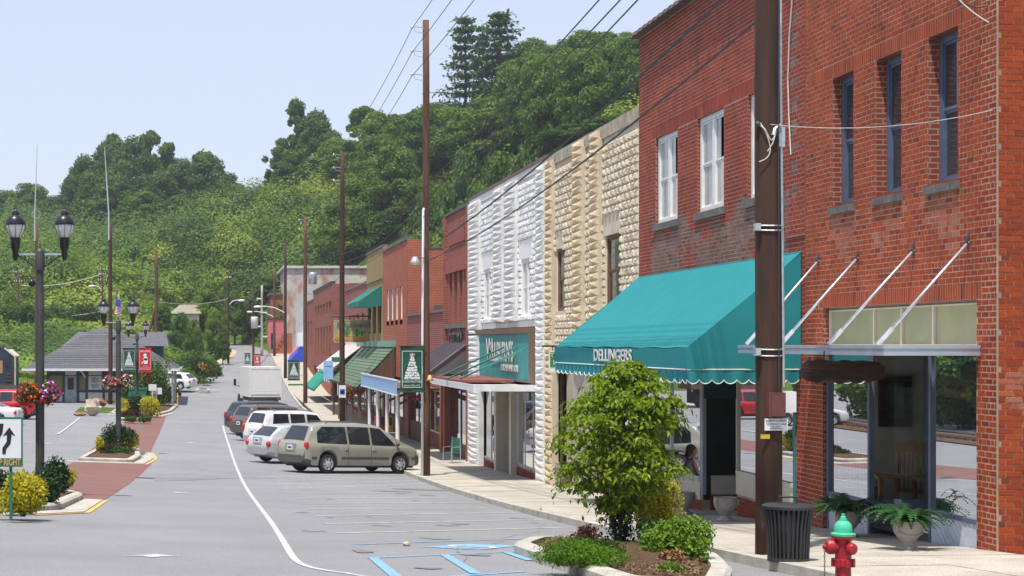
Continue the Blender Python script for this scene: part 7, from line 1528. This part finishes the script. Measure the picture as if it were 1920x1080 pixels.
for k, m_ in enumerate((leafmat('bush_dark', (.026, .07, .016), (.055, .115, .024)), leafmat('bush_green', (.075, .165, .016), (.135, .23, .025)), leafmat('bush_fresh', (.125, .225, .016), (.195, .295, .026)), leafmat('bush_lime', (.19, .27, .024), (.27, .35, .042)))):
    v, q = leafquads(np.concatenate(bins[k][0]), np.concatenate(bins[k][1]), .36, .8, .28, .15, r); props(link('hillside_bushes', npmesh('hillside_bushes', v, q, m_)), f'{("darkest", "deep green", "fresh green", "lime green")[k]} rounded vine covered bushes massed on the hillside', 'bushes', kind='stuff')
# ---------------------------------------------- shrubs
def shrub(name, label, loc, rx, ry, rz, n, leaf, m, seed, cat='shrub', lob=9, group=None, asp=.6, jit=.7, low=0., stem=True, shell=.6):
    r = np.random.default_rng(seed); lb = []
    for _ in range(lob):
        a = r.uniform(0, 2 * pi); q = r.uniform(.0, .62); lb.append(((rx * q * math.cos(a), ry * q * math.sin(a), rz * r.uniform(.2, .66)), (rx * r.uniform(.36, .55), ry * r.uniform(.36, .55), rz * r.uniform(.28, .42))))
    p, d = sample_lobes(lb, n, r, shell); k = p[:, 2] > .01; v, q = leafquads(p[k], d[k], leaf, asp, jit, .2, r)
    o = thing(name, label, cat, loc, group=group); props(link('foliage', npmesh('foliage', v, q, m), o), kind='stuff')
    if stem:
        b = MB(); rd = random.Random(seed)
        for c, s in rd.sample(lb, min(7, len(lb))): b.tube([(c[0] * .15, c[1] * .15, -.05), (c[0] * .6, c[1] * .6, c[2] * .5), tuple(c)], [.022 * max(1, rx), .014 * max(1, rx), .006], 5)
        b.build('stems', bark, o, world=False)
    return o
sh_gold = leafmat('golden_leaf', (.44, .41, .02), (.64, .57, .05), .4); sh_dark = leafmat('boxwood_leaf', (.010, .038, .010), (.028, .080, .018), .15, .35); sh_mid = leafmat('shrub_leaf', (.035, .09, .012), (.08, .16, .02)); sh_lime = leafmat('juniper_leaf', (.09, .20, .012), (.15, .28, .02), .3); sh_purple = leafmat('barberry_leaf', (.06, .018, .016), (.12, .035, .025)); sh_bright = leafmat('bright_box_leaf', (.10, .21, .012), (.20, .33, .03), .3); sh_dry = leafmat('dry_leaf', (.30, .15, .07), (.42, .25, .14), .2)
def on(px, py, g=lambda x, y: Gr(x, y) + .12): return gp(px, py, g)
shrub('golden_shrub', 'bright golden shrub behind the keep right sign', on(42, 962), .43, .45, .62, 4800, .075, sh_gold, 1, lob=14)
shrub('golden_shrub', 'small golden shrub peeking out behind the dark shrubs near the lamp post', on(128, 912), .26, .35, .42, 1500, .06, sh_gold, 2)
shrub('dark_shrub', 'big dark glossy shrub at the foot of the nearest street lamp', on(104, 925), .40, .45, .72, 4200, .065, sh_dark, 3, lob=13)
shrub('dark_shrub', 'lower dark shrub beside the island kerb right of the golden shrub', on(94, 945), .26, .3, .46, 2200, .06, sh_dark, 4)
shrub('dark_shrub', 'dark shrub at the picture edge behind the golden shrub', on(-8, 925), .5, .4, .55, 2200, .07, sh_dark, 5)
shrub('dark_shrub', 'rounded dark shrub on the middle island below its street lamp', on(216, 846), .72, .7, 1.02, 4400, .09, sh_dark, 6, lob=12)
shrub('golden_shrub', 'golden shrub on the right of the middle island', on(240, 846), .46, .6, .82, 2600, .09, sh_gold, 7); shrub('golden_shrub', 'golden shrub on the left of the middle island', on(190, 846), .26, .4, .55, 1400, .08, sh_gold, 8)
shrub('purple_shrub', 'low purple shrub in front of the middle island bushes', on(204, 851), .5, .3, .36, 1500, .07, sh_purple, 9); shrub('low_shrub', 'low green mound at the front kerb of the middle island', on(228, 853), .42, .3, .32, 1400, .07, sh_mid, 10)
shrub('low_shrub', 'small dark green mound beside the front left kerb of the middle island', on(202, 854), .3, .25, .2, 900, .07, sh_dark, 61)
shrub('dark_shrub', 'dark clipped shrub in the middle of the farthest planted island', on(252, 776), .95, .9, 1.2, 2600, .13, sh_dark, 11); shrub('golden_shrub', 'golden shrub right of the dark one on the farthest planted island', on(279, 779), .7, .9, 1.15, 2400, .13, sh_gold, 12); shrub('golden_shrub', 'golden shrub left of the dark one on the farthest planted island', on(230, 777), .5, .6, .95, 1600, .13, sh_gold, 13)
shrub('purple_shrub', 'purple shrub on the farthest planted island', on(243, 785), .8, .4, .5, 1300, .11, sh_purple, 14); shrub('low_shrub', 'left low green mound on the farthest planted island kerb', on(248, 790), .4, .4, .35, 900, .1, sh_mid, 15); shrub('low_shrub', 'right low green mound on the farthest planted island kerb', on(269, 791), .45, .4, .35, 900, .1, sh_mid, 16)
# trees and bushes about the depot
shrub('leafy_tree', 'light green leafy tree in front of the depot end wall', at(285, 752, 124).xy.to_3d() + Vector((0, 0, Gr(-4, 124))), 1.5, 1.5, 3.9, 5200, .2, leafmat('pale_tree_leaf', (.07, .15, .015), (.14, .22, .03)), 17, 'tree', 22)
shrub('leafy_tree', 'darker leafy bush behind the green bin by the depot', at(245, 752, 127).xy.to_3d() + Vector((0, 0, Gr(-6, 127))), 1.0, 1.0, 2.3, 2600, .18, sh_mid, 18, 'tree', 14)
gb = thing('green_bin', 'dark green waste bin half hidden by leaves at the depot', 'bin', (at(258, 750, 120).x, 120, Gr(-5, 120))); MB().box(-.62, .62, -.4, .4, .1, 1.45).build('body', sign_green, gb, world=False); MB().box(-.66, .66, -.44, .44, 1.45, 1.55).build('lid', sign_green, gb, world=False)
for i, (px, w_, h_, Y) in enumerate(((60, 4.2, 2.0, 189), (105, 3.2, 1.9, 190), (158, 3.8, 2.1, 191), (10, 3.6, 2.2, 188))):
    x = (px - VX) * Y / FPX; shrub('clipped_hedge', ('long clipped hedge section behind the brown mast pole', 'rounded clipped hedge section above the depot eave', 'boxy clipped hedge section by the far streetlight', 'clipped hedge section at the picture edge above the wall')[i], (x, Y, float(terr(x, Y)[0])), w_ * .62, 1.2, h_ * 1.1, 3200, .26, lf_dark if i != 2 else sh_mid, 70 + i, 'hedge', 16, 'clipped hedges on the slope', stem=False)
for i, (px, py, Y, rx, rz, m_, lb) in enumerate(((330, 690, 158, 2.6, 2.2, sh_bright, 'bright lime bush on the bank past the depot'), (372, 690, 160, 2.2, 3.0, sh_mid, 'green bush on the bank beside the valley road'), (350, 655, 168, 2.4, 2.6, sh_bright, 'pale lime bush higher on the bank past the depot'), (395, 672, 168, 1.3, 1.6, sh_mid, 'small green bush by the sandy verge'), (318, 722, 135, .8, 1.0, sh_bright, 'small round bush at the corner of the depot'))):
    x = (px - VX) * Y / FPX; g_ = float(terr(x, Y)[0]) if Y > 147 else Gr(x, Y); shrub('bank_bush', lb, (x, Y, g_), rx, rx * .8, rz, 2600, .22, m_, 90 + i, 'bush', 14)
# flower post and small signs by the depot
q = gp(382, 722); fp = thing('flower_post', 'short post with a hanging flower basket on the tiny kerbed island', 'post', (q.x, q.y, q.z)); MB().tube([(0, 0, 0), (0, 0, 1.5)], .05, 6).build('post', dark_trim, fp, world=False)
for px, py, w_, h_, lb in ((284, 745, .55, 1.5, 'small white sign board on a thin post at the farthest island'), (291, 752, .8, 1.25, 'white mailbox shaped sign beside the farthest island')):
    q = gp(px, 772); o = thing('small_sign', lb, 'sign', (q.x, q.y + 2, q.z)); MB().tube([(0, 0, 0), (0, 0, h_)], .05, 5).build('post', white_metal, o, world=False); MB().box(-w_ / 2, w_ / 2, -.04, .04, h_ - .1, h_ + .35).build('board', sign_white, o, world=False)
q = gp(333, 762); o = thing('bollard', 'thin orange bollard at the road edge by the depot', 'bollard', q); MB().lathe([(.06, 0), (.06, .95), (.04, 1.0), (0, 1.0)], n=10).build('post', mat('bollard_orange', (.6, .3, .05), .6), o, world=False); MB().lathe([(.062, .7), (.062, .78)], n=10).build('band', sign_white, o, world=False)
# rocks
def rock(label, c, s, m, seed):
    r = random.Random(seed); b = MB(); n, k = 12, 8
    for i in range(k + 1):
        t = pi * i / k
        for j in range(n): a = 2 * pi * j / n; w = 1 + (r.uniform(-.2, .2) if 0 < i < k else 0); b.v.append((s[0] * w * math.sin(t) * math.cos(a), s[1] * w * math.sin(t) * math.sin(a), max(-.1, s[2] * (1 + math.cos(t)) * w * .95)))
    for i in range(k):
        for j in range(n): a = i * n + j; e = i * n + (j + 1) % n; b.face((a, a + n, e + n, e))
    o = b.build('boulder', m); o.location = c; return props(o, label, 'rock', 'boulders by the depot')
q = gp(174, 780); rock('pale jagged boulder on the depot lawn', q, (.55, .4, .56), rock_pale, 1); q = gp(187, 764); rock('smooth orange brown boulder behind the pale one', q, (.48, .4, .32), rock_orange, 2); q = gp(150, 780); rock('flat brown rock left of the pale boulder', q, (.4, .3, .1), rock_orange, 3)
q = gp(233, 789, lambda x, y: Gr(x, y) + .12); rock('small tan rock among the plants of the farthest island', q, (.35, .25, .1), rock_pale, 4); q = on(30, 955); rock('small tan rock in the mulch near the keep right sign', q, (.16, .1, .03), rock_pale, 5)
# flower baskets
def basket(label, c, r0, cols, n, seed, leaf=.06):
    r = np.random.default_rng(seed); o = thing('flower_basket', label, 'flower basket', c, group='hanging flower baskets')
    MB().lathe([(.0, -r0 * .55), (r0 * .45, -r0 * .4), (r0 * .6, 0)], n=12).build('bowl', brown_trim, o, True, world=False); MB().tube([(0, 0, r0 * .9), (0, 0, r0 * 1.5)], .008, 4).build('hanger', black_metal, o, world=False)
    lb = [((r.uniform(-.5, .5) * r0, r.uniform(-.5, .5) * r0, r.uniform(-.5, .4) * r0), (r0 * r.uniform(.35, .6),) * 3) for _ in range(9)]; p, d = sample_lobes(lb, n, r, .5); v, q = leafquads(p, d, leaf, .6, .7, .2, r); props(link('leaves', npmesh('leaves', v, q, sh_mid), o), kind='stuff')
    for ci, m_ in enumerate(cols):
        p, d = sample_lobes(lb, int(n * .17), r, .98); side_ = np.where(p[:, 0] * (1 if ci % 2 else -1) + r.normal(0, r0 * .5, len(p)) > -.1 * r0)[0]; p, d = p[side_] + d[side_] * .03, d[side_]; v, q = leafquads(p, d, leaf * 1.05, 1.0, .35, .35, r); props(link('blossoms', npmesh('blossoms', v, q, m_), o), kind='stuff')
fl = {k: leafmat('petal_' + k, c, tuple(min(1, q * 1.3) for q in c), .3) for k, c in dict(red=(.55, .03, .02), orange=(.7, .10, .02), magenta=(.42, .02, .20), purple=(.25, .04, .38), white=(.7, .68, .66), yellow=(.6, .5, .15), pink=(.65, .15, .25)).items()}
q = at(52, 738, 37.9); basket('basket of red and orange flowers left of the nearest lamp post', q, .30, [fl['red'], fl['orange'], fl['pink']], 1500, 1); q = at(94, 738, 38.0); basket('basket of magenta and purple flowers right of the nearest lamp post', q, .27, [fl['magenta'], fl['purple'], fl['white'], fl['red']], 1300, 2)
q = at(207, 718, 67.8); basket('basket of pink flowers left of the middle lamp post', q, .30, [fl['magenta'], fl['pink'], fl['white']], 1000, 3, .075); q = at(232, 716, 68); basket('basket of red and white flowers right of the middle lamp post', q, .33, [fl['red'], fl['white'], fl['purple']], 1000, 4, .075)
q = at(272, 704, 117.2); basket('basket of pale flowers on the farthest street lamp', q, .45, [fl['yellow'], fl['red']], 800, 5, .12); q = at(382, 704, 155); q.y = fp.location.y; q.x = fp.location.x; basket('basket of yellow flowers on the short post by the tiny island', (q.x, q.y, fp.location.z + 1.7), .4, [fl['yellow'], fl['red']], 700, 6, .12)
for i, px in enumerate((648, 668)): q = at(px, 748, 96); basket(('left', 'right')[i] + ' hanging basket of reddish flowers under the green porch roof', (min(q.x, 7.6 + i * .5), 94 + i, .05), .38, [fl['red'], fl['orange']], 600, 20 + i, .1)
# ---------------------------------------------- street tree in the near island
q = on(1163, 1024); ST = thing('street_tree', 'small leafy green street tree on the island in front of the teal awning', 'tree', q); ST.scale = (.83, .83, .96); r = np.random.default_rng(9)
zp = [.66, .74, .9, 1.05, 1.25, 1.5, 1.75, 2.0, 2.2, 2.35, 2.5, 2.62]; rp = [.12, .40, .70, .95, 1.03, 1.0, .90, .82, .76, .62, .40, .15]
lf_street = leafmat('dogwood_leaf', (.13, .22, .008), (.29, .40, .022), .42, .42); ncl = 215; pts, nrm = [], []
tips = []
for k in range(ncl):
    z = r.uniform(.70, 2.6); z = round(z / .235) * .235 + r.normal(0, .03); a = r.uniform(0, 2 * pi); R_ = float(np.interp(z, zp, rp)) * (1 + .16 * math.sin(3 * a + z * 4)); rr_ = R_ * math.sqrt(r.uniform(.2, 1.0)); cx_ = .10 if z > 2.1 else -.04
    if z < .95 and math.cos(a) * rr_ > .28: continue
    if z > 2.25 and -.05 < rr_ * math.cos(a) + cx_ < .18: z -= .22
    c = np.array((rr_ * math.cos(a) * 1.0 + cx_, rr_ * math.sin(a), z - .08 * (rr_ / max(R_, .1)))); tips.append(c); m_ = 52; off = r.normal(0, 1, (m_, 3)) * [.115, .115, .024]; off[:, 2] -= (off[:, 0] ** 2 + off[:, 1] ** 2) * 1.8; pts.append(c + off); nrm.append(np.stack([off[:, 0] * 4 + .35 * math.cos(a), off[:, 1] * 4 + .35 * math.sin(a), np.full(m_, .9)], -1))
pts = np.concatenate(pts); nrm = np.concatenate(nrm)
vis = np.argsort(pts[:, 1] + r.normal(0, .12, len(pts)))[:280]; rest = np.setdiff1d(np.arange(len(pts)), vis)
v, qd = leafquads(pts[rest], nrm[rest], .098 * r.uniform(.6, 1.25, len(rest)), .55, .34, .25, r, 1.1); props(link('leaf_mass', npmesh('leaf_mass', v, qd, lf_street), ST), kind='stuff')
lm = bpy.data.meshes.new('leaf'); lm.from_pydata([(0, 0, 0), (.023, .03, .008), (.024, .06, .006), (0, .098, -.012), (-.024, .06, .006), (-.023, .03, .008), (0, .05, -.002)], [], [(0, 1, 6), (1, 2, 6), (2, 3, 6), (3, 4, 6), (4, 5, 6), (5, 0, 6)]); lm.materials.append(lf_street)
for i in vis: link('leaf', lm, ST, pts[i], (R(r.uniform(-70, 10)), R(r.uniform(-30, 30)), r.uniform(0, 6.28)))
b = MB()
for k in range(6):
    a = 2 * pi * k / 6 + .3; b.tube([(.05 * math.cos(a), .05 * math.sin(a), -.05), (.12 * math.cos(a), .1 * math.sin(a), .35), (.28 * math.cos(a), .25 * math.sin(a), .8), (.42 * math.cos(a), .36 * math.sin(a), 1.35), (.36 * math.cos(a + .3), .34 * math.sin(a + .3), 2.1), (.2 * math.cos(a + .4), .2 * math.sin(a + .4), 2.55)], [.032, .028, .024, .018, .010, .004], 6)
b.build('trunk', bark, ST, True, world=False); b = MB()
for c in tips[::2]: z0 = max(.3, c[2] - .35); a = math.atan2(c[1], c[0]); b.tube([(.25 * math.cos(a), .22 * math.sin(a), z0), (c[0] * .7, c[1] * .7, c[2] - .1), tuple(c)], [.010, .007, .003], 4)
props(b.build('twigs', bark, ST, world=False), kind='stuff')
v, qd = leafquads(r.normal(0, 1, (900, 3)) * [.13, .12, .18] + [0, 0, .34], np.tile((0, 0, 1.), (900, 1)), .07, .5, .8, .2, r, .8); props(link('basal_leaves', npmesh('basal_leaves', v, qd, sh_dark), ST), kind='stuff')
shrub('golden_shrub', 'golden yellow shrub just right of the street tree trunk', on(1226, 1020), .40, .35, .92, 4800, .055, sh_gold, 31, lob=12)
shrub('box_shrub', 'bright green rounded shrub at the right end of the near island', on(1275, 1050), .42, .4, .52, 5200, .048, sh_bright, 32, lob=14); shrub('box_shrub', 'dark green shrub between the golden shrub and the bright one', on(1232, 1040), .3, .3, .44, 2600, .05, sh_dark, 33, lob=10)
shrub('juniper_mat', 'spreading lime green juniper mat at the left end of the near island', on(1082, 1062), .50, .5, .27, 6500, .05, sh_lime, 34, lob=16, asp=.3, jit=.9, stem=False, shell=.4); shrub('juniper_mat', 'darker low juniper behind the lime green mat', on(1130, 1050), .36, .3, .24, 2600, .045, sh_mid, 35, asp=.3, jit=.9, stem=False)
shrub('purple_shrub', 'small reddish purple shrub behind the juniper mat', on(1103, 1030), .24, .2, .30, 900, .045, sh_purple, 36); shrub('dry_shrub', 'patch of dry brown leaves in front of the dark green shrub', on(1262, 1062), .2, .12, .2, 420, .055, sh_dry, 37, stem=True); shrub('low_shrub', 'tiny green sprig in the mulch of the near island', on(1258, 1076), .13, .1, .12, 400, .045, sh_bright, 38)
r = np.random.default_rng(77); cp_ = []
for _ in range(7000):
    x, y = r.uniform(4.25, 6.1), r.uniform(17.2, 24.3)
    if x < 4.25 + max(0, y - 22.4) * .33 or x > min(6.1, 5.0 + (y - 16.6) * .285) - .26 - max(0, y - 23) * .35: continue
    cp_.append((x, y, Gr(x, y) + .14 + r.uniform(-.02, .04)))
for _ in range(2500): x, y = r.uniform(-5.4, -3.15), r.uniform(30.3, 37); cp_.append((x, y, Gr(x, y) + .16 + r.uniform(-.02, .03)))
v, qd = leafquads(np.array(cp_), np.tile((0, 0, 1.), (len(cp_), 1)), .05, .4, .35, .1, r); props(link('bark_chips', npmesh('bark_chips', v, qd, leafmat('chip', (.14, .085, .05), (.26, .17, .10), .0, .9))), 'loose brown bark chips on the planted islands', 'bark chips', kind='stuff')

# ------------------------------------------------------------------ summer haze in the valley air
hzm = bpy.data.materials.new('summer_haze'); hzm.use_nodes = True; _hn = hzm.node_tree.nodes; _hn.remove(_hn['Principled BSDF']); _pv = _hn.new('ShaderNodeVolumePrincipled')
_pv.inputs['Color'].default_value = (.86, .91, 1, 1); _pv.inputs['Density'].default_value = .00032; _pv.inputs['Anisotropy'].default_value = .3; hzm.node_tree.links.new(_pv.outputs[0], _hn['Material Output'].inputs['Volume'])
props(MB().box(-262, 262, -62, 564, min(v.co.z for v in me_terrain.vertices) - 1.5, 62).build('haze', hzm), 'thin pale summer haze filling the valley air', 'haze', kind='stuff')
